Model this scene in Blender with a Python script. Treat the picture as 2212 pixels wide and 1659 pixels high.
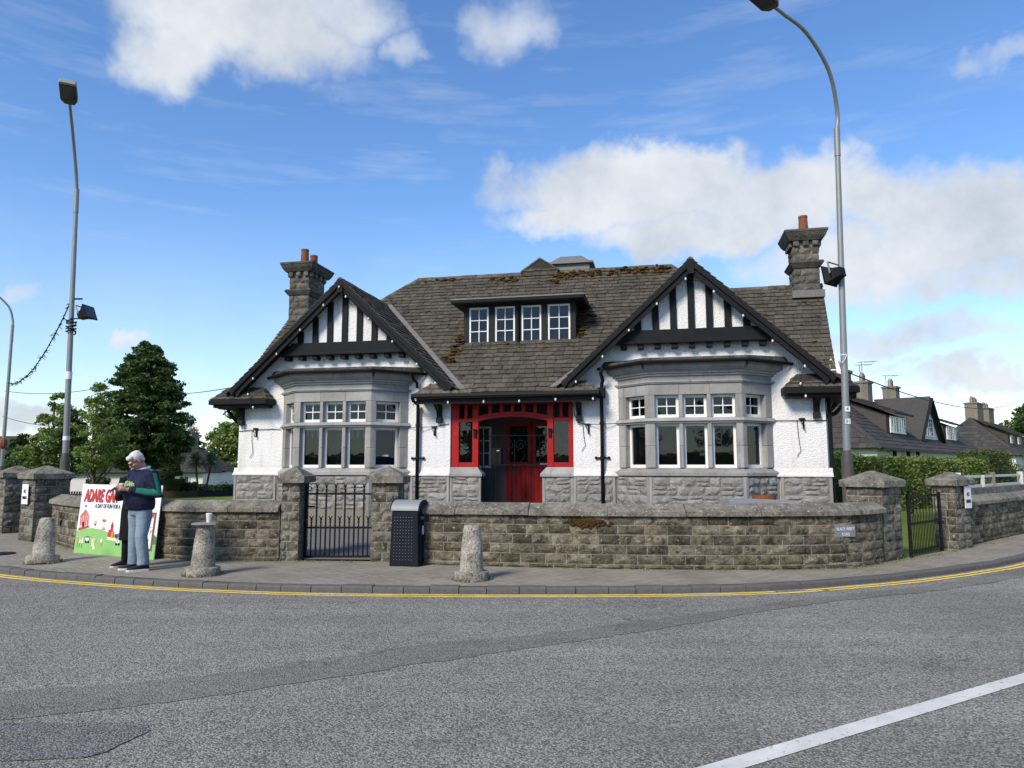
import bpy, bmesh, math, random
import numpy as np
from mathutils import Vector, Matrix, Euler
random.seed(7)
R = math.radians
scene = bpy.context.scene
for o in list(bpy.data.objects): bpy.data.objects.remove(o)
COL = scene.collection

# ------------------------------------------------------------------ camera
cd = bpy.data.cameras.new('camera'); cam = bpy.data.objects.new('camera', cd); COL.objects.link(cam)
cam.location = (0, 0, 1.6); cam.rotation_euler = (R(90 + 6.5), 0, 0)
cd.sensor_width = 36; cd.lens = 36 * 1555 / 2212; cd.clip_start = .05; cd.clip_end = 20000
scene.camera = cam
scene.render.resolution_x = 1024; scene.render.resolution_y = 768

# ------------------------------------------------------------------ light
SUN_EL, SUN_AZ = 38, -144          # azimuth from +Y (view direction) towards +X: the sun stands to the left and behind the camera
sd = bpy.data.lights.new('sun', 'SUN'); sun = bpy.data.objects.new('sun', sd); COL.objects.link(sun)
sd.energy = 2.9; sd.angle = R(16.0); sd.color = (1, .875, .70)
sv = Vector((math.sin(R(SUN_AZ)) * math.cos(R(SUN_EL)), math.cos(R(SUN_AZ)) * math.cos(R(SUN_EL)), math.sin(R(SUN_EL))))
sun.rotation_euler = sv.to_track_quat('Z', 'Y').to_euler(); sun.location = sv * 60

scene.view_settings.view_transform = 'Standard'; scene.view_settings.look = 'None'
scene.view_settings.exposure = 0.62; scene.view_settings.gamma = 1
scene.view_settings.use_curve_mapping = False

def make_world():
    w = bpy.data.worlds.new('World'); scene.world = w; w.use_nodes = True
    nt = w.node_tree; N = nt.nodes; L = nt.links; N.clear()
    def nd(t, **k):
        n = N.new(t)
        for a, b in k.items(): setattr(n, a, b)
        return n
    def M(op, a, b=None, c=None):
        n = nd('ShaderNodeMath', operation=op)
        for i, v_ in enumerate((a, b, c)):
            if v_ is None: continue
            if isinstance(v_, (int, float)): n.inputs[i].default_value = v_
            else: L.new(v_, n.inputs[i])
        return n.outputs[0]
    w.cycles.sampling_method = 'MANUAL'; w.cycles.sample_map_resolution = 256
    out = nd('ShaderNodeOutputWorld')
    sky = nd('ShaderNodeTexSky', sky_type='NISHITA', sun_disc=False)
    sky.sun_elevation = R(SUN_EL); sky.sun_rotation = R(SUN_AZ); sky.air_density = 1.0; sky.dust_density = 0; sky.ozone_density = 3.0
    hs = nd('ShaderNodeHueSaturation'); hs.inputs['Saturation'].default_value = 1.16; hs.inputs['Hue'].default_value = .505; hs.inputs['Value'].default_value = 1.12
    L.new(sky.outputs[0], hs.inputs['Color'])
    b1 = nd('ShaderNodeBackground'); L.new(hs.outputs[0], b1.inputs[0]); b1.inputs[1].default_value = .125
    tc = nd('ShaderNodeTexCoord'); sp = nd('ShaderNodeSeparateXYZ'); L.new(tc.outputs['Generated'], sp.inputs[0])
    x, y, z = sp.outputs
    az = M('ARCTAN2', x, y); el = M('ARCSINE', z)
    # warp the direction so that the cloud edges are ragged
    def noise(scale, detail, rough, off=(0, 0, 0), stretch=(1, 1, 1)):
        mp = nd('ShaderNodeMapping'); mp.inputs['Location'].default_value = off; mp.inputs['Scale'].default_value = stretch
        L.new(tc.outputs['Generated'], mp.inputs[0])
        n = nd('ShaderNodeTexNoise'); n.inputs['Scale'].default_value = scale; n.inputs['Detail'].default_value = detail; n.inputs['Roughness'].default_value = rough
        L.new(mp.outputs[0], n.inputs['Vector']); return n
    n1 = noise(7, 5, .6); sc = nd('ShaderNodeSeparateColor'); L.new(n1.outputs[1], sc.inputs[0])
    azw = M('ADD', az, M('MULTIPLY', M('SUBTRACT', sc.outputs[0], .5), .26))
    elw = M('ADD', el, M('MULTIPLY', M('SUBTRACT', sc.outputs[1], .5), .16))
    def px(a, b):   # a direction given by where it lies relative to the view axis
        q = (a - 1106) / 1555; p = (829.5 - b) / 1555; t = R(6.5)
        d = Vector((q, math.cos(t) - p * math.sin(t), math.sin(t) + p * math.cos(t))).normalized()
        return math.atan2(d.x, d.y), math.asin(d.z)
    blobs = [(520, 45, .20, .085, 1.15), (380, 110, .11, .065, 1.0), (700, 0, .13, .05, .8), (860, 95, .05, .035, .55), (1090, 50, .075, .06, .6),
             (1360, 405, .22, .075, 1.35), (1230, 470, .15, .05, 1.2), (1640, 420, .14, .07, 1.2), (1560, 510, .24, .05, 1.15), (1850, 450, .15, .06, 1.1), (2110, 470, .18, .075, 1.25), (1980, 560, .24, .055, 1.1),
             (2120, 610, .16, .035, .85), (1960, 745, .20, .03, .8), (2150, 830, .16, .035, 1.0), (1900, 800, .1, .02, .7),
             (285, 722, .032, .02, .85), (170, 810, .03, .012, .5), (60, 905, .10, .03, .95), (420, 880, .06, .025, .6), (480, 905, .05, .02, .5), (0, 640, .03, .02, .6), (2200, 100, .05, .02, .5)]
    acc = None; cx = nd('ShaderNodeCombineXYZ'); L.new(azw, cx.inputs[0]); L.new(elw, cx.inputs[1]); vec2 = cx.outputs[0]
    for (a, b, ra, re, s) in blobs:
        a0, e0 = px(a, b)
        v1 = nd('ShaderNodeVectorMath', operation='MULTIPLY_ADD'); L.new(vec2, v1.inputs[0]); v1.inputs[1].default_value = (1 / ra, 1 / re, 0); v1.inputs[2].default_value = (-a0 / ra, -e0 / re, 0)
        v2 = nd('ShaderNodeVectorMath', operation='DOT_PRODUCT'); L.new(v1.outputs[0], v2.inputs[0]); L.new(v1.outputs[0], v2.inputs[1])
        acc = M('MAXIMUM', M('MULTIPLY_ADD', v2.outputs['Value'], -s, s), 0 if acc is None else acc)
    # the same kind of broken cloud all round the rest of the sky
    n3 = noise(2.6, 4, .58, (2, 7, 4), (1, 1, 2.4))
    rest = M('MULTIPLY', M('MULTIPLY', M('SUBTRACT', n3.outputs[0], .52), 5.0), M('MINIMUM', M('MAXIMUM', M('MULTIPLY', M('SUBTRACT', M('ABSOLUTE', az), .68), 5), 0), 1))
    acc = M('MAXIMUM', acc, rest)
    det = noise(18, 3, .6, (1, 1, 9))
    acc = M('ADD', M('MULTIPLY', acc, 1.15), M('MULTIPLY', M('SUBTRACT', det.outputs[0], .55), M('MINIMUM', M('MULTIPLY', acc, 3), .5)))
    mr = nd('ShaderNodeMapRange', interpolation_type='SMOOTHSTEP'); mr.inputs['From Min'].default_value = .02; mr.inputs['From Max'].default_value = 1.15
    L.new(acc, mr.inputs['Value'])
    # thin high streaks
    n4 = noise(5, 4, .6, (3, 3, 3), (1, 1, 7)); st = M('MULTIPLY', M('MAXIMUM', M('SUBTRACT', n4.outputs[0], .52), 0), .9)
    hz = M('MULTIPLY', M('MAXIMUM', M('SUBTRACT', 1, M('DIVIDE', M('ABSOLUTE', el), .34)), 0), .40)
    mask = M('MINIMUM', M('MAXIMUM', M('MAXIMUM', mr.outputs[0], st), hz), .96)
    cr = nd('ShaderNodeValToRGB')
    cr.color_ramp.elements[0].position = .3; cr.color_ramp.elements[0].color = (.56, .62, .70, 1)
    cr.color_ramp.elements[1].position = .62; cr.color_ramp.elements[1].color = (.82, .86, .90, 1)
    L.new(sc.outputs[2], cr.inputs[0])
    b2 = nd('ShaderNodeBackground'); L.new(cr.outputs[0], b2.inputs[0]); b2.inputs[1].default_value = .66
    mx = nd('ShaderNodeMixShader'); L.new(mask, mx.inputs[0]); L.new(b1.outputs[0], mx.inputs[1]); L.new(b2.outputs[0], mx.inputs[2])
    L.new(mx.outputs[0], out.inputs[0])
make_world()

# ------------------------------------------------------------------ materials
def ramp_els(cr, els):
    while len(cr.elements) > 1: cr.elements.remove(cr.elements[-1])
    cr.elements[0].position = els[0][0]; cr.elements[0].color = (*els[0][1], 1)
    for p, c in els[1:]:
        e = cr.elements.new(p); e.color = (*c, 1)
class MT:
    """small node-graph helper"""
    def __init__(s, name):
        s.m = bpy.data.materials.new(name); s.m.use_nodes = True; s.nt = s.m.node_tree; s.N = s.nt.nodes; s.L = s.nt.links
        s.b = s.N['Principled BSDF']; s.out = s.N['Material Output']
        g = s.N.new('ShaderNodeNewGeometry'); s.pos = g.outputs['Position']; s.geo = g
    def link(s, v, sock):
        if isinstance(v, (int, float)): sock.default_value = v
        elif isinstance(v, tuple): sock.default_value = (*v, 1) if len(v) == 3 and sock.type == 'RGBA' else v
        else: s.L.new(v, sock)
    def math(s, op, a, b=0.0, c=0.0):
        n = s.N.new('ShaderNodeMath'); n.operation = op
        for i, v in enumerate((a, b, c)): s.link(v, n.inputs[i])
        return n.outputs[0]
    def mapping(s, scale=(1, 1, 1), rot=(0, 0, 0), loc=(0, 0, 0), vec=None):
        n = s.N.new('ShaderNodeMapping'); n.inputs['Scale'].default_value = scale; n.inputs['Rotation'].default_value = rot; n.inputs['Location'].default_value = loc
        s.L.new(vec or s.pos, n.inputs[0]); return n.outputs[0]
    def noise(s, scale, detail=4, rough=.6, vec=None):
        n = s.N.new('ShaderNodeTexNoise'); n.inputs['Scale'].default_value = scale; n.inputs['Detail'].default_value = detail; n.inputs['Roughness'].default_value = rough
        s.L.new(vec or s.pos, n.inputs['Vector']); return n.outputs[0]
    def vor(s, scale, feature='F1', vec=None, out='Distance'):
        n = s.N.new('ShaderNodeTexVoronoi'); n.feature = feature; n.inputs['Scale'].default_value = scale
        s.L.new(vec or s.pos, n.inputs['Vector']); return n.outputs[out]
    def ramp(s, fac, els):
        n = s.N.new('ShaderNodeValToRGB'); ramp_els(n.color_ramp, els); s.L.new(fac, n.inputs[0]); return n.outputs[0]
    def mask(s, fac, lo, hi):
        n = s.N.new('ShaderNodeMapRange'); n.inputs['From Min'].default_value = lo; n.inputs['From Max'].default_value = hi; s.L.new(fac, n.inputs[0]); return n.outputs[0]
    def mix(s, fac, a, b, mode='MIX'):
        n = s.N.new('ShaderNodeMix'); n.data_type = 'RGBA'; n.blend_type = mode
        s.link(fac, n.inputs[0]); s.link(a, n.inputs[6]); s.link(b, n.inputs[7]); return n.outputs[2]
    def rnd(s):
        return s.N.new('ShaderNodeObjectInfo').outputs['Random']
    def island(s): return s.geo.outputs['Random Per Island']
    def gain(s, col, fac, lo, hi):
        mr = s.N.new('ShaderNodeMapRange'); mr.inputs['To Min'].default_value = lo; mr.inputs['To Max'].default_value = hi; s.L.new(fac, mr.inputs[0])
        c = s.N.new('ShaderNodeCombineColor'); [s.L.new(mr.outputs[0], c.inputs[i]) for i in range(3)]
        return s.mix(1.0, col, c.outputs[0], 'MULTIPLY')
    def bump(s, h, strength=.5, dist=.01):
        n = s.N.new('ShaderNodeBump'); n.inputs['Strength'].default_value = strength; n.inputs['Distance'].default_value = dist; s.L.new(h, n.inputs['Height'])
        s.L.new(n.outputs[0], s.b.inputs['Normal'])
    def fin(s, col, rough=.8, spec=.3, metal=0):
        s.link(col, s.b.inputs['Base Color']); s.link(rough, s.b.inputs['Roughness']); s.b.inputs['Specular IOR Level'].default_value = spec; s.b.inputs['Metallic'].default_value = metal
        return s.m

MATS = {}
def simple(name, c, rough=.6, spec=.3, metal=0, var=.18, scale=8, bump=0, bs=60, bd=.004):
    t = MT(name); n = t.noise(scale, 5, .65)
    col = t.gain(c, n, 1 - var, 1 + var)
    if bump: t.bump(t.noise(bs, 3, .6), bump, bd)
    MATS[name] = t.fin(col, rough, spec, metal)

def lichen_stone(name, base, dark, light, rnd=.35, lich=.62, moss=None, bump=.9, mossz=None, rough=.92, dsc=9, dth=.60):
    t = MT(name)
    n = t.noise(5, 6, .65); col = t.ramp(n, [(.3, dark), (.5, base), (.75, light)])
    col = t.gain(col, t.rnd(), 1 - rnd, 1 + rnd)
    f = t.noise(38, 4, .7); col = t.gain(col, f, .55, 1.45)
    # pale lichen flecks and black algae flecks
    lm = t.mask(t.noise(22, 5, .75), lich, lich + .06); col = t.mix(lm, col, (.42, .41, .36))
    dm = t.mask(t.noise(dsc, 5, .7, t.mapping(loc=(7, 3, 1))), dth, dth + .08); col = t.mix(t.math('MULTIPLY', dm, .75), col, (.022, .021, .018))
    if moss:
        mm = t.mask(t.noise(3.2, 5, .7, t.mapping(loc=(3, 9, 4))), moss, moss + .08); col = t.mix(t.math('MULTIPLY', mm, .75), col, (.075, .068, .022))
    if mossz:
        sp = t.N.new('ShaderNodeSeparateXYZ'); t.L.new(t.pos, sp.inputs[0])
        zz = t.mask(t.math('ADD', sp.outputs[2], t.math('MULTIPLY', t.noise(4, 4), .5)), mossz, mossz - .45)
        col = t.mix(t.math('MULTIPLY', zz, .55), col, (.07, .068, .03))
    t.bump(t.math('ADD', t.noise(30, 6, .7), t.math('MULTIPLY', t.noise(8, 3), 1.5)), bump, .03)
    MATS[name] = t.fin(col, rough, .15)

lichen_stone('wall_stone', (.14, .122, .086), (.055, .047, .034), (.28, .25, .19), rnd=.5, mossz=.55, dth=.53, dsc=7, lich=.60)
lichen_stone('pier_stone', (.15, .14, .112), (.06, .056, .046), (.27, .255, .21), lich=.58, mossz=.55, dth=.55, dsc=8)
lichen_stone('coping_stone', (.20, .185, .15), (.09, .085, .07), (.34, .32, .27), lich=.57, rnd=.15)
lichen_stone('plinth_stone', (.25, .245, .235), (.175, .172, .165), (.33, .325, .31), rnd=.16, lich=.72, bump=.55)
lichen_stone('chimney_stone', (.125, .118, .10), (.072, .068, .06), (.19, .18, .155), rnd=.22, lich=.70, bump=.7)
lichen_stone('chimney_cap', (.085, .08, .068), (.042, .04, .034), (.13, .122, .105), rnd=.1, lich=.70)
lichen_stone('bollard_stone', (.34, .315, .265), (.15, .14, .115), (.56, .53, .46), rnd=.12, lich=.58, bump=.9, dsc=42, dth=.53)
lichen_stone('mortar', (.27, .25, .20), (.17, .158, .13), (.36, .335, .28), rnd=0, lich=.9)
lichen_stone('hood_slate', (.115, .105, .085), (.06, .055, .045), (.17, .155, .125), rnd=.25, lich=.64, moss=.56)

def dressed():
    t = MT('dressed_stone'); n = t.noise(2.2, 5, .6)
    col = t.ramp(n, [(.3, (.235, .232, .222)), (.7, (.34, .338, .328))])
    col = t.gain(col, t.rnd(), .88, 1.12); col = t.gain(col, t.noise(60, 3, .6), .85, 1.15)
    vs = t.noise(1, 5, .6, t.mapping(scale=(9, 9, .8))); col = t.mix(t.math('MULTIPLY', t.mask(vs, .56, .68), .5), col, (.13, .12, .10))
    t.bump(t.noise(80, 4, .6), .25, .004); MATS['dressed_stone'] = t.fin(col, .85, .2)
dressed()
def roughcast():
    t = MT('roughcast'); col = t.gain((.80, .80, .80), t.noise(1.3, 5, .6), .9, 1.04)
    vs = t.noise(1, 5, .6, t.mapping(scale=(5, 5, .6))); col = t.mix(t.math('MULTIPLY', t.mask(vs, .50, .72), .42), col, (.46, .44, .39))
    sp_ = t.N.new('ShaderNodeSeparateXYZ'); t.L.new(t.pos, sp_.inputs[0]); ft = t.mask(t.math('ADD', sp_.outputs[2], t.math('MULTIPLY', t.noise(5, 5, .7), .9)), 2.25, 1.75); col = t.mix(t.math('MULTIPLY', ft, .35), col, (.42, .40, .33))
    h = t.math('ADD', t.noise(26, 4, .62), t.math('MULTIPLY', t.vor(38), .6)); t.bump(h, .85, .022)
    MATS['roughcast'] = t.fin(col, .9, .2)
roughcast()
simple('far_white', (.70, .70, .70), .9, .1, var=.08, scale=.6)
def slate(name, c0, c1, c2, moss):
    t = MT(name); r = t.N.new('ShaderNodeObjectInfo').outputs['Random']
    rr = t.math('FRACT', t.math('ADD', t.island(), r))
    col = t.ramp(rr, [(0, c0), (.5, c1), (1, c2)])
    col = t.gain(col, t.noise(18, 6, .7), .5, 1.5); col = t.gain(col, t.noise(1.1, 4, .6), .75, 1.25)
    lm = t.mask(t.noise(15, 5, .8, t.mapping(loc=(4, 2, 8))), .60, .68); col = t.mix(t.math('MULTIPLY', lm, .6), col, (.26, .25, .21))
    mm = t.mask(t.noise(5, 5, .75, t.mapping(loc=(1, 6, 2))), moss, moss + .07); col = t.mix(t.math('MULTIPLY', mm, .85), col, (.022, .020, .011))
    t.bump(t.noise(25, 5, .7), .6, .015); MATS[name] = t.fin(col, .85, .25)
slate('slate', (.062, .055, .042), (.080, .071, .055), (.102, .092, .072), .555)
slate('far_slate', (.044, .042, .040), (.055, .053, .05), (.070, .067, .062), .60)
simple('slate_deck', (.035, .032, .028), .9)
simple('moss', (.075, .042, .012), .95, .1, var=.6, scale=30, bump=1, bs=50, bd=.03)
simple('lead', (.155, .152, .148), .55, .4, var=.3, scale=5)
simple('black_timber', (.012, .013, .015), .6, .12, var=.35, scale=6, bump=.3, bs=20)
simple('dark_paint', (.020, .024, .024), .6, .12, var=.25, scale=6)
simple('black_metal', (.010, .010, .012), .6, .12, var=.3, scale=20)
simple('red_paint', (.33, .011, .011), .5, .2, var=.4, scale=5, bump=.3, bs=25)
simple('white_paint', (.78, .78, .76), .45, .35, var=.06, scale=7)
simple('terracotta', (.19, .075, .042), .85, .2, var=.4, scale=14)
simple('rust', (.20, .07, .03), .8, .2, var=.4, scale=20)
simple('galvanised', (.27, .29, .30), .6, .4, metal=.2, var=.18, scale=5)
simple('lamp_grey', (.23, .245, .245), .5, .4, metal=.3, var=.2, scale=4)
simple('lamp_dark', (.075, .072, .066), .6, .3, var=.3, scale=6)
simple('sticker_white', (.72, .73, .74), .5)
simple('bin_black', (.010, .013, .020), .6, .12, var=.25, scale=9)
simple('bulb_white', (.62, .62, .60), .25, .5, var=.04)
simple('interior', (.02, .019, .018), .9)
simple('interior_pale', (.10, .10, .095), .9)
simple('interior_strip', (.30, .33, .33), .7)
simple('blind', (.02, .02, .019), .7)
simple('purple_cloth', (.03, .018, .09), .8)
simple('bunting_cloth', (.12, .15, .16), .8)
simple('sign_white', (.80, .81, .84), .4, .4, var=.03)
simple('sign_black', (.012, .012, .014), .5)
simple('sign_red', (.50, .05, .045), .5, var=.08, scale=30)
simple('sign_shadow', (.22, .05, .05), .5)
simple('sign_green', (.24, .50, .15), .5, var=.05)
simple('sign_dark_green', (.07, .22, .08), .5)
simple('sign_pink', (.75, .45, .42), .5)
simple('sign_brown', (.20, .09, .045), .6, var=.3, scale=30)
simple('sign_cream', (.75, .68, .50), .5)
simple('sign_purple', (.42, .07, .50), .5)
simple('sign_orange', (.62, .25, .06), .5)
simple('sign_navy', (.03, .04, .16), .5)
simple('plaque_grey', (.20, .21, .24), .55, .3, var=.12)
simple('plaque_letter', (.62, .63, .66), .5)
simple('kerb_stone', (.115, .112, .108), .8, .25, var=.35, scale=14, bump=.6, bs=40, bd=.01)
simple('concrete_path', (.16, .16, .155), .9, .1, var=.25, scale=4)
simple('base_concrete', (.21, .20, .17), .9, .1, var=.3, scale=3)
simple('bark', (.075, .062, .045), .9, .1, var=.4, scale=8, bump=.8, bs=12, bd=.04)
simple('fence_brown', (.085, .055, .038), .85, .1, var=.3, scale=5)
simple('fence_dark', (.022, .023, .026), .7, .2, var=.3)
simple('fence_white', (.62, .62, .57), .8, .15, var=.3, scale=6)
simple('render_grey', (.20, .175, .135), .9, .1, var=.3, scale=3)
simple('far_timber', (.014, .014, .015), .6, .2)
simple('skin', (.46, .25, .18), .5, .35, var=.1, scale=12)
simple('hair_white', (.60, .60, .58), .7, .25, var=.25, scale=60, bump=.6, bs=90, bd=.01)
simple('hair_dark', (.02, .014, .01), .5, .3)
simple('navy_cloth', (.010, .013, .040), .7, .2, var=.35, scale=10, bump=.5, bs=9, bd=.03)
simple('green_cloth', (.018, .17, .105), .7, .2, var=.15, scale=10)
simple('black_cloth', (.008, .008, .010), .85, .15, var=.3, scale=10)
simple('white_cloth', (.72, .70, .74), .8)
simple('lime_print', (.35, .48, .20), .7)
simple('shoe_black', (.012, .012, .015), .6, .3)
simple('shoe_sole', (.55, .53, .50), .7)
simple('paper_cup', (.66, .64, .62), .6)
simple('phone_black', (.01, .01, .012), .2, .5)
simple('steel', (.45, .45, .46), .3, .5, metal=.8)
simple('slab_stone', (.22, .215, .20), .9)
def denim():
    t = MT('denim'); col = t.ramp(t.noise(4, 5, .6), [(.25, (.145, .21, .28)), (.75, (.24, .32, .385))])
    col = t.gain(col, t.noise(120, 2), .85, 1.15); t.bump(t.noise(9, 4, .6, t.mapping(scale=(1, 1, 1.5))), .5, .03); MATS['denim'] = t.fin(col, .85, .15)
denim()
def leaf(name, cols, trans=.25):
    t = MT(name); col = t.ramp(t.island(), [(i / (len(cols) - 1), c) for i, c in enumerate(cols)])
    col = t.gain(col, t.noise(.9, 3, .6), .5, 1.55)
    t.fin(col, .55, .3)
    tr = t.N.new('ShaderNodeBsdfTranslucent'); t.L.new(col, tr.inputs[0]); mx = t.N.new('ShaderNodeMixShader'); mx.inputs[0].default_value = trans
    t.L.new(t.b.outputs[0], mx.inputs[1]); t.L.new(tr.outputs[0], mx.inputs[2]); t.L.new(mx.outputs[0], t.out.inputs[0]); MATS[name] = t.m
leaf('leaf_chestnut', [(0.041, 0.072, 0.020), (0.061, 0.109, 0.029), (0.087, 0.145, 0.043)])
leaf('leaf_light', [(.12, .18, .035), (.16, .23, .05), (.21, .28, .075)])
leaf('leaf_mid', [(0.054, 0.095, 0.024), (0.081, 0.135, 0.032), (0.108, 0.169, 0.046)])
leaf('leaf_hedge', [(.10, .15, .03), (.16, .22, .042), (.25, .31, .075)])
leaf('leaf_conifer', [(0.049, 0.077, 0.020), (0.070, 0.098, 0.025), (0.098, 0.119, 0.034)], .1)
leaf('leaf_yellow', [(0.160, 0.170, 0.020), (0.220, 0.220, 0.030), (0.090, 0.120, 0.030)])
leaf('leaf_palm', [(.10, .135, .05), (.16, .19, .075), (.22, .225, .11)])
leaf('leaf_dark', [(0.022, 0.043, 0.013), (0.037, 0.065, 0.020), (0.053, 0.083, 0.025)])
leaf('grass_blade', [(.09, .125, .022), (.125, .16, .03), (.16, .185, .045)], .3)
def lawn():
    t = MT('lawn'); col = t.ramp(t.noise(1.5, 6, .7), [(.3, (.12, .17, .028)), (.7, (.21, .25, .05))]); col = t.gain(col, t.noise(40, 3, .7), .7, 1.3)
    t.bump(t.noise(60, 4), .6, .04); MATS['lawn'] = t.fin(col, .95, .1)
lawn()
def asphalt(name, tone, chip, contrast, macro=1.0):
    t = MT(name)
    v = t.N.new('ShaderNodeTexVoronoi'); v.inputs['Scale'].default_value = chip; t.L.new(t.pos, v.inputs['Vector'])
    sc = t.N.new('ShaderNodeSeparateColor'); t.L.new(v.outputs['Color'], sc.inputs[0])
    col = t.ramp(sc.outputs[0], [(0, tuple(c * (1 - contrast * .75) for c in tone)), (.45, tone), (1, tuple(c * (1 + contrast) for c in tone))])
    gap = t.mask(v.outputs['Distance'], .42, .75); col = t.mix(t.math('MULTIPLY', gap, contrast), col, (.022, .022, .021))
    col = t.gain(col, t.noise(.45, 5, .6), 1 - .34 * macro, 1 + .34 * macro); col = t.gain(col, t.noise(5, 4, .7), .80, 1.2)
    # tyre-polished tracks along the bend, bitumen bleed, a few oil spots and pale scuffs
    st = t.noise(1, 4, .55, t.mapping(scale=(.10, 1.9, 1), rot=(0, 0, R(6)))); col = t.gain(col, st, .74, 1.24)
    bl = t.mask(t.noise(1.3, 5, .7, t.mapping(loc=(4, 8, 0), scale=(.35, 1.4, 1))), .56, .74); col = t.mix(t.math('MULTIPLY', bl, .45), col, tuple(c * .5 for c in tone))
    oil = t.mask(t.noise(2.6, 3, .5, t.mapping(loc=(1, 3, 0))), .70, .78); col = t.mix(t.math('MULTIPLY', oil, .5), col, (.05, .05, .048))
    pale = t.mask(t.noise(3.4, 5, .7, t.mapping(loc=(9, 3, 0), scale=(.5, 1.6, 1))), .66, .80); col = t.mix(t.math('MULTIPLY', pale, .4), col, tuple(c * 1.6 for c in tone))
    cr = t.N.new('ShaderNodeTexVoronoi'); cr.feature = 'DISTANCE_TO_EDGE'; cr.inputs['Scale'].default_value = .42
    wv = t.N.new('ShaderNodeVectorMath'); wv.operation = 'ADD'; nz = t.N.new('ShaderNodeTexNoise'); nz.inputs['Scale'].default_value = 2.2; t.L.new(t.pos, nz.inputs['Vector']); t.L.new(t.pos, wv.inputs[0]); t.L.new(nz.outputs['Color'], wv.inputs[1]); t.L.new(wv.outputs[0], cr.inputs['Vector'])
    ck = t.math('MULTIPLY', t.mask(cr.outputs['Distance'], .010, .002), t.mask(t.noise(.6, 2, .5, t.mapping(loc=(3, 3, 0))), .50, .56)); col = t.mix(t.math('MULTIPLY', ck, .3), col, (.03, .03, .029))
    h = t.math('SUBTRACT', 1.0, v.outputs['Distance']); t.bump(h, .8, .010); MATS[name] = t.fin(col, .9, .08)
asphalt('asphalt', (.285, .277, .243), 82, .58)
asphalt('asphalt_patch', (.225, .219, .194), 95, .5)
asphalt('asphalt_patch_blue', (.205, .202, .19), 85, .6)
def worn(name, c, under, th):
    t = MT(name); col = t.gain(c, t.noise(7, 4, .65), .78, 1.18); w = t.mask(t.noise(26, 5, .75), th, th + .05); col = t.mix(w, col, under); k = t.noise(2.2, 4, .6, t.mapping(loc=(2, 5, 0))); col = t.gain(col, k, .75, 1.2)
    MATS[name] = t.fin(col, .85, .1)
worn('yellow_paint', (.86, .63, .14), (.20, .18, .13), .60); worn('white_line', (.66, .65, .61), (.28, .27, .24), .60)
def pavement():
    t = MT('pavement')
    col = t.ramp(t.noise(1.4, 6, .65), [(.3, (.20, .182, .142)), (.7, (.29, .267, .212))]); col = t.gain(col, t.noise(45, 4, .7), .75, 1.25)
    # imprinted herringbone: worn pale ridges of the joints, seen only in places
    def bricks(rot, seed):
        b = t.N.new('ShaderNodeTexBrick'); b.inputs['Scale'].default_value = 1; b.inputs['Brick Width'].default_value = .42; b.inputs['Row Height'].default_value = .21; b.inputs['Mortar Size'].default_value = .009
        b.inputs['Mortar Smooth'].default_value = .3; b.inputs['Bias'].default_value = 0
        t.L.new(t.mapping(rot=(0, 0, rot), loc=(seed, 0, 0)), b.inputs['Vector']); return b.outputs['Fac']
    a = bricks(R(45), 0); c = bricks(R(-45), .1)
    jm = t.mask(t.noise(2.3, 4, .65, t.mapping(loc=(2, 2, 0))), .44, .56); km = t.mask(t.noise(2.6, 4, .65, t.mapping(loc=(8, 5, 0))), .46, .58)
    lines = t.math('MAXIMUM', t.math('MULTIPLY', a, jm), t.math('MULTIPLY', c, km))
    col = t.mix(t.math('MULTIPLY', lines, .65), col, (.44, .41, .35))
    dk = t.mask(t.noise(3.3, 5, .7, t.mapping(loc=(5, 1, 0))), .58, .72); col = t.mix(t.math('MULTIPLY', dk, .4), col, (.07, .066, .058))
    t.bump(t.math('SUBTRACT', t.noise(50, 4, .7), t.math('MULTIPLY', t.math('MAXIMUM', a, c), .8)), .5, .01); MATS['pavement'] = t.fin(col, .9, .2)
pavement()
def glass():
    t = MT('glass'); t.N.remove(t.b)
    gl = t.N.new('ShaderNodeBsdfGlossy'); gl.inputs['Roughness'].default_value = .02; gl.inputs['Color'].default_value = (.9, .95, 1, 1)
    bn = t.N.new('ShaderNodeBump'); bn.inputs['Strength'].default_value = .06; bn.inputs['Distance'].default_value = .02; t.L.new(t.noise(2.5, 2), bn.inputs['Height']); t.L.new(bn.outputs[0], gl.inputs['Normal'])
    tr = t.N.new('ShaderNodeBsdfTransparent'); tr.inputs[0].default_value = (.72, .78, .78, 1)
    fr = t.N.new('ShaderNodeFresnel'); fr.inputs[0].default_value = 1.5
    mx = t.N.new('ShaderNodeMixShader'); t.L.new(fr.outputs[0], mx.inputs[0]); t.L.new(tr.outputs[0], mx.inputs[1]); t.L.new(gl.outputs[0], mx.inputs[2]); t.L.new(mx.outputs[0], t.out.inputs[0]); MATS['glass'] = t.m
glass()
simple('far_glass', (.03, .038, .045), .08, .6, var=.2)
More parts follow.
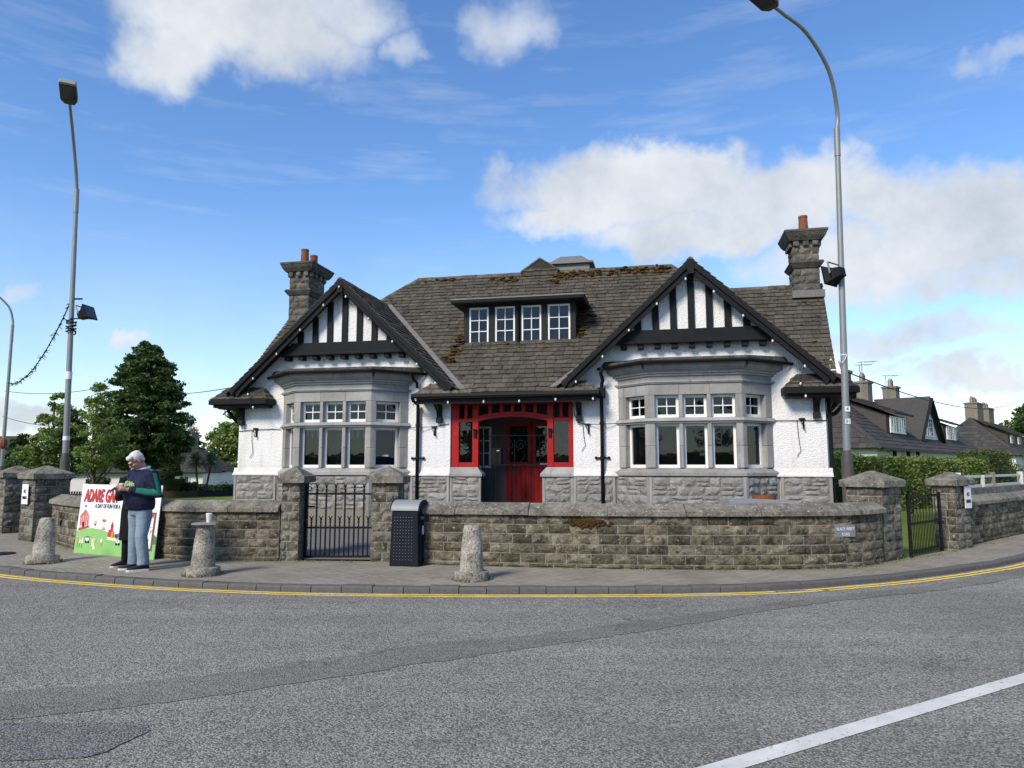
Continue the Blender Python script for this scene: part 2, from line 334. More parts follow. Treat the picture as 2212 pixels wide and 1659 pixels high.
# ------------------------------------------------------------------ geometry helpers
def V3(*a): return Vector(a)
class MB:
    """collects faces, builds ONE mesh object"""
    def __init__(s): s.v = []; s.f = []; s.mi = []; s.cur = 0
    def add(s, vs, fs):
        n = len(s.v); s.v += [tuple(q) for q in vs]; s.f += [tuple(i + n for i in f) for f in fs]; s.mi += [s.cur] * len(fs); return s
    def box(s, x0, x1, y0, y1, z0, z1, M=None):
        if x0 > x1: x0, x1 = x1, x0
        if y0 > y1: y0, y1 = y1, y0
        if z0 > z1: z0, z1 = z1, z0
        p = [(x0, y0, z0), (x1, y0, z0), (x1, y1, z0), (x0, y1, z0), (x0, y0, z1), (x1, y0, z1), (x1, y1, z1), (x0, y1, z1)]
        if M: p = [tuple(M @ Vector(q)) for q in p]
        return s.add(p, [(0, 3, 2, 1), (4, 5, 6, 7), (0, 1, 5, 4), (1, 2, 6, 5), (2, 3, 7, 6), (3, 0, 4, 7)])
    def prism(s, a, b):
        """two matching polygon rings a and b -> closed solid"""
        n = len(a); fs = [tuple(range(n - 1, -1, -1)), tuple(range(n, 2 * n))] + [(i, (i + 1) % n, n + (i + 1) % n, n + i) for i in range(n)]
        return s.add(list(a) + list(b), fs)
    def xz(s, poly, y0, y1):
        """polygon in X,Z (counter-clockwise seen from the front, -Y) given depth"""
        return s.prism([(x, y0, z) for x, z in poly][::-1], [(x, y1, z) for x, z in poly][::-1])
    def bar(s, p, q, w, d, up=(0, 0, 1)):
        """box from p to q, w wide (sideways) and d deep (along up)"""
        p = Vector(p); q = Vector(q); t = (q - p).normalized(); up = Vector(up)
        if abs(t.dot(up)) > .98: up = Vector((0, 1, 0))
        a = t.cross(up).normalized() * w / 2; b = a.cross(t).normalized() * d / 2
        ring = lambda c: [c - a - b, c + a - b, c + a + b, c - a + b]
        return s.prism(ring(p), ring(q))
    def tube(s, pts, r, n=7, closed=True):
        pts = [Vector(p) for p in pts]; rs = r if isinstance(r, (list, tuple)) else [r] * len(pts)
        rings = []; prev = None
        for i, p in enumerate(pts):
            t = (pts[min(i + 1, len(pts) - 1)] - pts[max(i - 1, 0)]).normalized()
            a = prev - t * prev.dot(t) if prev is not None else t.orthogonal()
            if a.length < 1e-6: a = t.orthogonal()
            a.normalize(); b = t.cross(a); prev = a
            rings.append([p + (a * math.cos(k * 2 * math.pi / n) + b * math.sin(k * 2 * math.pi / n)) * rs[i] for k in range(n)])
        vs = [q for rg in rings for q in rg]; fs = []
        for i in range(len(rings) - 1):
            for k in range(n): fs.append((i * n + k, i * n + (k + 1) % n, (i + 1) * n + (k + 1) % n, (i + 1) * n + k))
        fs.append(tuple(range(n - 1, -1, -1))); fs.append(tuple((len(rings) - 1) * n + k for k in range(n)))
        return s.add(vs, fs)
    def lathe(s, prof, c=(0, 0, 0), n=20):
        vs = [(c[0] + r * math.cos(k * 2 * math.pi / n), c[1] + r * math.sin(k * 2 * math.pi / n), c[2] + z) for r, z in prof for k in range(n)]
        fs = [(i * n + k, i * n + (k + 1) % n, (i + 1) * n + (k + 1) % n, (i + 1) * n + k) for i in range(len(prof) - 1) for k in range(n)]
        fs.append(tuple(range(n - 1, -1, -1))); fs.append(tuple((len(prof) - 1) * n + k for k in range(n)))
        return s.add(vs, fs)
    def ball(s, c, rx, ry=None, rz=None, n=12, m=8):
        ry = ry or rx; rz = rz or rx
        return s.lathe2([(math.sin(math.pi * i / m), -math.cos(math.pi * i / m)) for i in range(1, m)], c, rx, ry, rz, n)
    def lathe2(s, prof, c, rx, ry, rz, n):
        vs = [(c[0] + rx * r * math.cos(k * 2 * math.pi / n), c[1] + ry * r * math.sin(k * 2 * math.pi / n), c[2] + rz * z) for r, z in prof for k in range(n)]
        m = len(prof); vs += [(c[0], c[1], c[2] - rz), (c[0], c[1], c[2] + rz)]
        fs = [(i * n + k, i * n + (k + 1) % n, (i + 1) * n + (k + 1) % n, (i + 1) * n + k) for i in range(m - 1) for k in range(n)]
        fs += [(m * n, (k + 1) % n, k) for k in range(n)] + [(m * n + 1, (m - 1) * n + k, (m - 1) * n + (k + 1) % n) for k in range(n)]
        return s.add(vs, fs)
    def mesh(s, name, mats, smooth=False):
        me = bpy.data.meshes.new(name); me.from_pydata(s.v, [], s.f)
        for m in (mats if isinstance(mats, (list, tuple)) else [mats]): me.materials.append(MATS[m])
        if any(s.mi): me.polygons.foreach_set('material_index', s.mi)
        if smooth: me.polygons.foreach_set('use_smooth', [True] * len(me.polygons))
        me.update(); return me
    def build(s, name, mats, parent=None, smooth=False, bevel=0, loc=None, rot=None):
        o = link(name, s.mesh(name, mats, smooth), parent)
        if loc: o.location = loc
        if rot: o.rotation_euler = rot
        if bevel:
            b = o.modifiers.new('bevel', 'BEVEL'); b.width = bevel; b.segments = 2; b.limit_method = 'ANGLE'; b.angle_limit = R(40)
        return o
def link(name, data, parent=None):
    o = bpy.data.objects.new(name, data); COL.objects.link(o)
    if parent: o.parent = parent
    return o
def tag(o, label, cat, group=None):
    o['label'] = label; o['category'] = cat
    if group: o['group'] = group
    return o
def thing(name, label, cat, loc=(0, 0, 0), rz=0, group=None):
    o = link(name, None); o.empty_display_size = .2; o.location = loc; o.rotation_euler = (0, 0, rz); return tag(o, label, cat, group)
def struct(o): o['kind'] = 'structure'; return o
def smooth_obj(o, ang=40):
    me = o.data; me.polygons.foreach_set('use_smooth', [True] * len(me.polygons))
    try: me.set_sharp_from_angle(angle=R(ang))
    except Exception: pass
    return o
def copy_tree(o, parent=None):
    c = o.copy(); COL.objects.link(c); c.parent = parent
    for ch in [q for q in bpy.data.objects if q.parent == o]: copy_tree(ch, c)
    return c
def text_obj(name, s, size, mat, parent, M, depth=.002, bold=0, align='CENTER', shear=0, sx=1):
    """flat lettering lying in the XZ plane of M, facing -Y"""
    cu = bpy.data.curves.new(name, 'FONT'); cu.body = s; cu.size = size; cu.align_x = align; cu.align_y = 'CENTER'; cu.extrude = depth; cu.offset = bold; cu.shear = shear; cu.resolution_u = 3
    t = bpy.data.objects.new(name, cu); COL.objects.link(t)
    me = bpy.data.meshes.new_from_object(t.evaluated_get(bpy.context.evaluated_depsgraph_get())); bpy.data.objects.remove(t)
    me.transform(M @ Matrix.Rotation(R(90), 4, 'X') @ Matrix.Diagonal((sx, 1, 1, 1))); me.materials.clear(); me.materials.append(MATS[mat])
    return link(name, me, parent)

# rock-faced stone blocks: a few unit shapes that every stone shares (x 0..1 wide, z 0..1 high, face towards -y)
def rock_mesh(seed, mat, nx=4, nz=3, bulge=.9):
    rn = random.Random(seed); vs = []; fs = []
    for j in range(nz + 1):
        for i in range(nx + 1):
            e = i in (0, nx) or j in (0, nz)
            x = i / nx + (0 if i in (0, nx) else rn.uniform(-.08, .08)); z = j / nz + (0 if j in (0, nz) else rn.uniform(-.1, .1))
            if e: x += rn.uniform(-.012, .012); z += rn.uniform(-.02, .02)
            vs.append((x, (.25 + rn.uniform(-.08, .08)) if e else -rn.uniform(bulge * .35, bulge), z))
    for j in range(nz):
        for i in range(nx):
            a = j * (nx + 1) + i
            if rn.random() < .5: fs += [(a, a + 1, a + nx + 2), (a, a + nx + 2, a + nx + 1)]
            else: fs += [(a, a + 1, a + nx + 1), (a + 1, a + nx + 2, a + nx + 1)]
    n = len(vs); vs += [(0, 1, 0), (1, 1, 0), (1, 1, 1), (0, 1, 1)]
    bt = list(range(nx + 1)); tp = [nz * (nx + 1) + i for i in range(nx + 1)]; lf = [j * (nx + 1) for j in range(nz + 1)]; rt = [j * (nx + 1) + nx for j in range(nz + 1)]
    fs += [tuple(bt[::-1] + [n, n + 1]), tuple(tp + [n + 2, n + 3]), tuple(lf + [n + 3, n]), tuple(rt[::-1] + [n + 1, n + 2])]
    me = bpy.data.meshes.new('stone'); me.from_pydata(vs, [], fs); me.materials.append(MATS[mat]); me.update(); return me
ROCK = {}
def rock(mat, bulge=.9):
    if mat not in ROCK: ROCK[mat] = [rock_mesh(i * 13 + len(ROCK) * 101, mat, 4, 3, bulge) for i in range(10)]
    return random.choice(ROCK[mat])
def put_stone(parent, mat, p, t, w, h, d=.05, name='stone', gap=.010, bulge=.9):
    """stone whose lower-left face corner is at p; t = unit direction to its right seen from the front"""
    o = link(name, rock(mat, bulge), parent)
    rz = math.atan2(t[1], t[0])
    nx, ny = t[1], -t[0]     # outward
    o.location = (p[0] + t[0] * gap / 2, p[1] + t[1] * gap / 2, p[2] + gap / 2); o.rotation_euler = (0, 0, rz); o.scale = (w - gap, d, h - gap)
    return o
def coursed(parent, mat, p0, p1, zs, wmin, wmax, d=.05, gap=.010, stagger=True, inset=.012, name='stone', bulge=.9, seed=0):
    """courses of stones on a straight face from p0 to p1"""
    rn = random.Random(seed); p0 = Vector(p0[:2]); p1 = Vector(p1[:2]); L = (p1 - p0).length; t = (p1 - p0) / L; n = Vector((t.y, -t.x))
    for j in range(len(zs) - 1):
        cuts = [0]; x = rn.uniform(.35, 1) * wmax if (j % 2) else rn.uniform(wmin, wmax)
        while x < L - wmin * .6: cuts.append(x); x += rn.uniform(wmin, wmax)
        cuts.append(L)
        for a, b in zip(cuts, cuts[1:]):
            q = p0 + t * a - n * (inset + rn.uniform(-.006, .006))
            put_stone(parent, mat, (q.x, q.y, zs[j]), (t.x, t.y), b - a, zs[j + 1] - zs[j], d, name, gap, bulge)
def path_tools(pts):
    P = [Vector(p) for p in pts]; S = [0]
    for a, b in zip(P, P[1:]): S.append(S[-1] + (b - a).length)
    def at(s):
        s = max(0, min(S[-1], s))
        for i in range(len(P) - 1):
            if s <= S[i + 1] or i == len(P) - 2:
                f = (s - S[i]) / max(1e-9, S[i + 1] - S[i]); return P[i].lerp(P[i + 1], f)
    def tan(s, e=.25): return (at(s + e) - at(s - e)).normalized()
    return at, tan, S[-1]
def catmull(pts, n=8):
    P = [Vector(p) for p in pts]; P = [P[0] * 2 - P[1]] + P + [P[-1] * 2 - P[-2]]; out = []
    for i in range(1, len(P) - 2):
        for k in range(n):
            t = k / n; a, b, c, d = P[i - 1:i + 3]
            out.append(.5 * ((2 * b) + (c - a) * t + (2 * a - 5 * b + 4 * c - d) * t * t + (3 * b - a - 3 * c + d) * t ** 3))
    out.append(P[-2]); return out
def offset(pts, d):
    """offset a polyline to its right-hand side (towards the viewer when it runs left to right)"""
    P = [Vector(p) for p in pts]; o = []
    for i, p in enumerate(P):
        t = (P[min(i + 1, len(P) - 1)] - P[max(i - 1, 0)]).normalized(); o.append(p + Vector((t.y, -t.x)) * d)
    return o
def ribbon(a, b, za, zb=None):
    zb = za if zb is None else zb; m = MB(); n = len(a)
    m.add([(p.x, p.y, za) for p in a] + [(p.x, p.y, zb) for p in b], [(i, i + 1, n + i + 1, n + i) for i in range(n - 1)]); return m
def strip_solid(path, off0, off1, z0, z1):
    """wall-like solid along a path between two sideways offsets"""
    a = offset(path, off0); b = offset(path, off1); n = len(a); m = MB()
    vs = [(p.x, p.y, z0) for p in a] + [(p.x, p.y, z0) for p in b] + [(p.x, p.y, z1) for p in a] + [(p.x, p.y, z1) for p in b]; fs = []
    for i in range(n - 1): fs += [(i, i + 1, 2 * n + i + 1, 2 * n + i), (n + i + 1, n + i, 3 * n + i, 3 * n + i + 1), (2 * n + i, 2 * n + i + 1, 3 * n + i + 1, 3 * n + i), (i + 1, i, n + i, n + i + 1)]
    fs += [(0, 2 * n, 3 * n, n), (n - 1, 2 * n - 1, 4 * n - 1, 3 * n - 1)]
    return m.add(vs, fs)
# ------------------------------------------------------------------ ground, road, pavement
KERB = catmull([(-60, 50), (-30, 27), (-14, 15.2), (-10, 12.45), (-7.7, 11.08), (-6.69, 10.58), (-5.83, 10.25), (-4.68, 9.86), (-3.65, 9.61), (-2.39, 9.4), (-.62, 9.3), (1.13, 9.3), (2.31, 9.37), (3.56, 9.6), (5.09, 10.21), (5.99, 10.67), (7.07, 11.32), (8.67, 12.46), (13, 16.2), (28, 30), (60, 58)], 6)
WALLP = catmull([(-60, 57), (-25, 28.2), (-12, 17.35), (-9.9, 15.3), (-9.01, 14.4), (-7.73, 13.23), (-5.63, 12.07), (-4.6, 11.86), (-3.74, 11.8), (-2.26, 11.7), (-1.25, 11.38), (1.33, 10.94), (3.35, 10.82), (4.78, 10.96), (5.5, 11.3), (6.2, 11.86), (7.36, 12.75), (8.86, 14.0), (11.56, 16.54), (22, 26.6), (60, 62)], 6)
PZ = .08
# road: from the kerb back past the camera
m = MB(); far = [Vector((p.x * 1.6, -70 - abs(p.x) * .2)) for p in KERB]; mid = [Vector((p.x * .8, 2)) for p in KERB]
a = ribbon(far, mid, 0); b = ribbon(mid, KERB, 0); m.v = a.v; m.f = a.f; m.mi = a.mi; m.add(b.v, b.f)
struct(m.build('road', 'asphalt'))
m = ribbon(offset(KERB, -.12), offset(WALLP, -.1), PZ)
pv = struct(m.build('pavement', 'pavement'))
# the ground behind the walls: lawns that fall away on the left, out to the horizon
def gz(p, d):
    f = min(1, max(0, (-p.x + 2) / 8))
    left = .05 + .25 * min(1, d / 5) - .024 * max(0, d - 5); left = max(left, -1.0); right = .05 + .15 * min(1, d / 5)
    return left * f + right * (1 - f)
m = MB(); ds = [0, .6, 1.5, 3, 5, 9, 15, 25, 40, 60, 100, 250, 1000, 8000]; bp = offset(WALLP, -.12); n = len(bp); vs = []
for d in ds:
    for p in bp:
        q = p + p.normalized() * d; vs.append((q.x, q.y, gz(p, d)))
m.add(vs, [(j * n + i, j * n + i + 1, (j + 1) * n + i + 1, (j + 1) * n + i) for j in range(len(ds) - 1) for i in range(n - 1)])
struct(m.build('ground', 'lawn'))
m = MB(); m.add([(-9000, -9000, -1.2), (9000, -9000, -1.2), (9000, 9000, -1.2), (-9000, 9000, -1.2)], [(0, 1, 2, 3)]); struct(m.build('terrain', 'lawn'))
# concrete forecourt between the front wall and the house
TH = R(12); HO = Vector((0, 16.5)); HU = Vector((math.cos(TH), -math.sin(TH))); HV = Vector((math.sin(TH), math.cos(TH)))
def hw(X, Y): q = HO + HU * X + HV * Y; return q
yp = [p for p in offset(WALLP, -.14) if -6.6 < p.x < 6.0]; hb = [hw(-7.4 + 14.8 * i / (len(yp) - 1), .3) for i in range(len(yp))]
struct(ribbon(yp, hb, .10, .30).build('forecourt', 'concrete_path'))

# kerbstones, one by one along the bend
kerb = struct(strip_solid(KERB, -.13, -.03, -.05, PZ - .012).build('kerb', 'mortar'))
kat, ktan, KL = path_tools(KERB)
s0 = None; s = 0
while s < KL:
    p = kat(s)
    if p.y < 17 and abs(p.x) < 13.5:
        w = random.uniform(.33, .42) if p.x < 3.2 else random.uniform(.42, .52)
        q = kat(s + w); t = (q - p).normalized(); nrm = Vector((t.y, -t.x))
        mm = MB(); h = PZ + random.uniform(-.004, .006); ln = (q - p).length - .010; dz = .055 if 4.1 < p.x else 0
        prof = [(0, -.05), (0, h - .022), (.006, h - .006), (.026, h), (.14, h), (.14, -.05)]
        mm.prism([(0, y, z) for y, z in prof][::-1], [(ln, y, z) for y, z in prof][::-1])
        o = mm.build('kerbstone', 'kerb_stone', kerb, loc=(p.x, p.y, random.uniform(-.003, .003)), rot=(random.uniform(-.03, .03), 0, math.atan2(t.y, t.x) + random.uniform(-.012, .012)))
        s += w
    else: s += .5
# double yellow lines, with the break where they were repainted
def line_on(path, o0, o1, x0, x1, z, name, mat):
    a = offset(path, o0); b = offset(path, o1); k = [i for i, p in enumerate(path) if x0 <= p.x <= x1]
    rn = random.Random(len(name) + int(x0)); jit = lambda p: p + Vector((0, rn.uniform(-.006, .006)))
    return struct(ribbon([jit(b[i]) for i in k], [jit(a[i]) for i in k], z).build(name, mat))
fine = catmull([(p.x, p.y) for p in KERB], 4)
line_on(fine, .07, .13, -40, 3.35, .005, 'yellow_line', 'yellow_paint'); line_on(fine, .18, .24, -40, 3.95, .005, 'yellow_line', 'yellow_paint')
line_on(fine, .095, .155, 3.72, 45, .007, 'yellow_line', 'yellow_paint'); line_on(fine, .205, .265, 3.98, 45, .007, 'yellow_line', 'yellow_paint')
def flat(name, pts, z, mat):
    mm = MB(); mm.add([(x, y, z) for x, y in pts], [tuple(range(len(pts)))]); o = mm.build(name, mat); return struct(o)
wl = catmull([(-1.5, 2.5), (.3, 3.56), (1.13, 4.05), (1.92, 4.516), (2.80, 5.035), (3.89, 5.68), (6.5, 7.22), (12, 10.46)], 6)
struct(ribbon(offset(wl, .066), offset(wl, -.066), .005).build('white_line', 'white_line'))
up = catmull([(-6.5, 4.4), (-3.63, 5.32), (-2.32, 5.76), (-.97, 6.62), (.19, 7.10), (1.98, 8.05), (3.62, 8.98), (5.6, 9.95), (8.5, 11.9)], 14); lo = catmull([(-5.6, 3.8), (-3.24, 4.76), (-2.19, 5.19), (-.91, 5.97), (.39, 6.72), (1.54, 7.38), (3.51, 8.62), (5.9, 9.75), (8.9, 11.7)], 14)
rn = random.Random(3); up = [p + Vector((rn.uniform(-.02, .02), rn.uniform(-.03, .03))) for p in up]; lo = [p + Vector((rn.uniform(-.02, .02), rn.uniform(-.03, .03))) for p in lo]
struct(ribbon(lo, up, .004).build('road_patch', 'asphalt_patch'))
pp = []; rn = random.Random(21); q0 = [(-5.2, 4.72), (-3.9, 4.12), (-2.8, 4.13), (-2.36, 4.16), (-2.29, 4.24), (-2.25, 4.4), (-2.20, 4.58), (-2.26, 4.68), (-2.40, 4.71), (-3.19, 4.71)]
for a, b in zip(q0, q0[1:] + q0[:1]):
    n_ = max(1, int(math.dist(a, b) / .05))
    for k in range(n_): pp.append((a[0] + (b[0] - a[0]) * k / n_ + rn.uniform(-.010, .010), a[1] + (b[1] - a[1]) * k / n_ + rn.uniform(-.010, .010)))
flat('road_patch', pp, .006, 'asphalt_patch_blue')
# moulded drain cover in the pavement at the left
m = MB(); m.lathe([(.24, 0), (.24, .012), (.22, .016), (.0001, .016)], n=24)
tag(m.build('drain_cover', 'black_metal', loc=(-8.9, 12.75, PZ + .002)), 'round dark iron drain cover set in the pavement by the leaning bollard', 'drain cover')

# ------------------------------------------------------------------ boundary walls and piers
COPE = [(-.055, 0), (-.055, .065), (-.04, .078), (.15, .175), (.19, .175), (.37, .075), (.37, 0)]
def wall(label, path, zt, hs, seed, wmin=.30, wmax=.40, smax=None, thick=.32):
    t = thing('garden_wall', label, 'wall', (path[0].x, path[0].y, PZ)); O = Vector((path[0].x, path[0].y, PZ))
    loc = [p - O.xy for p in path]; at, tan, L = path_tools(loc); rn = random.Random(seed)
    strip_solid(loc, -.020, -thick, -.1, zt - PZ).build('core', 'mortar', t)
    zs = [0]
    for h in hs: zs.append(zs[-1] + h)
    k = (zt - PZ) / zs[-1]; zs = [z * k for z in zs]
    lim = min(L, smax or L)
    for j in range(len(zs) - 1):
        s = 0; first = True
        while s < lim - .02:
            w = rn.uniform(wmin, wmax)
            if first and j % 2: w *= .55
            first = False
            if s + w > lim - .15: w = lim - s
            p = at(s); q = at(s + w); d = (q - p); l = d.length
            if l > .01:
                d /= l; nn = Vector((d.y, -d.x)); p = p - nn * rn.uniform(.004, .012)
                put_stone(t, 'wall_stone', (p.x, p.y, zs[j]), (d.x, d.y), l, zs[j + 1] - zs[j], .022, 'stone', .017)
            s += w
    s = 0
    while s < L - .02:
        w = rn.uniform(.95, 1.25)
        if s + w > L - .5: w = L - s
        mm = MB(); ks = 4; rings = []
        dz = rn.uniform(-.004, .004)
        for i in range(ks + 1):
            u_ = s + .006 + (w - .012) * i / ks; p = at(u_); d = tan(u_); nn = Vector((d.y, -d.x))
            rings.append([(p.x - nn.x * y, p.y - nn.y * y, zt - PZ + z + dz + (rn.uniform(-.004, .004) if 0 < z else 0)) for y, z in COPE])
        n = len(COPE); vs = [q for r_ in rings for q in r_]; fs = [tuple(range(n)), tuple(ks * n + i for i in range(n))[::-1]]
        for i in range(ks):
            for a in range(n): fs.append((i * n + a, (i + 1) * n + a, (i + 1) * n + (a + 1) % n, i * n + (a + 1) % n))
        mm.add(vs, fs); mm.build('coping_stone', 'coping_stone', t); s += w
    return t
HS = [.07, .155, .15, .16, .15, .15]
def seg(x0, x1, a=None, b=None):
    P = [p for p in WALLP if x0 < p.x < x1]; return ([Vector(a)] if a else []) + P + ([Vector(b)] if b else [])
wall('long low rock-faced stone wall with street name plaque in front of the house', seg(-1.75, 5.85, (-1.80, 11.55), (5.93, 11.66)), .86, HS, 1)
wall('short curved stone wall behind the event board and leaning bollard', seg(-9.15, -3.8, (-9.25, 14.65), (-3.76, 11.8)), .86, HS, 2)
wall('stone wall running beyond the no parking pier under a white rail fence', [Vector((8.72, 14.05)), Vector((11.56, 16.54)), Vector((16, 20.7)), Vector((22, 26.4)), Vector((30, 34))], .84, HS, 3, smax=12)
wall('stone wall beyond the outermost pyramid-capped pier', [Vector((-22, 26)), Vector((-16, 20.8)), Vector((-12.15, 17.55))], .86, HS, 4)
WALLS = [o for o in bpy.data.objects if o.name.startswith('garden_wall')]
# upper parapet wall behind that wall (render strip under the rail fence)
m = MB(); P = [Vector((8.95, 14.6)), Vector((11.9, 17.4)), Vector((18, 23.2)), Vector((30, 35))]
tag(strip_solid(P, 0, -.25, .05, 1.13).build('retaining_wall', 'coping_stone'), 'low grey concrete strip wall carrying the white rail fence', 'wall')

def pier(label, c, rz, w, d, zb, za, group=None, cw=.07, courses=None):
    t = thing('gate_pier', label, 'pier', (c[0], c[1], PZ), rz, group); hb = zb - PZ
    m = MB(); m.box(-w / 2 + .016, w / 2 - .016, -d / 2 + .016, d / 2 - .016, -.1, hb); m.build('core', 'mortar', t)
    nr = 8; zs = [hb * i / nr for i in range(nr + 1)]; rn = random.Random(int(c[0] * 100))
    corners = [(-w / 2, -d / 2), (w / 2, -d / 2), (w / 2, d / 2), (-w / 2, d / 2)]
    for k in range(4):
        a = Vector(corners[k]); b = Vector(corners[(k + 1) % 4]); L = (b - a).length; tt = (b - a) / L
        for j in range(nr):
            f = [.42, .62, .35, .55][(j + k + rn.randrange(2)) % 4]; cuts = [0, L * f, L]
            for u0, u1 in zip(cuts, cuts[1:]):
                nn = Vector((tt.y, -tt.x)); q = a + tt * u0 - nn * rn.uniform(.004, .011)
                put_stone(t, 'pier_stone', (q.x, q.y, zs[j]), (tt.x, tt.y), u1 - u0, zs[j + 1] - zs[j], .022, 'stone', .017)
    m = MB(); W = w / 2 + cw; D = d / 2 + cw; z1 = hb + .105
    sq = lambda x, y, z: [(-x, -y, z), (x, -y, z), (x, y, z), (-x, y, z)]
    vs = sq(W, D, hb) + sq(W + .004, D + .004, z1) + sq(W - .02, D - .02, z1 + .012) + [(0, -.04, za - PZ), (0, .04, za - PZ)]
    m.add(vs, [(3, 2, 1, 0)] + [(i + 4 * r_, (i + 1) % 4 + 4 * r_, (i + 1) % 4 + 4 * r_ + 4, i + 4 * r_ + 4) for r_ in (0, 1) for i in range(4)] + [(8, 9, 12), (9, 10, 13, 12), (10, 11, 13), (11, 8, 12, 13)])
    m.build('pyramid_cap', 'coping_stone', t); return t
pier('stone gate pier left of the iron garden gate, narrow front', (-3.59, 12.08), 0, .31, .56, 1.33, 1.60, cw=.075)
pier('stone gate pier between the iron garden gate and the black litter bin', (-2.035, 11.97), R(-3), .45, .5, 1.33, 1.60, cw=.075)
pier('stone gate pier joined to the end of the plaque wall', (6.02, 12.14), R(38), .64, .62, 1.26, 1.52, cw=.06)
p6 = pier('stone gate pier bearing the clear no parking sign by the slim gate', (8.273, 13.727), R(36), .60, .42, 1.24, 1.49, cw=.07)
p2 = pier('stone gate pier with a no parking sign next to the grey lamp column', (-9.72, 15.15), R(-34), .60, .66, 1.34, 1.61, cw=.06)
pier('outermost stone gate pier, across the dark gap from the no parking pier', (-11.55, 16.95), R(-42), .62, .62, 1.34, 1.61, cw=.06)

# gates ---------------------------------------------------------------
def fork_bar(m, x, z0, z1, r=.012):
    m.box(x - r, x + r, -r, r, z0, z1 - .10)
    for k, (dz, rr) in enumerate(((-.10, .018), (-.075, .012), (-.06, .017), (-.045, .011))): m.box(x - rr, x + rr, -rr * .7, rr * .7, z1 + dz - .008, z1 + dz + .012)
    for sgn in (-1, 1): m.tube([(x, 0, z1 - .06), (x + sgn * .012, 0, z1 - .03), (x + sgn * .026, 0, z1 - .008), (x + sgn * .042, 0, z1 - .004)], [.010, .010, .008, .003], 5)
g = thing('iron_gate', 'black wrought iron garden gate with fork-topped bars between two stone piers', 'gate', (-3.41, 12.08, PZ), 0)
for z, h in ((.04, .035), (.51, .03), (1.06, .03)): m = MB(); m.box(0, 1.12, -.016, .016, z - h / 2, z + h / 2); m.build('rail', 'black_metal', g)
m = MB(); m.box(-.02, .02, -.02, .02, 0, 1.2); m.build('stile', 'black_metal', g)
for i in range(6): m = MB(); fork_bar(m, .175 + i * .156, 0, 1.235); m.build('bar', 'black_metal', g)
for i in range(7): m = MB(); fork_bar(m, .095 + i * .156, 0, .70, .010); m.build('bar', 'black_metal', g)
m = MB(); m.tube([(.0 + .05 + .045 * math.cos(a) * (1 - a / 14), 0, 1.14 + .045 * math.sin(a) * (1 - a / 14)) for a in [k * .5 for k in range(0, 15)]], .008, 5); m.build('scroll', 'black_metal', g)
m = MB(); m.box(.0, .15, -.025, .0, .84, .87); m.build('latch', 'black_metal', g)
ga = Vector((6.66, 12.25)); gb = Vector((7.78, 13.28)); gd = gb - ga; GL = gd.length
g = thing('iron_gate', 'slim black bar gate near the street name plaque', 'gate', (ga.x, ga.y, PZ), math.atan2(gd.y, gd.x))
for z, h in ((.09, .045), (.55, .04), (1.00, .045)): m = MB(); m.box(.02, GL - .02, -.015, .015, z - h / 2, z + h / 2); m.build('rail', 'black_metal', g)
for x in (0, GL): m = MB(); m.box(x - .025, x + .025, -.025, .025, 0, 1.05); m.build('stile', 'black_metal', g)
nb = 10
for i in range(nb): x = GL * (i + .5) / nb; m = MB(); m.tube([(x, 0, .03), (x, 0, 1.08), (x, 0, 1.15)], [.008, .008, .002], 6); m.build('bar', 'black_metal', g)
for i in range(nb - 1): x = GL * (i + 1) / nb; m = MB(); m.tube([(x, 0, .03), (x, 0, .66), (x, 0, .72)], [.007, .007, .002], 6); m.build('bar', 'black_metal', g)
m = MB(); m.box(0, .14, -.03, .0, .72, .75); m.box(.13, .17, -.03, 0, .72, .80); m.build('latch', 'black_metal', g)
# dark panel put in for the black gate opening on the far left
m = MB(); m.box(-.62, .62, -.02, .02, .05, 1.15)
tag(m.build('gap_panel', 'fence_dark', loc=(-10.68, 16.35, PZ), rot=(0, 0, R(-42))), 'dark panel standing in for the dark gate opening between two left piers', 'gate')

# signs ---------------------------------------------------------------
s = thing('street_plaque', 'small grey street name plaque fixed to the stone wall', 'sign', (5.02, 11.06, .62), R(18))
m = MB(); m.box(-.185, .185, -.03, .02, -.085, .09); m.build('plate', 'plaque_grey', s, bevel=.004)
for z, tx in ((.035, 'BLACK ABBEY'), (-.045, 'ROAD')): text_obj('lettering', tx, .068, 'plaque_letter', s, Matrix.Translation((0, -.032, z)), sx=.78)
def np_sign(name, label, loc, rz, w=.21, h=.40):
    s = thing('no_parking_sign', label, 'sign', loc, rz)
    m = MB(); m.box(-w / 2, w / 2, -.004, .004, -h / 2, h / 2); m.build('plate', 'sign_white', s)
    for z, tx, sz in ((.055, 'NO', .10), (-.075, 'PARKING', .085)): text_obj('lettering', tx, sz, 'sign_black', s, Matrix.Translation((0, -.006, z)), sx=.55 if tx == 'PARKING' else .7, bold=.002)
    return s
nrm = Vector((math.sin(R(36)), -math.cos(R(36))))
np_sign('no_parking_sign', 'white no parking sign on the pier beside the slim black gate', (8.22 + nrm.x * .335 + .1, 13.80 + nrm.y * .335 + .07, 1.02), R(36), w=.27)
nrm = Vector((math.sin(R(-34)), -math.cos(R(-34))))
np_sign('no_parking_sign', 'white no parking sign on the pier by the grey lamp column', (-9.72 + nrm.x * .375, 15.15 + nrm.y * .375, 1.03), R(-34), w=.27)
m = MB(); m.box(-.045, .045, -.012, .0, -.14, .14)
tag(m.build('blank_plate', 'render_grey', loc=(-8.72, 14.03, .62), rot=(0, 0, R(-42))), 'small pale blank plate fixed to the wall above the leaning bollard', 'plate')
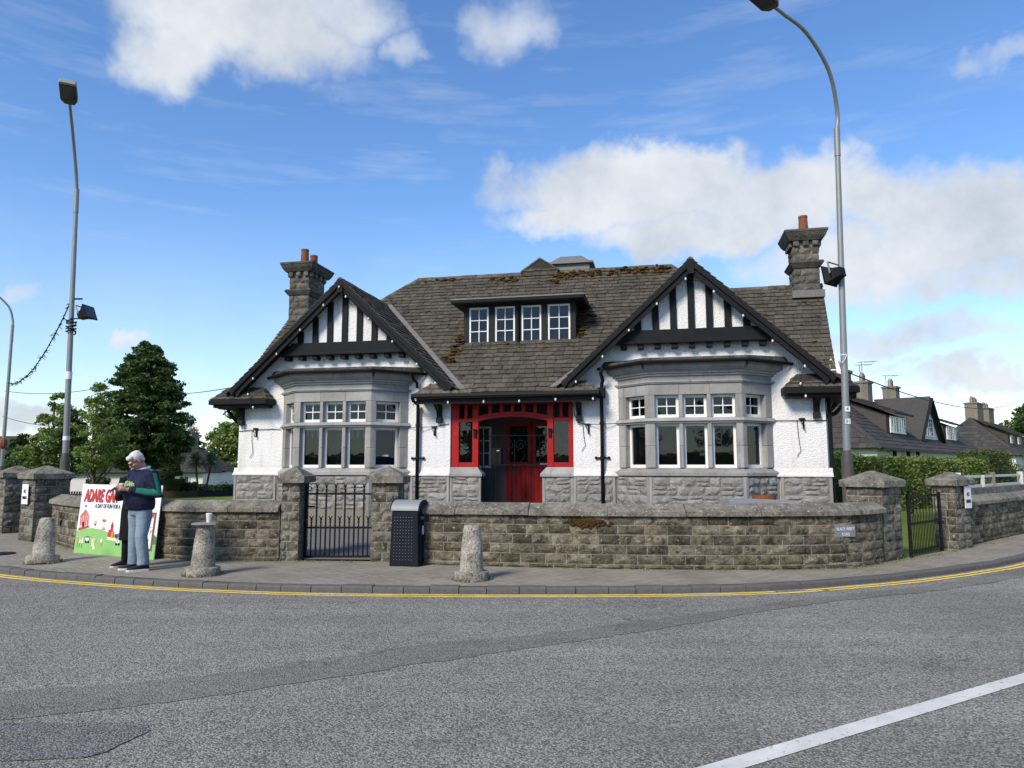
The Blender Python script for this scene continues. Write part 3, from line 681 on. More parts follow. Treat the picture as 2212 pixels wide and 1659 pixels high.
# ------------------------------------------------------------------ the house (local frame: X along the front, -Y towards the road)
house = thing('cottage', 'white roughcast cottage with twin black-timbered gables, stone bay windows and red porch', 'house', (0, 16.5, 0), -TH)
GC = (-4.13, 4.05)          # gable centres
GZ = 6.08; GM = .93; VY = -.42   # gable apex, slope, verge plane
def MR(p0, t):              # matrix with x along t, y inwards
    return Matrix.Translation((p0[0], p0[1], 0)) @ Matrix.Rotation(math.atan2(t[1], t[0]), 4, 'Z')

# --- walls
m = MB(); WY = .28
m.box(-6.95, -5.70, 0, WY, .2, 3.5); m.box(-2.56, -1.47, 0, WY, .2, 3.5); m.box(1.41, 2.48, 0, WY, .2, 3.5); m.box(5.62, 6.74, 0, WY, .2, 3.5)
for c in GC:
    m.xz([(c - 2.74, 3.5), (c + 2.74, 3.5), (c, GZ - .06)], 0, WY); m.box(c - 1.57, c + 1.57, 0, WY, 3.12, 3.5)
    m.xz([(c - 1.62, 4.55), (c + 1.62, 4.55), (c, 4.55 + 1.62 * GM)], -.10, -.002)     # jettied panel behind the timbers
m.box(-1.47, 1.41, .02, WY, 3.14, 3.5)
m.box(-6.95, -6.7, WY, 8, .2, 3.5); m.box(6.5, 6.74, WY, 1.0, .2, 3.5); m.box(6.5, 7.0, 1.0, 8, .2, 3.5); m.box(-6.7, 6.5, 7.7, 8, .2, 3.5)
for sx in (-6.98, 6.98): m.prism([(sx - .12, -.1, 3.45), (sx - .12, 5.4, 3.45), (sx - .12, 2.66, 5.95)][::-1], [(sx + .12, -.1, 3.45), (sx + .12, 5.4, 3.45), (sx + .12, 2.66, 5.95)][::-1])
m.build('wall', 'roughcast', house)
for a, b in ((-6.95, -5.76), (-2.50, -1.47), (1.41, 2.42), (5.68, 6.74)):
    prof = [(-.002, 1.56), (-.03, 1.46), (-.085, 1.405), (-.085, 1.375), (.0, 1.375)]
    a2 = a - (.08 if a in (-6.95,) else 0); b2 = b + (.08 if b in (6.74,) else 0)
    m = MB(); m.prism([(a2, y, z) for y, z in prof], [(b2, y, z) for y, z in prof]); m.build('wall_foot', 'roughcast', house)
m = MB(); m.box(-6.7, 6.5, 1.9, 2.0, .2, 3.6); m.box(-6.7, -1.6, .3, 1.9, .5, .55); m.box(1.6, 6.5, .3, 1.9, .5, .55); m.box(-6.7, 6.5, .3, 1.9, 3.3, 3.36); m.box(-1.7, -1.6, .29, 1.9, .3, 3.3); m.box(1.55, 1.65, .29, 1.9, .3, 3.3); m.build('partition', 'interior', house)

# --- plinth of rock-faced stone
pl = MB(); pl.box(-6.99, -5.6, -.03, .0, .2, 1.37); pl.build('plinth', 'mortar', house)
plinth = house.children[-1]
def pcourse(p0, p1, seed):
    rn = random.Random(seed); p0 = Vector(p0); p1 = Vector(p1); t = (p1 - p0).normalized(); L = (p1 - p0).length
    mm = MB(); M_ = MR(p0, t)
    mm.box(.005, .06, -.004, .04, .62, 1.372, M_); mm.build('quoin', 'dressed_stone', plinth); mm = MB(); mm.box(L - .06, L - .005, -.004, .04, .62, 1.372, M_); mm.build('quoin', 'dressed_stone', plinth)
    mm = MB(); mm.box(0, L, .013, .055, .2, 1.368, M_); mm.build('backing', 'mortar', plinth)
    # snecked rubble: courses that split into two half-height stones here and there
    zs = [.62, .80, .99, 1.18, 1.37]
    for j in range(4):
        x = .062
        while x < L - .07:
            w = rn.uniform(.20, .40)
            if x + w > L - .19: w = L - .062 - x
            h = zs[j + 1] - zs[j]; q = p0 + t * x
            if rn.random() < .42 and w > .16:
                k = rn.uniform(.4, .6)
                put_stone(plinth, 'plinth_stone', (q.x, q.y, zs[j]), t, w, h * k, .032, 'stone', .007); put_stone(plinth, 'plinth_stone', (q.x, q.y, zs[j] + h * k), t, w, h * (1 - k), .032, 'stone', .007)
            else: put_stone(plinth, 'plinth_stone', (q.x, q.y, zs[j]), t, w, h, .036, 'stone', .007)
            x += w
    mm = MB(); mm.box(-.01, L + .01, -.03, .05, .2, .62, M_); mm.build('base_course', 'base_concrete', plinth)
PY = -.06
for i, (a, b) in enumerate([((-7.0, PY), (-5.86, PY)), ((-2.42, PY), (-1.47, PY)), ((1.41, PY), (2.34, PY)), ((5.78, PY), (6.79, PY)), ((-1.47, PY + .03), (-.72, PY + .03)), ((.70, PY + .03), (1.41, PY + .03)), ((6.79, PY), (6.79, 1.2))]): pcourse(a, b, i)

# --- bay windows
def bay(c, purple):
    g = MB()
    def ring(o): return [(c - 1.63 - 1.44 * o, 0), (c - .95 - .4 * o, -.65 - o), (c + .95 + .4 * o, -.65 - o), (c + 1.63 + 1.44 * o, 0)]
    def band(mm, z0, z1, o, inn=-.22, o2=None):
        a = ring(o); b = ring(inn)[::-1]; a2 = ring(o if o2 is None else o2)
        mm.prism([(x, y, z0) for x, y in a + b], [(x, y, z1) for x, y in a2 + b]); return mm
    F = [(ring(0)[i], ring(0)[i + 1]) for i in range(3)]
    bw = band(MB(), 3.395, 3.495, .0).build('bay_window', 'dressed_stone', house)
    def piece(name, mm, mat='dressed_stone', bev=.006): return mm.build(name, mat, bw, bevel=bev)
    mm = MB(); band(mm, 3.497, 3.545, .04); band(mm, 3.545, 3.59, .08); piece('bed_moulding', mm)
    # cornice in separate stones
    for fi, (p, q) in enumerate(F):
        M_ = MR(p, Vector(q) - Vector(p)); L = (Vector(q) - Vector(p)).length; k = 3 if fi == 1 else 1
        for i in range(k):
            e0 = .085 if (fi == 1 and i == 0) else (.0 if fi else .0); 
            s0 = L * i / k + .002; s1 = L * (i + 1) / k - .002
            if fi == 1 and i == 0: s0 -= .08
            if fi == 1 and i == k - 1: s1 += .08
            if fi == 0: s0 -= .16
            if fi == 2: s1 += .16
            mm = MB(); mm.prism([M_ @ V3(s0, y, z) for y, z in ((.2, 3.592), (-.10, 3.592), (-.19, 3.66), (-.20, 3.745), (.2, 3.745))], [M_ @ V3(s1, y, z) for y, z in ((.2, 3.592), (-.10, 3.592), (-.19, 3.66), (-.20, 3.745), (.2, 3.745))]); piece('cornice_stone', mm, bev=0)
    mm = MB(); band(mm, 3.335, 3.36, .03); band(mm, 3.36, 3.393, .05); piece('string_course', mm, bev=0)
    for fi, (p, q) in enumerate(F):     # lintel stones
        t = (Vector(q) - Vector(p)); L = t.length; M_ = MR(p, t); k = 3 if fi == 1 else 1
        for i in range(k):
            mm = MB(); mm.box(L * i / k + .002 + (0 if fi == 1 else .0), L * (i + 1) / k - .002, .001, .2, 3.10, 3.333, M_); piece('lintel_stone', mm, bev=.003)
        posts = [(0, .13), (L - .13, L)] + ([(.13 + .49 + .0, .13 + .49 + .085), (.13 + .98 + .085, .13 + .98 + .17)] if fi == 1 else [])
        if fi == 0: posts = [(0, .22), (L - .13, L)]
        if fi == 2: posts = [(0, .13), (L - .22, L)]
        for a, b in posts:
            for z0, z1 in ((1.56, 2.02), (2.02, 2.495), (2.615, 3.098)):
                mm = MB(); mm.box(a + .001, b - .001, .002, .24, z0 + .001, z1 - .001, M_); piece('mullion', mm, bev=.012)
    mm = MB(); band(mm, 2.497, 2.54, .015); band(mm, 2.54, 2.613, .055, o2=.02); piece('transom', mm, bev=0)
    mm = MB(); band(mm, 1.395, 1.46, .085, o2=.085); band(mm, 1.46, 1.557, .085, o2=-.05); piece('sill', mm, bev=0)
    # flat roof with dark lip and gutter
    mm = MB(); a = ring(.27); mm.prism([(x, y, 3.76) for x, y in a], [(x, y, 3.86 + .0) for x, y in ring(.24)]); mm.prism([(x, y, 3.862) for x, y in ring(.24)], [(x, -.002 if abs(y) < .001 else y * .3, 3.93) for x, y in ring(.2)]); br = mm.build('bay_roof', 'chimney_cap', house)
    mm = MB(); pts = [(x, y - .02, 3.765) for x, y in ring(.30)]; mm.tube(pts, .035, 8); mm.build('gutter', 'black_metal', br)
    # plinth under the bay
    r6 = ring(.06)
    for i in range(3): pcourse(r6[i], r6[i + 1], 20 + i + int(c))
    # casements
    for fi, (p, q) in enumerate(F):
        t = (Vector(q) - Vector(p)); L = t.length
        xs = [(.13, .62), (.705, 1.195), (1.28, L - .13)] if fi == 1 else ([(.22, L - .13)] if fi == 0 else [(.13, L - .22)])
        for wi, (a, b) in enumerate(xs):
            casement(house, p, t, a, b, 2.617, 3.096, .13, 2, 2)
            w = casement(house, p, t, a, b, 1.56, 2.493, .13, 1, 1)
            M_ = MR(p, t)
            if purple and fi == 2:
                mm = MB(); mm.box(a, b, .30, .31, 1.5, 2.5, M_); mm.build('curtain', 'purple_cloth', w)
            else:
                mm = MB(); z = 1.58
                top = 2.46 if not purple else 2.40
                while z < top: mm.box(a + .03, b - .03, .235, .255, z, z + .012, M_); z += .026
                bl = mm.build('venetian_blind', 'blind', w)
            if purple and fi == 1 and wi != 1:
                mm = MB(); xm = (a + b) / 2 - .02
                for k in (-1, 0, 1): x = xm + k * .15; mm.prism([M_ @ V3(x - .06, .205, 2.46), M_ @ V3(x, .205, 2.22), M_ @ V3(x + .06, .205, 2.46)], [M_ @ V3(x - .06, .21, 2.46), M_ @ V3(x, .21, 2.22), M_ @ V3(x + .06, .21, 2.46)])
                mm.build('bunting', 'bunting_cloth', w)
def casement(par, p, t, a, b, z0, z1, inset, nx, nz, fw=.055, mat='white_paint'):
    t = Vector(t[:2]).normalized(); M_ = MR(p, t); y0 = inset; y1 = inset + .05
    mm = MB(); mm.box(a, a + fw, y0, y1, z0, z1, M_); mm.box(b - fw, b, y0, y1, z0, z1, M_); mm.box(a + fw, b - fw, y0, y1, z1 - fw, z1, M_); mm.box(a + fw, b - fw, y0 - .006, y1, z0, z0 + fw * 1.25, M_)
    bw = .020; ax, bx, az_, bz = a + fw, b - fw, z0 + fw * 1.25, z1 - fw
    for i in range(1, nx): x = ax + (bx - ax) * i / nx; mm.box(x - bw / 2, x + bw / 2, y0 + .012, y1 - .005, az_, bz, M_)
    for j in range(1, nz): z = az_ + (bz - az_) * j / nz; mm.box(ax, bx, y0 + .010, y1 - .007, z - bw / 2, z + bw / 2, M_)
    w = mm.build('window', mat, par)
    for i in range(nx):
        for j in range(nz):
            x0 = ax + (bx - ax) * i / nx; x1 = ax + (bx - ax) * (i + 1) / nx; q0 = az_ + (bz - az_) * j / nz; q1 = az_ + (bz - az_) * (j + 1) / nz
            g = MB(); tl = random.uniform(-.004, .004); pts = [V3(x0, y0 + .026 + tl, q0), V3(x1, y0 + .026 - tl, q0), V3(x1, y0 + .026 - tl, q1), V3(x0, y0 + .026 + tl, q1)]
            g.add([M_ @ q for q in pts], [(0, 1, 2, 3)]); g.build('pane', 'glass', w)
    return w
bay(GC[0], True); bay(GC[1], False)
mm = MB(); mm.box(GC[0] - .85, GC[0] + 1.25, -.30, -.27, 1.82, 1.86); mm.build('pale_strip', 'interior_strip', house)  # pale strip across the left bay, behind the panes
mm = MB(); mm.box(GC[0] - .06, GC[0] + .02, -.26, -.22, 1.5, 2.5); mm.build('inner_post', 'interior_strip', house)

# --- gables: bargeboards, collar beam, posts, corbels
for gi, c in enumerate(GC):
    for s in (-1, 1):
        def P(d, k, y): return (c + s * d, y, GZ - GM * d - k)      # d across, k below the roof line
        e = 2.86
        for nm, k0, k1, ya, yb in (('bargeboard', .0, .15, VY - .045, VY), ('inner_bargeboard', .13, .30, VY + .002, VY + .05)):
            mm = MB(); d1 = e if nm == 'bargeboard' else e - .12
            A = [P(0, k0, ya), P(d1, k0, ya), P(d1 - .10, k1 + (.06 if nm == 'bargeboard' else .09), ya), P(d1 - .16, k1, ya), P(0, k1, ya)]; B = [(x, yb, z) for x, _, z in A]
            mm.prism(A, B) if s < 0 else mm.prism(A[::-1], B[::-1]); mm.build(nm, 'black_timber', house, bevel=.006)
        mm = MB(); A = [P(.0, .10, VY + .052), P(e - .2, .10, VY + .052), P(e - .2, .10, -.002), P(0, .10, -.002)]; mm.prism(A, [(x, y, z - .03) for x, y, z in A]); mm.build('soffit', 'black_timber', house)
    mm = MB(); d = 1.66; mm.xz([(c - d, 4.27), (c + d, 4.27), (c + d - .32, 4.58), (c - d + .32, 4.58)], -.235, -.101); cb = mm.build('collar_beam', 'black_timber', house, bevel=.008)
    mm = MB(); mm.box(c - d, c + d, -.26, -.2, 4.272, 4.33); mm.build('collar_moulding', 'black_timber', cb, bevel=.01)
    for i in range(7):
        x = c + (i - 3) * .385; top = GZ - GM * abs(x - c) - .30
        if top > 4.62: mm = MB(); mm.box(x - .072, x + .072, -.15, -.098, 4.581, top + .17); mm.build('timber_post', 'black_timber', house, bevel=.008)
    for i in range(9): x = c + (i - 4) * .37; mm = MB(); mm.xz([(x - .065, 4.17), (x + .065, 4.17), (x + .065, 4.268), (x - .065, 4.268)], -.2, 0); mm.build('corbel', 'black_timber', house, bevel=.01)
    # finial block at the apex
    mm = MB(); mm.box(c - .07, c + .07, VY - .06, VY - .046, GZ - .34, GZ - .02); mm.build('apex_block', 'black_timber', house)

# --- roofs -------------------------------------------------------------
m = MB(); MS = .9595     # main slope
mz = lambda Y: 3.25 + (Y + .45) * MS
RY, RZ = 3.5, 3.25 + 3.95 * MS
wz = lambda Y: 3.52 + .96 * Y
dk = lambda *pts: m.add([(x, y, z - .035) for x, y, z in pts], [tuple(range(len(pts)))])
dk((-1.05, -.45, 3.25), (.97, -.45, 3.25), (GC[1], 2.52, 6.1), (4.62, 2.52, 6.1), (3.68, RY, RZ), (-3.54, RY, RZ), (-4.5, 2.52, 6.1), (GC[0], 2.52, 6.1))
dk((3.68, RY, RZ), (-3.54, RY, RZ), (-7, 7.9, 3.3), (7, 7.9, 3.3)); dk((-3.54, RY, RZ), (-4.5, 2.52, 6.1), (-7, 7.9, 3.3)); dk((3.68, RY, RZ), (4.62, 2.52, 6.1), (7, 7.9, 3.3))
for c, sg in ((GC[0], -1), (GC[1], 1)):
    for s in (-1, 1):
        inner = (s != sg); ey = 2.95
        yb = lambda z: ((z - 3.25) / MS - .45) if inner else ((z - 3.52) / .96)
        z0 = GZ - GM * ey; m.add([(c + s * ey, VY, z0 - .03), (c + s * ey, max(yb(z0), VY + .05), z0 - .03), (c, yb(GZ), GZ - .03), (c, VY, GZ - .03)], [(0, 1, 2, 3)])
    X0, X1 = (6.98, 7.35) if sg > 0 else (-7.06, -7.02)
    dk((X0, -.12, 3.40), (X1, 2.68, 6.09), (c, 2.68, 6.09), (c, 2.3, 5.7)); dk((X1, 2.68, 6.09), (c, 2.68, 6.09), (c, 6.2, 3.3), (X1, 6.2, 3.3))
roof = m.build('roof', 'slate_deck', house)
SLATES = []     # (polygon points in 3-D, normal) gathered for all planes
def clip(poly, a, b):
    """keep the part of poly to the left of a->b"""
    out = []; cr = lambda p: (b[0] - a[0]) * (p[1] - a[1]) - (b[1] - a[1]) * (p[0] - a[0])
    for i in range(len(poly)):
        p, q = poly[i], poly[(i + 1) % len(poly)]; cp, cq = cr(p), cr(q)
        if cp >= 0: out.append(p)
        if cp * cq < 0: f = cp / (cp - cq); out.append((p[0] + (q[0] - p[0]) * f, p[1] + (q[1] - p[1]) * f))
    return out
def lay(O, ex, ey, poly, gauge, w, seed, skip=None, t0=0, th=.013, wj=.25):
    rn = random.Random(seed); O = Vector(O); ex = Vector(ex).normalized(); ey = Vector(ey).normalized(); nn = ex.cross(ey).normalized()
    if nn.z < 0: nn = -nn
    smin = min(p[0] for p in poly); smax = max(p[0] for p in poly); tmax = max(p[1] for p in poly); area = sum(poly[i][0] * poly[(i + 1) % len(poly)][1] - poly[(i + 1) % len(poly)][0] * poly[i][1] for i in range(len(poly)))
    pol = poly if area > 0 else poly[::-1]; res = []; row = 0; t = t0
    while t < tmax - .02:
        s = smin - rn.uniform(0, w)
        while s < smax:
            ww = w * rn.uniform(1 - wj, 1 + wj); dt = rn.uniform(-.012, .010); g = .004
            q = [(s + g, t - .012 + dt + rn.uniform(-.006, .006)), (s + ww - g, t - .012 + dt + rn.uniform(-.006, .006)), (s + ww - g, t + gauge), (s + g, t + gauge)]
            k = rn.random()
            if k < .10: q = [(q[0][0] + ww * .18, q[0][1]), q[1], q[2], q[3], (q[0][0], q[0][1] + .05)]
            elif k < .20: q = [q[0], (q[1][0] - ww * .2, q[1][1]), (q[1][0], q[1][1] + .06), q[2], q[3]]
            if not (skip and skip(s + ww / 2, t + gauge / 2)):
                for a, b in zip(pol, pol[1:] + pol[:1]):
                    q = clip(q, a, b)
                    if len(q) < 3: break
                if len(q) >= 3:
                    lift = rn.uniform(0, .007); hh = lambda tt: .022 + lift - (tt - t) / gauge * .022
                    top = [O + ex * a + ey * b + nn * (hh(b)) for a, b in q]; bot = [p - nn * th for p in top]; res.append((bot, top))
            s += ww
        t += gauge; row += 1
    return res
def slate_obj(parent, bt):
    bot, top = bt; c = bot[0]; mm = MB(); mm.prism([p - c for p in bot], [p - c for p in top]); o = mm.build('slate', 'slate', parent); o.location = c; return o
def slate_field(parent, lst, mat='slate', name='slate_field'):
    mm = MB()
    for b, t in lst: mm.prism(b, t)
    o = mm.build(name, mat, parent); o['kind'] = 'stuff'; return o
al = math.atan(MS); ca, sa = math.cos(al), math.sin(al); T1 = 2.97 / ca; T2 = 3.95 / ca; gg = T1 / 24
inD = lambda s, t: -1.42 < s < 1.34 and 1.46 / ca < t < 2.66 / ca
low = lay((0, -.45, 3.25), (1, 0, 0), (0, ca, sa), [(-1.05, 0), (.97, 0), (GC[1], T1), (GC[0], T1)], gg, .215, 1, inD)
upp = lay((0, -.45, 3.25), (1, 0, 0), (0, ca, sa), [(-4.5, T1), (4.62, T1), (3.68, T2), (-3.54, T2)], gg, .215, 2, None, t0=T1)
for bt in low[:300]: slate_obj(roof, bt)
rest = low[300:] + upp
sb = math.sin(math.atan(GM)); cb_ = math.cos(math.atan(GM)); TG = 2.95 / cb_
for c, sg in ((GC[0], -1), (GC[1], 1)):
    for s in (-1, 1):
        inner = (s != sg); z0 = GZ - GM * 2.95
        yb = lambda z: ((z - 3.25) / MS - .45) if inner else ((z - 3.52) / .96)
        rest += lay((c + s * 2.95, 0, z0), (0, 1, 0), (-s * cb_, 0, sb), [(VY - .05, 0), (max(yb(z0), VY + .05), 0), (yb(GZ), TG), (VY - .05, TG)], TG / 23, .215, 5 + s + sg)
    X0, X1 = (6.98, 7.35) if sg > 0 else (-7.06, -7.02); aw = math.atan(.96)
    tz = lambda z: (z - 3.40) / math.sin(aw)
    rest += lay((0, -.125, 3.40), (1, 0, 0), (0, math.cos(aw), math.sin(aw)), [(X0, tz(3.42)), (X1, tz(6.09)), (c, tz(6.09)), (c + sg * .2, tz(5.8))], .172, .215, 9 + sg)
slate_field(roof, rest)
# ridge tiles, hips
def ridge_tiles(a, b, r=.07, step=.42, mat='hood_slate', name='ridge_tile', par=None):
    a = Vector(a); b = Vector(b); L = (b - a).length; n = max(1, round(L / step)); t = (b - a) / L; side = t.cross(V3(0, 0, 1)).normalized(); upv = side.cross(t).normalized()
    for i in range(n):
        p = a + t * (L * i / n + .004); q = a + t * (L * (i + 1) / n - .004); jz = upv * random.uniform(-.006, .01)
        prof = [(-1.6, -1.35), (-.75, -.1), (0, .35), (.75, -.1), (1.6, -1.35), (1.3, -1.5), (0, -.1), (-1.3, -1.5)]
        mm = MB(); mm.prism([p + jz + side * x * r + upv * z * r for x, z in prof], [q + jz + side * x * r + upv * z * r for x, z in prof]); mm.build(name, mat, par or roof)
ridge_tiles((-3.56, RY, RZ + .02), (-.44, RY, RZ + .02)); ridge_tiles((.58, RY, RZ + .02), (3.70, RY, RZ + .02))
ridge_tiles((-3.56, RY, RZ + .02), (-4.5, 2.52, 6.12)); ridge_tiles((3.70, RY, RZ + .02), (4.62, 2.52, 6.12))
for c, sg in ((GC[0], -1), (GC[1], 1)):
    ridge_tiles((c, VY - .05, GZ + .02), (c, 2.6, GZ + .02)); ridge_tiles((c + sg * .3, 2.68, 6.11), (7.36 if sg > 0 else -7.03, 2.68, 6.11))
# little gablet on the ridge
m = MB(); m.xz([(-.44, RZ - .1), (.60, RZ - .1), (.60, RZ + .02), (.09, RZ + .36), (-.44, RZ + .02)], RY - .16, RY + .5); gb_ = m.build('gablet', 'slate_deck', roof)
rest2 = []
for s in (-1, 1):
    a = V3(.09, RY - .18, RZ + .40); b = V3(.09 + s * .55, RY - .18, RZ + .03); mm = MB(); mm.prism([a, b, b + V3(0, .8, 0), a + V3(0, .8, 0)], [q - V3(0, 0, .05) for q in (a, b, b + V3(0, .8, 0), a + V3(0, .8, 0))]); mm.build('gablet_cap', 'hood_slate', roof)
k = lay((.09, RY - .165, RZ - .12), (1, 0, 0), (0, .12, 1), [(-.50, 0), (.50, 0), (.50, .12), (0, .46), (-.50, .12)], .15, .22, 77); slate_field(roof, k, name='gablet_slates')
# lead ventilator behind the ridge
m = MB(); m.box(.30, 1.42, 3.9, 5.0, 6.6, 7.36); m.box(.18, 1.54, 3.8, 5.1, 7.361, 7.42)
prof = [(.60, 7.421), (.55, 7.46), (.42, 7.58), (.30, 7.67), (.15, 7.71), (.02, 7.72)]
for (r0, z0), (r1, z1) in zip(prof, prof[1:]): m.prism([(.86 - r0, 4.45 - r0 * .9, z0), (.86 + r0, 4.45 - r0 * .9, z0), (.86 + r0, 4.45 + r0 * .9, z0), (.86 - r0, 4.45 + r0 * .9, z0)], [(.86 - r1, 4.45 - r1 * .9, z1), (.86 + r1, 4.45 - r1 * .9, z1), (.86 + r1, 4.45 + r1 * .9, z1), (.86 - r1, 4.45 + r1 * .9, z1)])
m.build('ventilator', 'lead', house)
# valley flashings
for c, sg in ((GC[0], 1), (GC[1], -1)):
    m = MB(); a = V3(c + sg * 2.98, mz(0) * 0 - .36, 3.32); b = V3(c, 2.5, 6.07); n_ = V3(0, -sa, ca)
    o_ = V3(sg * .15, 0, 0); m.prism([a + n_ * .03, a + o_ + n_ * .035, b + o_ + n_ * .035, b + n_ * .03], [a + n_ * .05, a + o_ + n_ * .045, b + o_ + n_ * .045, b + n_ * .05]); m.build('valley_flashing', 'lead', roof)
# moss cushions on ridge and round the dormer
def moss(name, pts, par, r0=.04, r1=.09, seed=1, mat='moss'):
    rn = random.Random(seed); mm = MB()
    for p in pts:
        for _ in range(3):
            r = rn.uniform(r0, r1); mm.ball((p[0] + rn.gauss(0, .05), p[1] + rn.gauss(0, .03), p[2] + rn.gauss(0, .02)), r * rn.uniform(.8, 1.7), r, r * rn.uniform(.35, .6), 6, 4)
    o = mm.build(name, mat, par, smooth=True); o['kind'] = 'stuff'; return o
rn = random.Random(5)
pts = [(x, RY - rn.uniform(.05, .30), 0) for x in [rn.uniform(.6, 3.65) for _ in range(70)]] + [(rn.uniform(-1.3, -.4), RY - rn.uniform(.05, .35), 0) for _ in range(16)] + [(rn.uniform(-3.4, -2.4), RY - rn.uniform(.05, .16), 0) for _ in range(12)] + [(.55 + rn.gauss(0, .08), RY - rn.uniform(.1, .6), 0) for _ in range(14)]
pts += [(1.42 + rn.gauss(.06, .09), rn.uniform(1.0, 2.2), 0) for _ in range(46)] + [(-1.55 + rn.gauss(0, .07) + (y - 1.2) * .2, y, 0) for y in [rn.uniform(.35, 1.35) for _ in range(22)]]
moss('moss', [(x, y, mz(y) + .02) for x, y, _ in pts], roof, .03, .07)

# --- dormer
m = MB(); DY = 1.0; m.box(-1.41, 1.33, DY + .03, DY + .30, 4.55, 5.55)
dz0, dz1 = 4.60, 5.56
m = MB()
for X in (-1.38, -.73, -.06, .60, 1.30):
    w = .13 if X in (-1.38, 1.30) else .16; m.box(X - w / 2, X + w / 2, DY, DY + .12, 4.60, 5.545)
m.box(-1.445, 1.365, DY - .02, DY + .12, 4.56, 4.60); m.box(-1.445, 1.365, DY, DY + .12, 5.546, 5.60); dor = m.build('dormer', 'dark_paint', house)
for s, X in ((-1, -1.44), (1, 1.36)):
    mm = MB(); A = [(X, DY + .12, 4.56), (X, DY + .12, 5.60), (X, 2.15, 5.60)]; mm.prism(A, [(x - s * .05, y, z) for x, y, z in A]); mm.build('cheek', 'dark_paint', dor)
mm = MB(); mm.prism([(-1.68, DY - .30, 5.601), (1.60, DY - .30, 5.601), (1.60, 2.3, 5.601), (-1.68, 2.3, 5.601)], [(-1.68, DY - .30, 5.66), (1.60, DY - .30, 5.66), (1.60, 2.3, 5.68), (-1.68, 2.3, 5.68)]); dr = mm.build('dormer_roof', 'dark_paint', dor)
mm = MB(); mm.box(-1.70, 1.62, DY - .32, 2.32, 5.685, 5.715); mm.build('dormer_lead', 'lead', dor)
mm = MB(); mm.box(-1.69, 1.61, DY - .36, DY - .301, 5.60, 5.665); mm.build('dormer_gutter', 'black_metal', dor)
mm = MB(); mm.tube([(-.05, DY - .28, 5.6), (-.05, DY - .05, 5.45), (-.05, DY - .05, 4.52)], .028, 8); mm.build('dormer_pipe', 'black_metal', dor)
mm = MB(); mm.prism([(-1.45, DY - .012, 4.56), (1.37, DY - .012, 4.56), (1.37, DY - .17, mz(DY - .17) + .045), (-1.45, DY - .17, mz(DY - .17) + .045)], [(-1.45, DY - .010, 4.54), (1.37, DY - .010, 4.54), (1.37, DY - .16, mz(DY - .17) + .035), (-1.45, DY - .16, mz(DY - .17) + .035)]); mm.build('apron_flashing', 'lead', dor)
for a, b in ((-1.315, -.81), (-.65, -.14), (.02, .52), (.68, 1.235)): casement(house, (0, DY), (1, 0), a, b, 4.602, 5.544, .02, 2, 3, fw=.045)
mm = MB(); mm.box(-1.40, 1.30, 1.75, 1.8, 4.5, 5.6); mm.build('dormer_back', 'interior_pale', dor)

# --- eaves: main gutter, little slate hoods at the gable feet, brackets
def hood(xa, xb, inner_x, seed, nm):
    """boxed eave return under a gable foot: small hipped slate skirt from xa to xb"""
    z0 = 3.21; m_ = MB(); y0 = VY - .02; hi = 3.52
    xm0 = xa + .30; xm1 = xb - .30
    m_.prism([(xa, y0, z0), (xb, y0, z0), (xb, .0, z0), (xa, .0, z0)], [(xm0, -.16, hi), (xm1, -.16, hi), (xm1, .0, hi), (xm0, .0, hi)])
    h = m_.build(nm, 'slate_deck', house)
    fr = lay((0, y0, z0), (1, 0, 0), (0, .34, .31), [(xa, 0), (xb, 0), (xm1, .49), (xm0, .49)], .16, .22, seed)
    o = slate_field(h, fr, 'hood_slate', 'hood_slates')
    for s, xe, xi in ((-1, xa, xm0), (1, xb, xm1)):
        q = lay((xe, 0, z0), (0, 1, 0), (-s * .30, 0, .31), [(y0, 0), (0.0, 0), (0.0, .43), (-.16, .43)], .15, .22, seed + 3); slate_field(h, q, 'hood_slate', 'hood_slates')
    mm = MB(); mm.box(xa - .02, xb + .02, y0 - .03, .0, z0 - .12, z0 - .002); mm.box(xa + .06, xb - .06, y0 + .05, 0, z0 - .19, z0 - .122); mm.build('eave_box', 'black_timber', h, bevel=.01)
    return h
hood(-7.50, -5.98, 0, 31, 'eave_hood'); hood(5.88, 7.30, 0, 33, 'eave_hood')
# the main eave runs under both inner gable feet
for xa, xb, sd in ((-2.22, -.85, 35), (.80, 2.02, 37)):
    m = MB(); y0 = -.47
    if xa < 0: poly = [(xa, 0), (xb, 0), (xb, .40), (xa + .35, .40)]
    else: poly = [(xa, 0), (xb, 0), (xb - .35, .40), (xa, .40)]
    slate_field(roof, lay((0, y0, 3.235), (1, 0, 0), (0, ca, sa), poly, .19, .24, sd), 'hood_slate', 'hood_slates')
    xs = (xa, xa + .35) if xa < 0 else (xb, xb - .35)
    slate_field(roof, lay((xs[0], 0, 3.235), (0, 1, 0), (xs[1] - xs[0], 0, .277), [(y0, 0), (.0, 0), (.0, .43), (-.2, .43)], .19, .24, sd + 1), 'hood_slate', 'hood_slates')
    mm = MB(); mm.prism([(poly[0][0], y0, 3.21), (poly[1][0], y0, 3.21), (poly[1][0], 0, 3.21), (poly[0][0], 0, 3.21)], [(poly[3][0], -.2, 3.47), (poly[2][0], -.2, 3.47), (poly[2][0], 0, 3.47), (poly[3][0], 0, 3.47)]); mm.build('skirt', 'slate_deck', roof)
mm = MB(); mm.prism([(-2.24, y, z) for y, z in ((-.60, 3.17), (-.58, 3.24), (-.47, 3.25), (-.47, 3.15), (-.57, 3.13))], [(2.04, y, z) for y, z in ((-.60, 3.17), (-.58, 3.24), (-.47, 3.25), (-.47, 3.15), (-.57, 3.13))]); mm.build('gutter', 'black_metal', house)
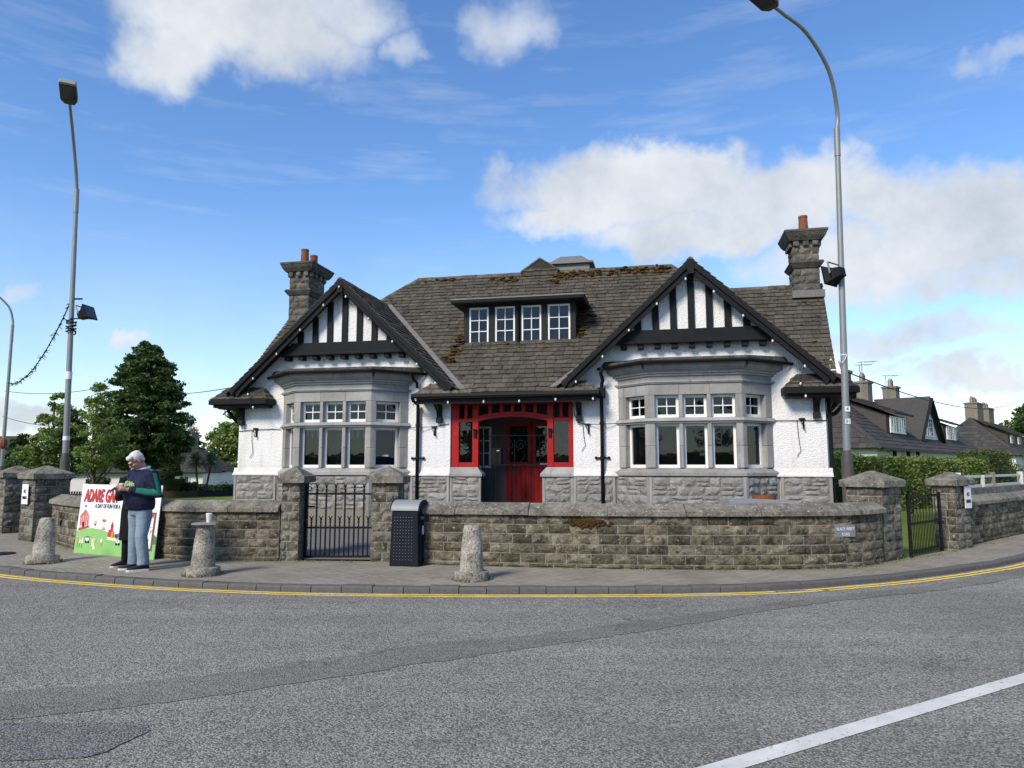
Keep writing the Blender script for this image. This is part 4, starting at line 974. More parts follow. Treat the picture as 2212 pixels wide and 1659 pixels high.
mm = MB(); mm.box(-2.16, 1.96, -.45, -.41, 3.01, 3.15); mm.box(-2.16, 1.96, -.41, .0, 3.10, 3.15); mm.build('fascia', 'fence_dark', house)
mm = MB(); mm.box(-2.10, 1.90, -.455, -.42, 3.0, 3.008); 
for X, zt in ((-6.86, 3.02), (-1.72, 3.02), (1.55, 3.02), (6.55, 3.02)):
    mm = MB(); A = [(X - .055, -.40, zt), (X - .055, 0, zt), (X - .055, 0, zt - .34), (X - .055, -.09, zt - .30), (X - .055, -.14, zt - .16)]; mm.prism(A, [(X + .055, y, z) for _, y, z in A]); b_ = mm.build('eave_bracket', 'black_timber', house, bevel=.006)
    mm = MB(); mm.box(X - .07, X + .07, -.13, 0, zt - .42, zt - .30); mm.build('bracket_stone', 'dark_paint', b_, bevel=.01)
for sx in (-1, 1):     # side brackets carrying the eaves round the corner
    X = 6.74 if sx > 0 else -6.95
    for y in (.25, 1.3):
        mm = MB(); mm.tube([(X, y, 2.62), (X + sx * .25, y, 2.72), (X + sx * .5, y, 3.0)], .045, 6); mm.bar((X + sx * .03, y, 2.55), (X + sx * .03, y, 3.05), .07, .07); mm.build('side_bracket', 'black_timber', house)
    mm = MB(); mm.box(X, X + sx * .62, .0, 5.5, 3.02, 3.14); mm.build('side_eave', 'black_timber', house)
# --- rainwater pipes with ornamental clips
def pipe(X, z1, top):
    mm = MB(); mm.tube(top + [(X, -.09, z1), (X, -.09, .3)], .040, 10); p = mm.build('downpipe', 'black_metal', house, smooth=True)
    for z in (1.78, 2.55):
        mm = MB(); mm.lathe([(.05, 0), (.055, .02), (.055, .05), (.05, .07)], (X, -.09, z - .035), 10)
        if z < 2:
            for s in (-1, 1): mm.box(X + s * .05, X + s * .12, -.05, -.03, z - .018, z + .018); mm.ball((X + s * .14, -.04, z), .035, .015, .035, 8, 5)
        mm.build('pipe_clip', 'black_metal', p)
pipe(-2.24, 3.0, [(-2.24, -.50, 3.16), (-2.24, -.40, 3.08), (-2.24, -.12, 3.04)]); pipe(2.06, 3.25, [(2.10, -.38, 3.76), (2.07, -.32, 3.62), (2.10, -.16, 3.50), (2.07, -.10, 3.42)])
mm = MB(); mm.box(1.97, 2.15, -.2, -.04, 3.10, 3.34); mm.build('hopper', 'black_metal', house, bevel=.02)
mm = MB(); mm.tube([(-2.33, -.35, 3.76), (-2.31, -.25, 3.62), (-2.27, -.1, 3.55), (-2.27, -.09, 3.42)], .035, 8); mm.build('downpipe', 'black_metal', house)
mm = MB(); mm.tube([(6.83, .08, 3.1), (6.83, .08, .3)], .045, 8); mm.build('downpipe', 'black_metal', house)
# --- porch
def part(name, mat, par=None, bevel=.006): 
    global _m; return _m.build(name, mat, par or house, bevel=bevel)
m = MB()
for s, X in ((-1, -.69), (1, .66)):
    e = 1.465 if s < 0 else 1.405; xi = abs(X); 
    A = [(s * xi, -.075, 1.365), (s * e, -.075, 1.365), (s * e, .26, 1.365), (s * xi, .26, 1.365)]; B = [(s * (xi + .13), .02, 1.575), (s * e, .02, 1.575), (s * e, .26, 1.575), (s * (xi + .13), .26, 1.575)]
    A1 = [(x, y, 1.42) for x, y, _ in A]
    mm = MB()
    if s < 0: A, A1, B = A[::-1], A1[::-1], B[::-1]
    mm.prism(A, A1); mm.prism([(x, y, 1.421) for x, y, _ in A1], B); mm.build('porch_sill', 'dressed_stone', house)
scr = MB(); scr.box(-.80, .81, .03, .13, 3.02, 3.10); screen = scr.build('porch_screen', 'red_paint', house)
def red(name, *boxes):
    mm = MB()
    for b in boxes: mm.box(*b)
    return mm.build(name, 'red_paint', screen, bevel=.006)
for a, b in ((-1.44, -1.27), (-.945, -.80), (.81, .955), (1.30, 1.405)): red('post', (a, b, .02, .14, 1.577, 3.10))
for a, b in ((-1.27, -.945), (.955, 1.30)):
    red('bottom_rail', (a, b, .03, .13, 1.577, 1.68)); red('middle_rail', (a, b, .03, .13, 2.62, 2.70)); red('top_rail', (a, b, .03, .13, 3.03, 3.10)); xm = (a + b) / 2; red('muntin', (xm - .035, xm + .035, .04, .12, 2.70, 3.03))
    g = MB(); g.add([(a, .08, 1.68), (b, .08, 1.68), (b, .08, 2.62), (a, .08, 2.62)], [(0, 1, 2, 3)]); g.build('side_pane', 'glass', screen)
n = 14; lo = [(-.80 + 1.61 * i / n, 2.635 + .09 * (1 - ((i / n - .5) * 2) ** 2)) for i in range(n + 1)]; hi = [(x, z + .10 + .02) for x, z in lo]
mm = MB(); mm.xz(lo + hi[::-1], .03, .13); mm.build('arch_beam', 'red_paint', screen)
for x in (-.53, -.26, .0, .26, .53): red('muntin', (x - .04, x + .04, .04, .12, 2.76, 3.02))
for s in (-1, 1):
    mm = MB(); mm.box(s * .875 - .03, s * .875 + .03, -.03, .02, 2.26, 2.44); mm.box(s * .875 - .045, s * .875 + .045, -.05, .0, 2.42, 2.45); mm.build('lantern', 'black_metal', house)
# porch inside: back wall, side window, doors
mm = MB(); mm.box(-1.6, -.52, 1.72, 1.8, .3, 3.2); mm.box(.82, 1.55, 1.72, 1.8, .3, 3.2); mm.box(-.52, .82, 1.72, 1.8, 2.72, 3.2); mm.build('porch_back_wall', 'interior_pale', house)
mm = MB(); mm.box(-1.6, 1.55, .29, 1.9, .50, .58); mm.build('porch_floor', 'concrete_path', house)
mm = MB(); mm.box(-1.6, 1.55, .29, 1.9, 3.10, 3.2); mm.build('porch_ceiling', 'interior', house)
casement(house, (0, 1.72), (1, 0), -1.30, -.90, 1.55, 2.60, -.055, 2, 3, fw=.05)
for a, b, lab in ((-.52, .145, 0), (.155, .82, 1)):
    mm = MB(); w = .10
    mm.box(a, b, 1.70, 1.76, .58, 1.70); mm.box(a, a + w, 1.70, 1.76, 1.70, 2.72); mm.box(b - w, b, 1.70, 1.76, 1.70, 2.72); mm.box(a + w, b - w, 1.70, 1.76, 2.60, 2.72)
    d = mm.build('door', 'red_paint', house)
    for i in range(5): x = a + .03 + (b - a - .06) * i / 5; mm = MB(); mm.box(x + .004, x + (b - a - .06) / 5 - .004, 1.685, 1.70, .66, 1.62); mm.build('plank', 'red_paint', d, bevel=.004)
    mm = MB(); mm.add([(a + w, 1.73, 1.70), (b - w, 1.73, 1.70), (b - w, 1.73, 2.60), (a + w, 1.73, 2.60)], [(0, 1, 2, 3)]); mm.build('pane', 'glass', d)
    if lab:
        mm = MB(); mm.box(.36, .56, 1.675, 1.70, 1.62, 1.67); mm.build('letter_plate', 'steel', d)
        for k, (x, z) in enumerate(((.20, 1.86), (.25, 1.845), (.29, 1.845), (.34, 1.86))): mm = MB(); mm.ball((x, 1.695, z), .012, n=6, m=4); mm.build('stud', 'steel', d)
mm = MB(); mm.box(-.57, -.33, .36, .50, 1.64, 2.02); pbx = mm.build('post_box', 'black_metal', house, bevel=.01); mm = MB(); mm.box(-.45, -.38, .352, .36, 1.95, 1.965); mm.build('slot_plate', 'sticker_white', pbx)
# wrought iron inner gate
ig = MB(); ig.tube([(-.78, .30, .60), (-.78, .30, 2.35)], .014, 6); igate = ig.build('porch_gate', 'black_metal', house)
def iron(name, pts, r=.007): mm = MB(); mm.tube(pts, r, 5); return mm.build(name, 'black_metal', igate)
iron('gate_stile', [(.78, .30, .60), (.78, .30, 2.35)], .014); iron('gate_rail', [(-.78, .30, 1.62), (.78, .30, 1.62)], .010); iron('gate_rail', [(-.78, .30, 2.3), (.78, .30, 2.3)], .010); iron('gate_rail', [(-.78, .30, .68), (.78, .30, .68)], .010)
for i in range(12):
    x = -.72 + i * .131
    if abs(x) > .22: iron('gate_bar', [(x, .30, .62), (x, .30, 2.3)])
iron('gate_bar', [(0, .30, .62), (0, .30, 2.2)], .010)
def spiral(cx, cz, r, s, turns=1.6, a0=0): return [(cx + s * r * (1 - k / 26) * math.cos(a0 + k / 22 * turns * 2 * math.pi), .295, cz + r * (1 - k / 26) * math.sin(a0 + k / 22 * turns * 2 * math.pi)) for k in range(23)]
for s in (-1, 1):
    for cz, r in ((.82, .10), (1.05, .07), (2.08, .13), (1.42, .06)): iron('scroll', spiral(s * (r + .015), cz, r, s), .007)
    iron('scroll', [(0, .295, 1.42), (s * .08, .295, 1.55), (s * .16, .295, 1.72), (s * .26, .295, 1.86)], .007); iron('scroll', [(0, .295, .62), (s * .2, .295, .82), (s * .42, .295, .86), (s * .72, .295, .64)], .007)
    for X in (s * 1.12,):
        iron('side_scroll', spiral(X, 1.92, .12, s), .006); iron('side_scroll', spiral(X, 2.2, .09, -s), .006); iron('side_scroll', [(X, .3, 1.68), (X, .3, 2.6)], .007)

# --- chimneys
def chimney(x0, x1, y0, y1, zb, pots, seed):
    mm = MB(); mm.box(x0 + .03, x1 - .03, y0 + .03, y1 - .03, zb, 7.15); ch = mm.build('chimney', 'mortar', house)
    zs = [zb]
    while zs[-1] < 6.42: zs.append(zs[-1] + .19)
    zs[-1] = 6.44; up = [6.62, 6.80, 6.99]
    for Z in (zs, up):
        for p, q in (((x0, y0), (x1, y0)), ((x1, y0), (x1, y1)), ((x1, y1), (x0, y1)), ((x0, y1), (x0, y0))): coursed(ch, 'chimney_stone', p, q, Z,   .22, .36, .030, .008, seed=seed + int(Z[0] * 10))
    def slab(name, z0, z1, o0, o1, mat='chimney_cap'):
        mm = MB(); f = lambda o, z: [(x0 - o, y0 - o, z), (x1 + o, y0 - o, z), (x1 + o, y1 + o, z), (x0 - o, y1 + o, z)]; mm.prism(f(o0, z0), f(o1, z1)); mm.build(name, mat, ch, bevel=.004)
    slab('band', 6.445, 6.56, .012, .095); slab('band', 6.562, 6.615, .10, .07)
    for k in range(3):
        for yy, dy in ((y0, -.07), (y1, .07)): mm = MB(); x = x0 + .08 + (x1 - x0 - .16) * k / 2; mm.box(x - .07, x + .07, min(yy, yy + dy), max(yy, yy + dy), 6.992, 7.12); mm.build('corbel', 'chimney_stone', ch, bevel=.02)
    for k in range(4):
        for xx, dx in ((x0, -.07), (x1, .07)): mm = MB(); y = y0 + .09 + (y1 - y0 - .18) * k / 3; mm.box(min(xx, xx + dx), max(xx, xx + dx), y - .07, y + .07, 6.993, 7.121); mm.build('corbel', 'chimney_stone', ch, bevel=.02)
    slab('cap', 7.122, 7.22, .085, .15); slab('cap', 7.222, 7.32, .15, .19); slab('cap', 7.322, 7.38, .20, .20)
    slab('flaunching', 7.382, 7.47, .04, -.14, 'moss')
    for (px_, py_, h) in pots:
        mm = MB(); mm.lathe([(.125, 7.43), (.135, 7.47), (.118, 7.50), (.105, 7.43 + h - .06), (.112, 7.43 + h - .05), (.112, 7.43 + h), (.085, 7.43 + h), (.08, 7.43 + h - .1)], (px_, py_, 0), 16); mm.build('chimney_pot', 'terracotta', ch, smooth=False)
chimney(-7.02, -6.40, 2.28, 3.25, 5.3, [(-6.70, 2.55, .43), (-6.66, 3.02, .38)], 1)
chimney(6.62, 7.23, 2.25, 2.95, 5.3, [(6.95, 2.55, .42)], 2)
mm = MB(); mm.box(6.55, 7.30, 2.13, 2.24, 5.68, 5.86); mm.build('chimney_flashing', 'lead', house)

# --- cable and iron hooks on the walls
def cable(name, pts, r=.008, par=None, mat='black_metal', n=5): mm = MB(); mm.tube(pts, r, n); return mm.build(name, mat, par)
cable('wall_cable', [(-6.94, -.02, 2.46), (-6.5, -.03, 2.49), (-6.1, -.02, 2.50), (-5.8, -.03, 2.50)], .008, house); cable('wall_cable', [(-2.5, -.02, 2.50), (-2.2, -.13, 2.50), (-1.9, -.03, 2.51), (-1.5, -.02, 2.58)], .008, house)
cable('wall_cable', [(1.42, -.02, 3.0), (1.44, -.02, 2.75), (1.52, -.03, 2.58), (1.69, -.03, 2.53), (2.05, -.14, 2.52), (2.4, -.03, 2.54)], .008, house); cable('wall_cable', [(5.7, -.03, 2.56), (6.22, -.03, 2.56), (6.74, -.02, 2.55)], .008, house)
for X, z, dr in ((-6.52, 2.47, .55), (-1.9, 2.46, 0), (1.69, 2.48, .42), (6.22, 2.54, .62)):
    mm = MB(); mm.box(X - .02, X + .10, -.05, -.0, z + .04, z + .065); mm.box(X + .05, X + .08, -.04, 0, z - .16, z + .06); mm.tube([(X + .06, -.06, z - .16), (X + .06, -.10, z - .14), (X + .06, -.11, z - .08)], .010, 5); mm.tube([(X, -.04, z + .05), (X + .01, -.08, z - .02), (X + .05, -.05, z - .07)], .009, 5); mm.build('iron_hook', 'black_metal', house)
    if dr: cable('loose_wire', [(X - .06, -.02, z + .03), (X - .05, -.03, z - dr * .4), (X - .03, -.02, z - dr * .75), (X - .01, -.025, z - dr), (X - .09, -.03, z - dr - .12)], .006, house)

# --- festoon lights along the bargeboards and the porch gutter
def festoon(label, pts, z_up=.05):
    t = thing('festoon_lights', label, 'string lights', (0, 16.5, 0), -TH)
    cable('cord', [(x, y, z + z_up) for x, y, z in pts], .007, t)
    for x, y, z in pts:
        mm = MB(); mm.lathe([(.004, .055), (.016, .05), (.017, .02), (.012, .018)], (x, y, z), 8); mm.build('lamp_holder', 'black_metal', t)
        mm = MB(); mm.lathe([(.011, .017), (.021, -.003), (.024, -.020), (.018, -.038), (.003, -.046)], (x, y, z), 10); mm.build('bulb', 'bulb_white', t, smooth=True)
bl = [(-6.28, 3.02), (-6.43, 3.34), (-6.31, 3.72), (-5.71, 4.30), (-5.11, 4.87), (-4.52, 5.45), (-4.13, 5.88), (-3.95, 5.63), (-3.36, 5.07), (-2.75, 4.50), (-2.14, 3.95), (-1.69, 3.50)]
festoon('white festoon bulbs strung on the bargeboards of the gable nearer the iron garden gate', [(x, VY - .08, z) for x, z in bl])
br = [(1.54, 3.45), (2.13, 3.99), (2.71, 4.55), (3.32, 5.11), (3.94, 5.63), (4.52, 5.32), (5.10, 4.77), (5.67, 4.21), (6.28, 3.66), (6.18, 3.30), (6.27, 3.04)]
festoon('white festoon bulbs strung on the bargeboards of the gable nearer the street name plaque', [(x, VY - .08, z) for x, z in br])
festoon('white festoon bulbs hanging in a row from the gutter over the red porch', [(x, -.60, z) for x, z in ((-2.18, 3.02), (-1.35, 3.04), (-.52, 3.04), (.29, 3.04), (1.10, 3.06), (1.92, 3.06))], .09)
# ------------------------------------------------------------------ street objects
def bollard(label, c, tilt, seed, hh=.68, slab=False):
    t = thing('stone_bollard', label, 'bollard', (c[0], c[1], PZ)); t.rotation_euler = (tilt[1], tilt[0], R(seed * 40))
    rn = random.Random(seed)
    def rough(prof, n=26):
        mm = MB(); mm.lathe(prof, n=n); mm.v = [(x * (1 + rn.uniform(-.018, .018)), y * (1 + rn.uniform(-.018, .018)), z + rn.uniform(-.004, .004)) for x, y, z in mm.v]; return mm
    smooth_obj(rough([(.232, -.03), (.234, .05), (.232, .10), (.226, .112), (.215, .115), (.14, .117)]).build('base', 'bollard_stone', t), 28)
    smooth_obj(rough([(.160, .10), (.158, .18), (.152, .26), (.146, .34), (.141, .42), (.134, .50), (.124, .58), (.116, hh - .05), (.108, hh - .015), (.092, hh), (.03, hh + .004)]).build('shaft', 'bollard_stone', t), 28)
    return t
bollard('lichen-speckled stone bollard standing upright beside the black litter bin', (-.545, 9.93), (0, 0), 1, .72)
bollard('stone bollard with a flat slab and paper cup on top', (-4.35, 10.35), (R(2), 0), 2, .695)
bollard('stone bollard leaning sharply to one side, nothing on top', (-7.42, 11.62), (R(13), R(2)), 3, .70)
m = MB(); m.prism([(-.18, -.10, 0), (-.05, -.15, 0), (.15, -.12, 0), (.17, .08, 0), (.02, .14, 0), (-.16, .10, 0)], [(-.175, -.10, .025), (-.05, -.14, .03), (.145, -.12, .022), (.165, .08, .025), (.02, .135, .03), (-.155, .10, .02)])
tag(m.build('stone_slab', 'slab_stone', loc=(-4.325, 10.35, PZ + .700), rot=(0, R(1), R(10))), 'flat broken stone slab lying on a bollard under the paper cup', 'slab')
def cup(label, loc, rot=(0, 0, 0)):
    t = thing('paper_cup', label, 'cup', loc); t.rotation_euler = rot
    mm = MB(); mm.lathe([(.030, 0), (.041, .108), (.041, .11)], n=18); mm.build('cup_body', 'paper_cup', t, smooth=False)
    mm = MB(); mm.lathe([(.043, .108), (.045, .116), (.041, .120), (.039, .130), (.005, .131)], n=18); mm.build('lid', 'sticker_white', t); return t
cup('white takeaway paper cup standing on the bollard slab', (-4.285, 10.33, PZ + .728))
# weeds at the foot of the bollards
def weeds(label, c, r, n, seed, ring=True):
    rn = random.Random(seed); vs = []; fs = []
    for i in range(n):
        a = rn.uniform(0, 6.28); rr = r * rn.uniform(.92, 1.15) if ring else r * rn.random(); x, y = c[0] + rr * math.cos(a), c[1] + rr * math.sin(a); h = rn.uniform(.02, .075); w = .006; b = rn.uniform(0, 6.28); l = rn.uniform(.01, .05)
        k = len(vs); vs += [(x - w * math.cos(b), y - w * math.sin(b), PZ), (x + w * math.cos(b), y + w * math.sin(b), PZ), (x - l * math.sin(b), y + l * math.cos(b), PZ + h)]; fs.append((k, k + 1, k + 2))
    m = MB(); m.add(vs, fs); o = m.build('weeds', 'leaf_palm'); o['kind'] = 'stuff'; tag(o, label, 'weeds'); return o
weeds('low green weeds round the foot of the upright bollard', (-.545, 9.93), .235, 160, 1); weeds('low green weeds round the foot of the bollard with the cup', (-4.35, 10.35), .24, 220, 2); weeds('low green weeds round the foot of the leaning bollard', (-7.42, 11.62), .24, 130, 3)
# weeds in the wall foot joint
rn = random.Random(4); m = MB(); vs = []; fs = []
for p in [q for q in catmull([(p.x, p.y) for p in WALLP], 6) if -9 < q.x < 11]:
    if rn.random() < .45:
        for i in range(rn.randint(2, 9)):
            x = p.x + rn.gauss(0, .06); y = p.y - .05 + rn.gauss(0, .02); h = rn.uniform(.01, .05); k = len(vs); b = rn.uniform(0, 6.28); vs += [(x - .005, y, PZ), (x + .005, y, PZ), (x + .03 * math.cos(b), y + .02 * math.sin(b), PZ + h)]; fs.append((k, k + 1, k + 2))
m.add(vs, fs); o = m.build('weeds', 'leaf_palm'); o['kind'] = 'stuff'; tag(o, 'tiny weeds growing along the foot of the stone walls', 'weeds')

# litter bin
b = thing('litter_bin', 'black litter bin with perforated front and galvanised arched lid', 'bin', (-1.60, 11.43, PZ), R(-12))
W, D_, HB = .235, .24, .835
m = MB(); m.prism([(-W, -D_, 0), (W, -D_, 0), (W, D_, 0), (-W, D_, 0)], [(-W + .025, -D_ + .015, HB), (W - .025, -D_ + .015, HB), (W - .025, D_ - .015, HB), (-W + .025, D_ - .015, HB)]); m.build('body', 'bin_black', b, bevel=.012)
n = 14; prof = [(-(D_ + .005) * math.cos(math.pi * i / n), HB + .005 + .155 * math.sin(math.pi * i / n)) for i in range(n + 1)]; pin = [(y * .93, HB + .005 + (z - HB - .005) * .92) for y, z in prof]
m = MB(); X = W - .015
for i in range(n): m.prism([(-X, *prof[i]), (-X, *prof[i + 1]), (-X, *pin[i + 1]), (-X, *pin[i])], [(X, *prof[i]), (X, *prof[i + 1]), (X, *pin[i + 1]), (X, *pin[i])])
smooth_obj(m.build('lid', 'galvanised', b), 30)
for s in (-1, 1):
    m = MB(); ring = [(s * X, y, z) for y, z in prof] + [(s * X, y * .62, HB + .01 + (z - HB) * .62) for y, z in prof[::-1]]; ring2 = [(x + s * .02, y, z) for x, y, z in ring]; m.prism(ring if s < 0 else ring[::-1], ring2 if s < 0 else ring2[::-1]); m.build('lid_end', 'bin_black', b)
for j in range(14):
    for i in range(7):
        z = .10 + j * .049; x = -.165 + i * .048; y = -D_ + .015 * z / HB - .001; m = MB(); m.lathe([(.0062, 0), (.0045, .003), (.001, .0035)], n=6); o = m.build('stud', 'steel', b, loc=(x * (1 - .06 * z), y, z), rot=(R(90), 0, 0))
m = MB(); m.box(W - .012, W + .004, -.05, -.015, .47, .60, ); m.build('label_strip', 'sticker_white', b); m = MB(); m.box(W - .018, W + .001, -.10, .06, .70, .745); m.build('badge', 'lamp_grey', b)

# event board leaning on the wall -----------------------------------------
A = Vector((-7.75, 12.98)); B = Vector((-5.85, 12.0)); d = B - A; BW = d.length; BH = 1.20
ev = thing('event_board', 'white and green printed event board leaning against the stone wall behind the two people', 'board', (A.x, A.y, PZ), math.atan2(d.y, d.x)); ev.rotation_euler = Euler((R(-4.5), 0, math.atan2(d.y, d.x)))
m = MB(); m.box(0, BW, 0, .012, 0, BH); m.build('panel', 'sign_white', ev)
LV = [0]
def art(name, poly, mat, lay_=1): m = MB(); y = -.0018 * lay_; m.add([(u_ * BW, y, v_ * BH) for u_, v_ in poly], [tuple(range(len(poly)))]); return m.build(name, mat, ev)
hill = [(0, 0), (.93, 0), (.93, .18), (.84, .16), (.74, .19), (.60, .25), (.45, .305), (.32, .345), (.2, .36), (.1, .345), (0, .315)]
art('hill_print', [(0, 0), (1, 0), (1, .2), (.97, .335), (.9, .36), (.8, .3), (.60, .28), (.45, .315), (.32, .355), (.2, .37), (.1, .35), (0, .315)], 'sign_green', 1)
art('hill_print', [(.93, .2), (1, .2), (1, .30), (.97, .335), (.93, .34)], 'sign_dark_green', 2)
tm = lambda x, y, l: Matrix.Translation((x * BW, -.002 * l, y * BH))
for tx, x, sz in (('ADARE', .045, .30), ('GAR', .315, .30), ('E', .86, .30)):
    text_obj('shadow_print', tx, sz, 'sign_shadow', ev, tm(x + .006, .823, 2), depth=0, bold=.012, align='LEFT', shear=.15, sx=.55); text_obj('title_print', tx, sz, 'sign_red', ev, tm(x, .83, 3), depth=0, bold=.010, align='LEFT', shear=.15, sx=.55)
text_obj('subtitle_print', 'A DAY OF FUN FOR A', .10, 'sign_black', ev, tm(.20, .685, 2), depth=0, bold=.003, align='LEFT', shear=.1, sx=.70)
# striped tent
art('tent_print', [(.03, .36), (.145, .39), (.145, .55), (.09, .64), (.02, .52)], 'sign_pink', 3)
for i in range(5): a0 = .035 + i * .023; art('tent_stripe', [(a0, .40), (a0 + .010, .402), (a0 + .010, .53), (a0, .52)], 'sign_red', 4); art('tent_stripe', [(.02 + i * .026, .52 + i * .004), (.032 + i * .026, .524 + i * .004), (.079 + i * .001, .635)], 'sign_red', 5)
art('tent_base', [(.02, .325), (.155, .375), (.155, .405), (.025, .355)], 'sign_red', 5); art('tent_door', [(.07, .37), (.095, .38), (.095, .445), (.083, .46), (.07, .44)], 'sign_black', 5); art('flag_print', [(.07, .665), (.095, .675), (.095, .695), (.07, .685)], 'sign_black', 3)
for x, c_ in ((.025, 'sign_orange'), (.055, 'sign_cream'), (.085, 'sign_white')): art('figure_print', [(x, .145), (x + .022, .145), (x + .015, .22), (x + .007, .22)], c_, 3); art('figure_print', [(x + .006, .222), (x + .017, .222), (x + .017, .245), (x + .006, .245)], 'sign_pink', 3); art('figure_print', [(x + .008, .08), (x + .013, .08), (x + .013, .145), (x + .008, .145)], 'sign_black', 2)
for x, y, r, c_ in ((.235, .455, .018, 'sign_pink'), (.235, .42, .010, 'sign_navy'), (.34, .485, .014, 'sign_brown'), (.36, .485, .012, 'sign_orange'), (.235, .19, .018, 'sign_cream'), (.255, .205, .016, 'sign_pink'), (.24, .14, .02, 'sign_cream'), (.26, .09, .018, 'sign_cream'), (.345, .20, .016, 'sign_white'), (.56, .30, .02, 'sign_purple'), (.525, .28, .02, 'sign_navy')): art('motif_print', [(x + r * math.cos(k * .7), y + r * 1.6 * math.sin(k * .7)) for k in range(9)], c_, 4)
art('motif_print', [(.335, .175), (.357, .175), (.346, .105)], 'sign_orange', 4); art('motif_print', [(.347, .37), (.352, .37), (.352, .46), (.347, .46)], 'sign_pink', 4)
for z in (.355, .375): art('motif_print', [(.325, z), (.375, z), (.375, z + .008), (.325, z + .008)], 'sign_red', 4)
art('castle_print', [(.41, .26), (.49, .25), (.49, .33), (.47, .35), (.47, .43), (.455, .48), (.44, .43), (.44, .36), (.42, .36)], 'sign_red', 4); art('castle_print', [(.415, .22), (.56, .20), (.56, .245), (.415, .262)], 'sign_cream', 5); art('castle_print', [(.46, .25), (.485, .25), (.485, .33), (.46, .33)], 'sign_orange', 5); art('castle_print', [(.45, .40), (.465, .40), (.457, .43)], 'sign_black', 6)
for x in (.135, .525): 
    art('cart_print', [(x, .235), (x + .055, .235), (x + .055, .245), (x, .245)], 'sign_black', 5); art('cart_print', [(x + .006, .17), (x + .05, .17), (x + .05, .225), (x + .006, .225)], 'sign_white', 5)
    for k in (0, 1): art('cart_wheel', [(x + .012 + k * .03 + .012 * math.cos(q * .7), .17 + .02 * math.sin(q * .7)) for q in range(9)], 'sign_black', 6)
# framed notice at the right of the board
art('notice_frame', [(.80, .09), (.965, .11), (.972, .63), (.80, .63)], 'sign_brown', 3); art('notice_paper', [(.78, .12), (.945, .14), (.95, .61), (.78, .61)], 'sign_white', 4); art('notice_leg', [(.84, .0), (.872, .0), (.872, .1), (.84, .1)], 'sign_brown', 3)
art('pennant_print', [(.86, .60), (.90, .60), (.882, .53)], 'sign_black', 5); art('pennant_print', [(.91, .61), (.95, .61), (.94, .54)], 'sign_red', 5)
text_obj('notice_print', 'ay', .14, 'sign_black', ev, tm(.85, .36, 6), depth=0, align='LEFT', sx=.8); text_obj('notice_print', 'Y', .11, 'sign_red', ev, tm(.925, .355, 6), depth=0, align='CENTER', shear=.3); text_obj('notice_print', 'ON', .07, 'sign_black', ev, tm(.865, .245, 6), depth=0, align='LEFT', shear=.2); text_obj('notice_print', 'y', .12, 'sign_black', ev, tm(.845, .475, 6), depth=0, align='LEFT', sx=.8)
art('frame_line', [(.80, .425), (.945, .425), (.945, .43), (.80, .43)], 'plaque_grey', 6)

# things that stand behind the front wall --------------------------------------
m = MB(); m.lathe([(.20, 0), (.215, .45), (.215, .86), (.20, .86), (.20, .7), (.02, .7)], n=24)
tag(m.build('rusty_drum', 'rust', loc=(4.71, 13.6, .20)), 'rusty brown metal drum peeping over the front wall under the bay window', 'drum')
t = thing('metal_trough', 'grey galvanised sheet lid lying behind the front wall', 'lid', (4.3, 12.6, .09), R(2))
m = MB(); m.prism([(-.62, -.25, .80), (.62, -.25, .80), (.62, .25, .80), (-.62, .25, .80)], [(-.62, -.25, .94), (.62, -.25, .89), (.62, .25, .89), (-.62, .25, .94)]); m.build('lid', 'galvanised', t, bevel=.01)
m = MB(); m.box(-.55, .55, -.2, .2, -.05, .80); m.build('tank', 'galvanised', t)
for y in (-.1, .1): m = MB(); m.bar((-.6, y, .955), (.6, y, .905), .03, .015); m.build('rib', 'galvanised', t)

# lamp columns ------------------------------------------------------------------
def flood(par, p, aim, s=1.0):
    """floodlight: finned body + flared front + bracket"""
    aim = Vector(aim).normalized(); up = V3(0, 0, 1); sd_ = aim.cross(up).normalized(); up = sd_.cross(aim); p = Vector(p)
    f = lambda a, b, c: p + aim * a * s + sd_ * b * s + up * c * s
    rg = lambda a, w, h: [f(a, -w, -h), f(a, w, -h), f(a, w, h), f(a, -w, h)]
    m = MB(); m.prism(rg(-.10, .09, .08), rg(.02, .11, .10)); m.prism(rg(.021, .11, .10), rg(.17, .20, .17)); m.prism(rg(.171, .21, .18), rg(.195, .21, .18)); fl = m.build('floodlight', 'black_metal', par)
    m = MB(); m.prism(rg(.196, .185, .155), rg(.199, .185, .155)); m.build('lens', 'far_glass', fl)
    m = MB(); m.bar(f(.03, -.235, -.02), f(.03, -.235, .2), .012 * s, .03 * s, aim); m.bar(f(.03, .235, -.02), f(.03, .235, .2), .012 * s, .03 * s, aim); m.bar(f(.03, -.24, .2), f(.03, .24, .2), .03 * s, .012 * s, up); m.build('bracket', 'lamp_grey', fl)
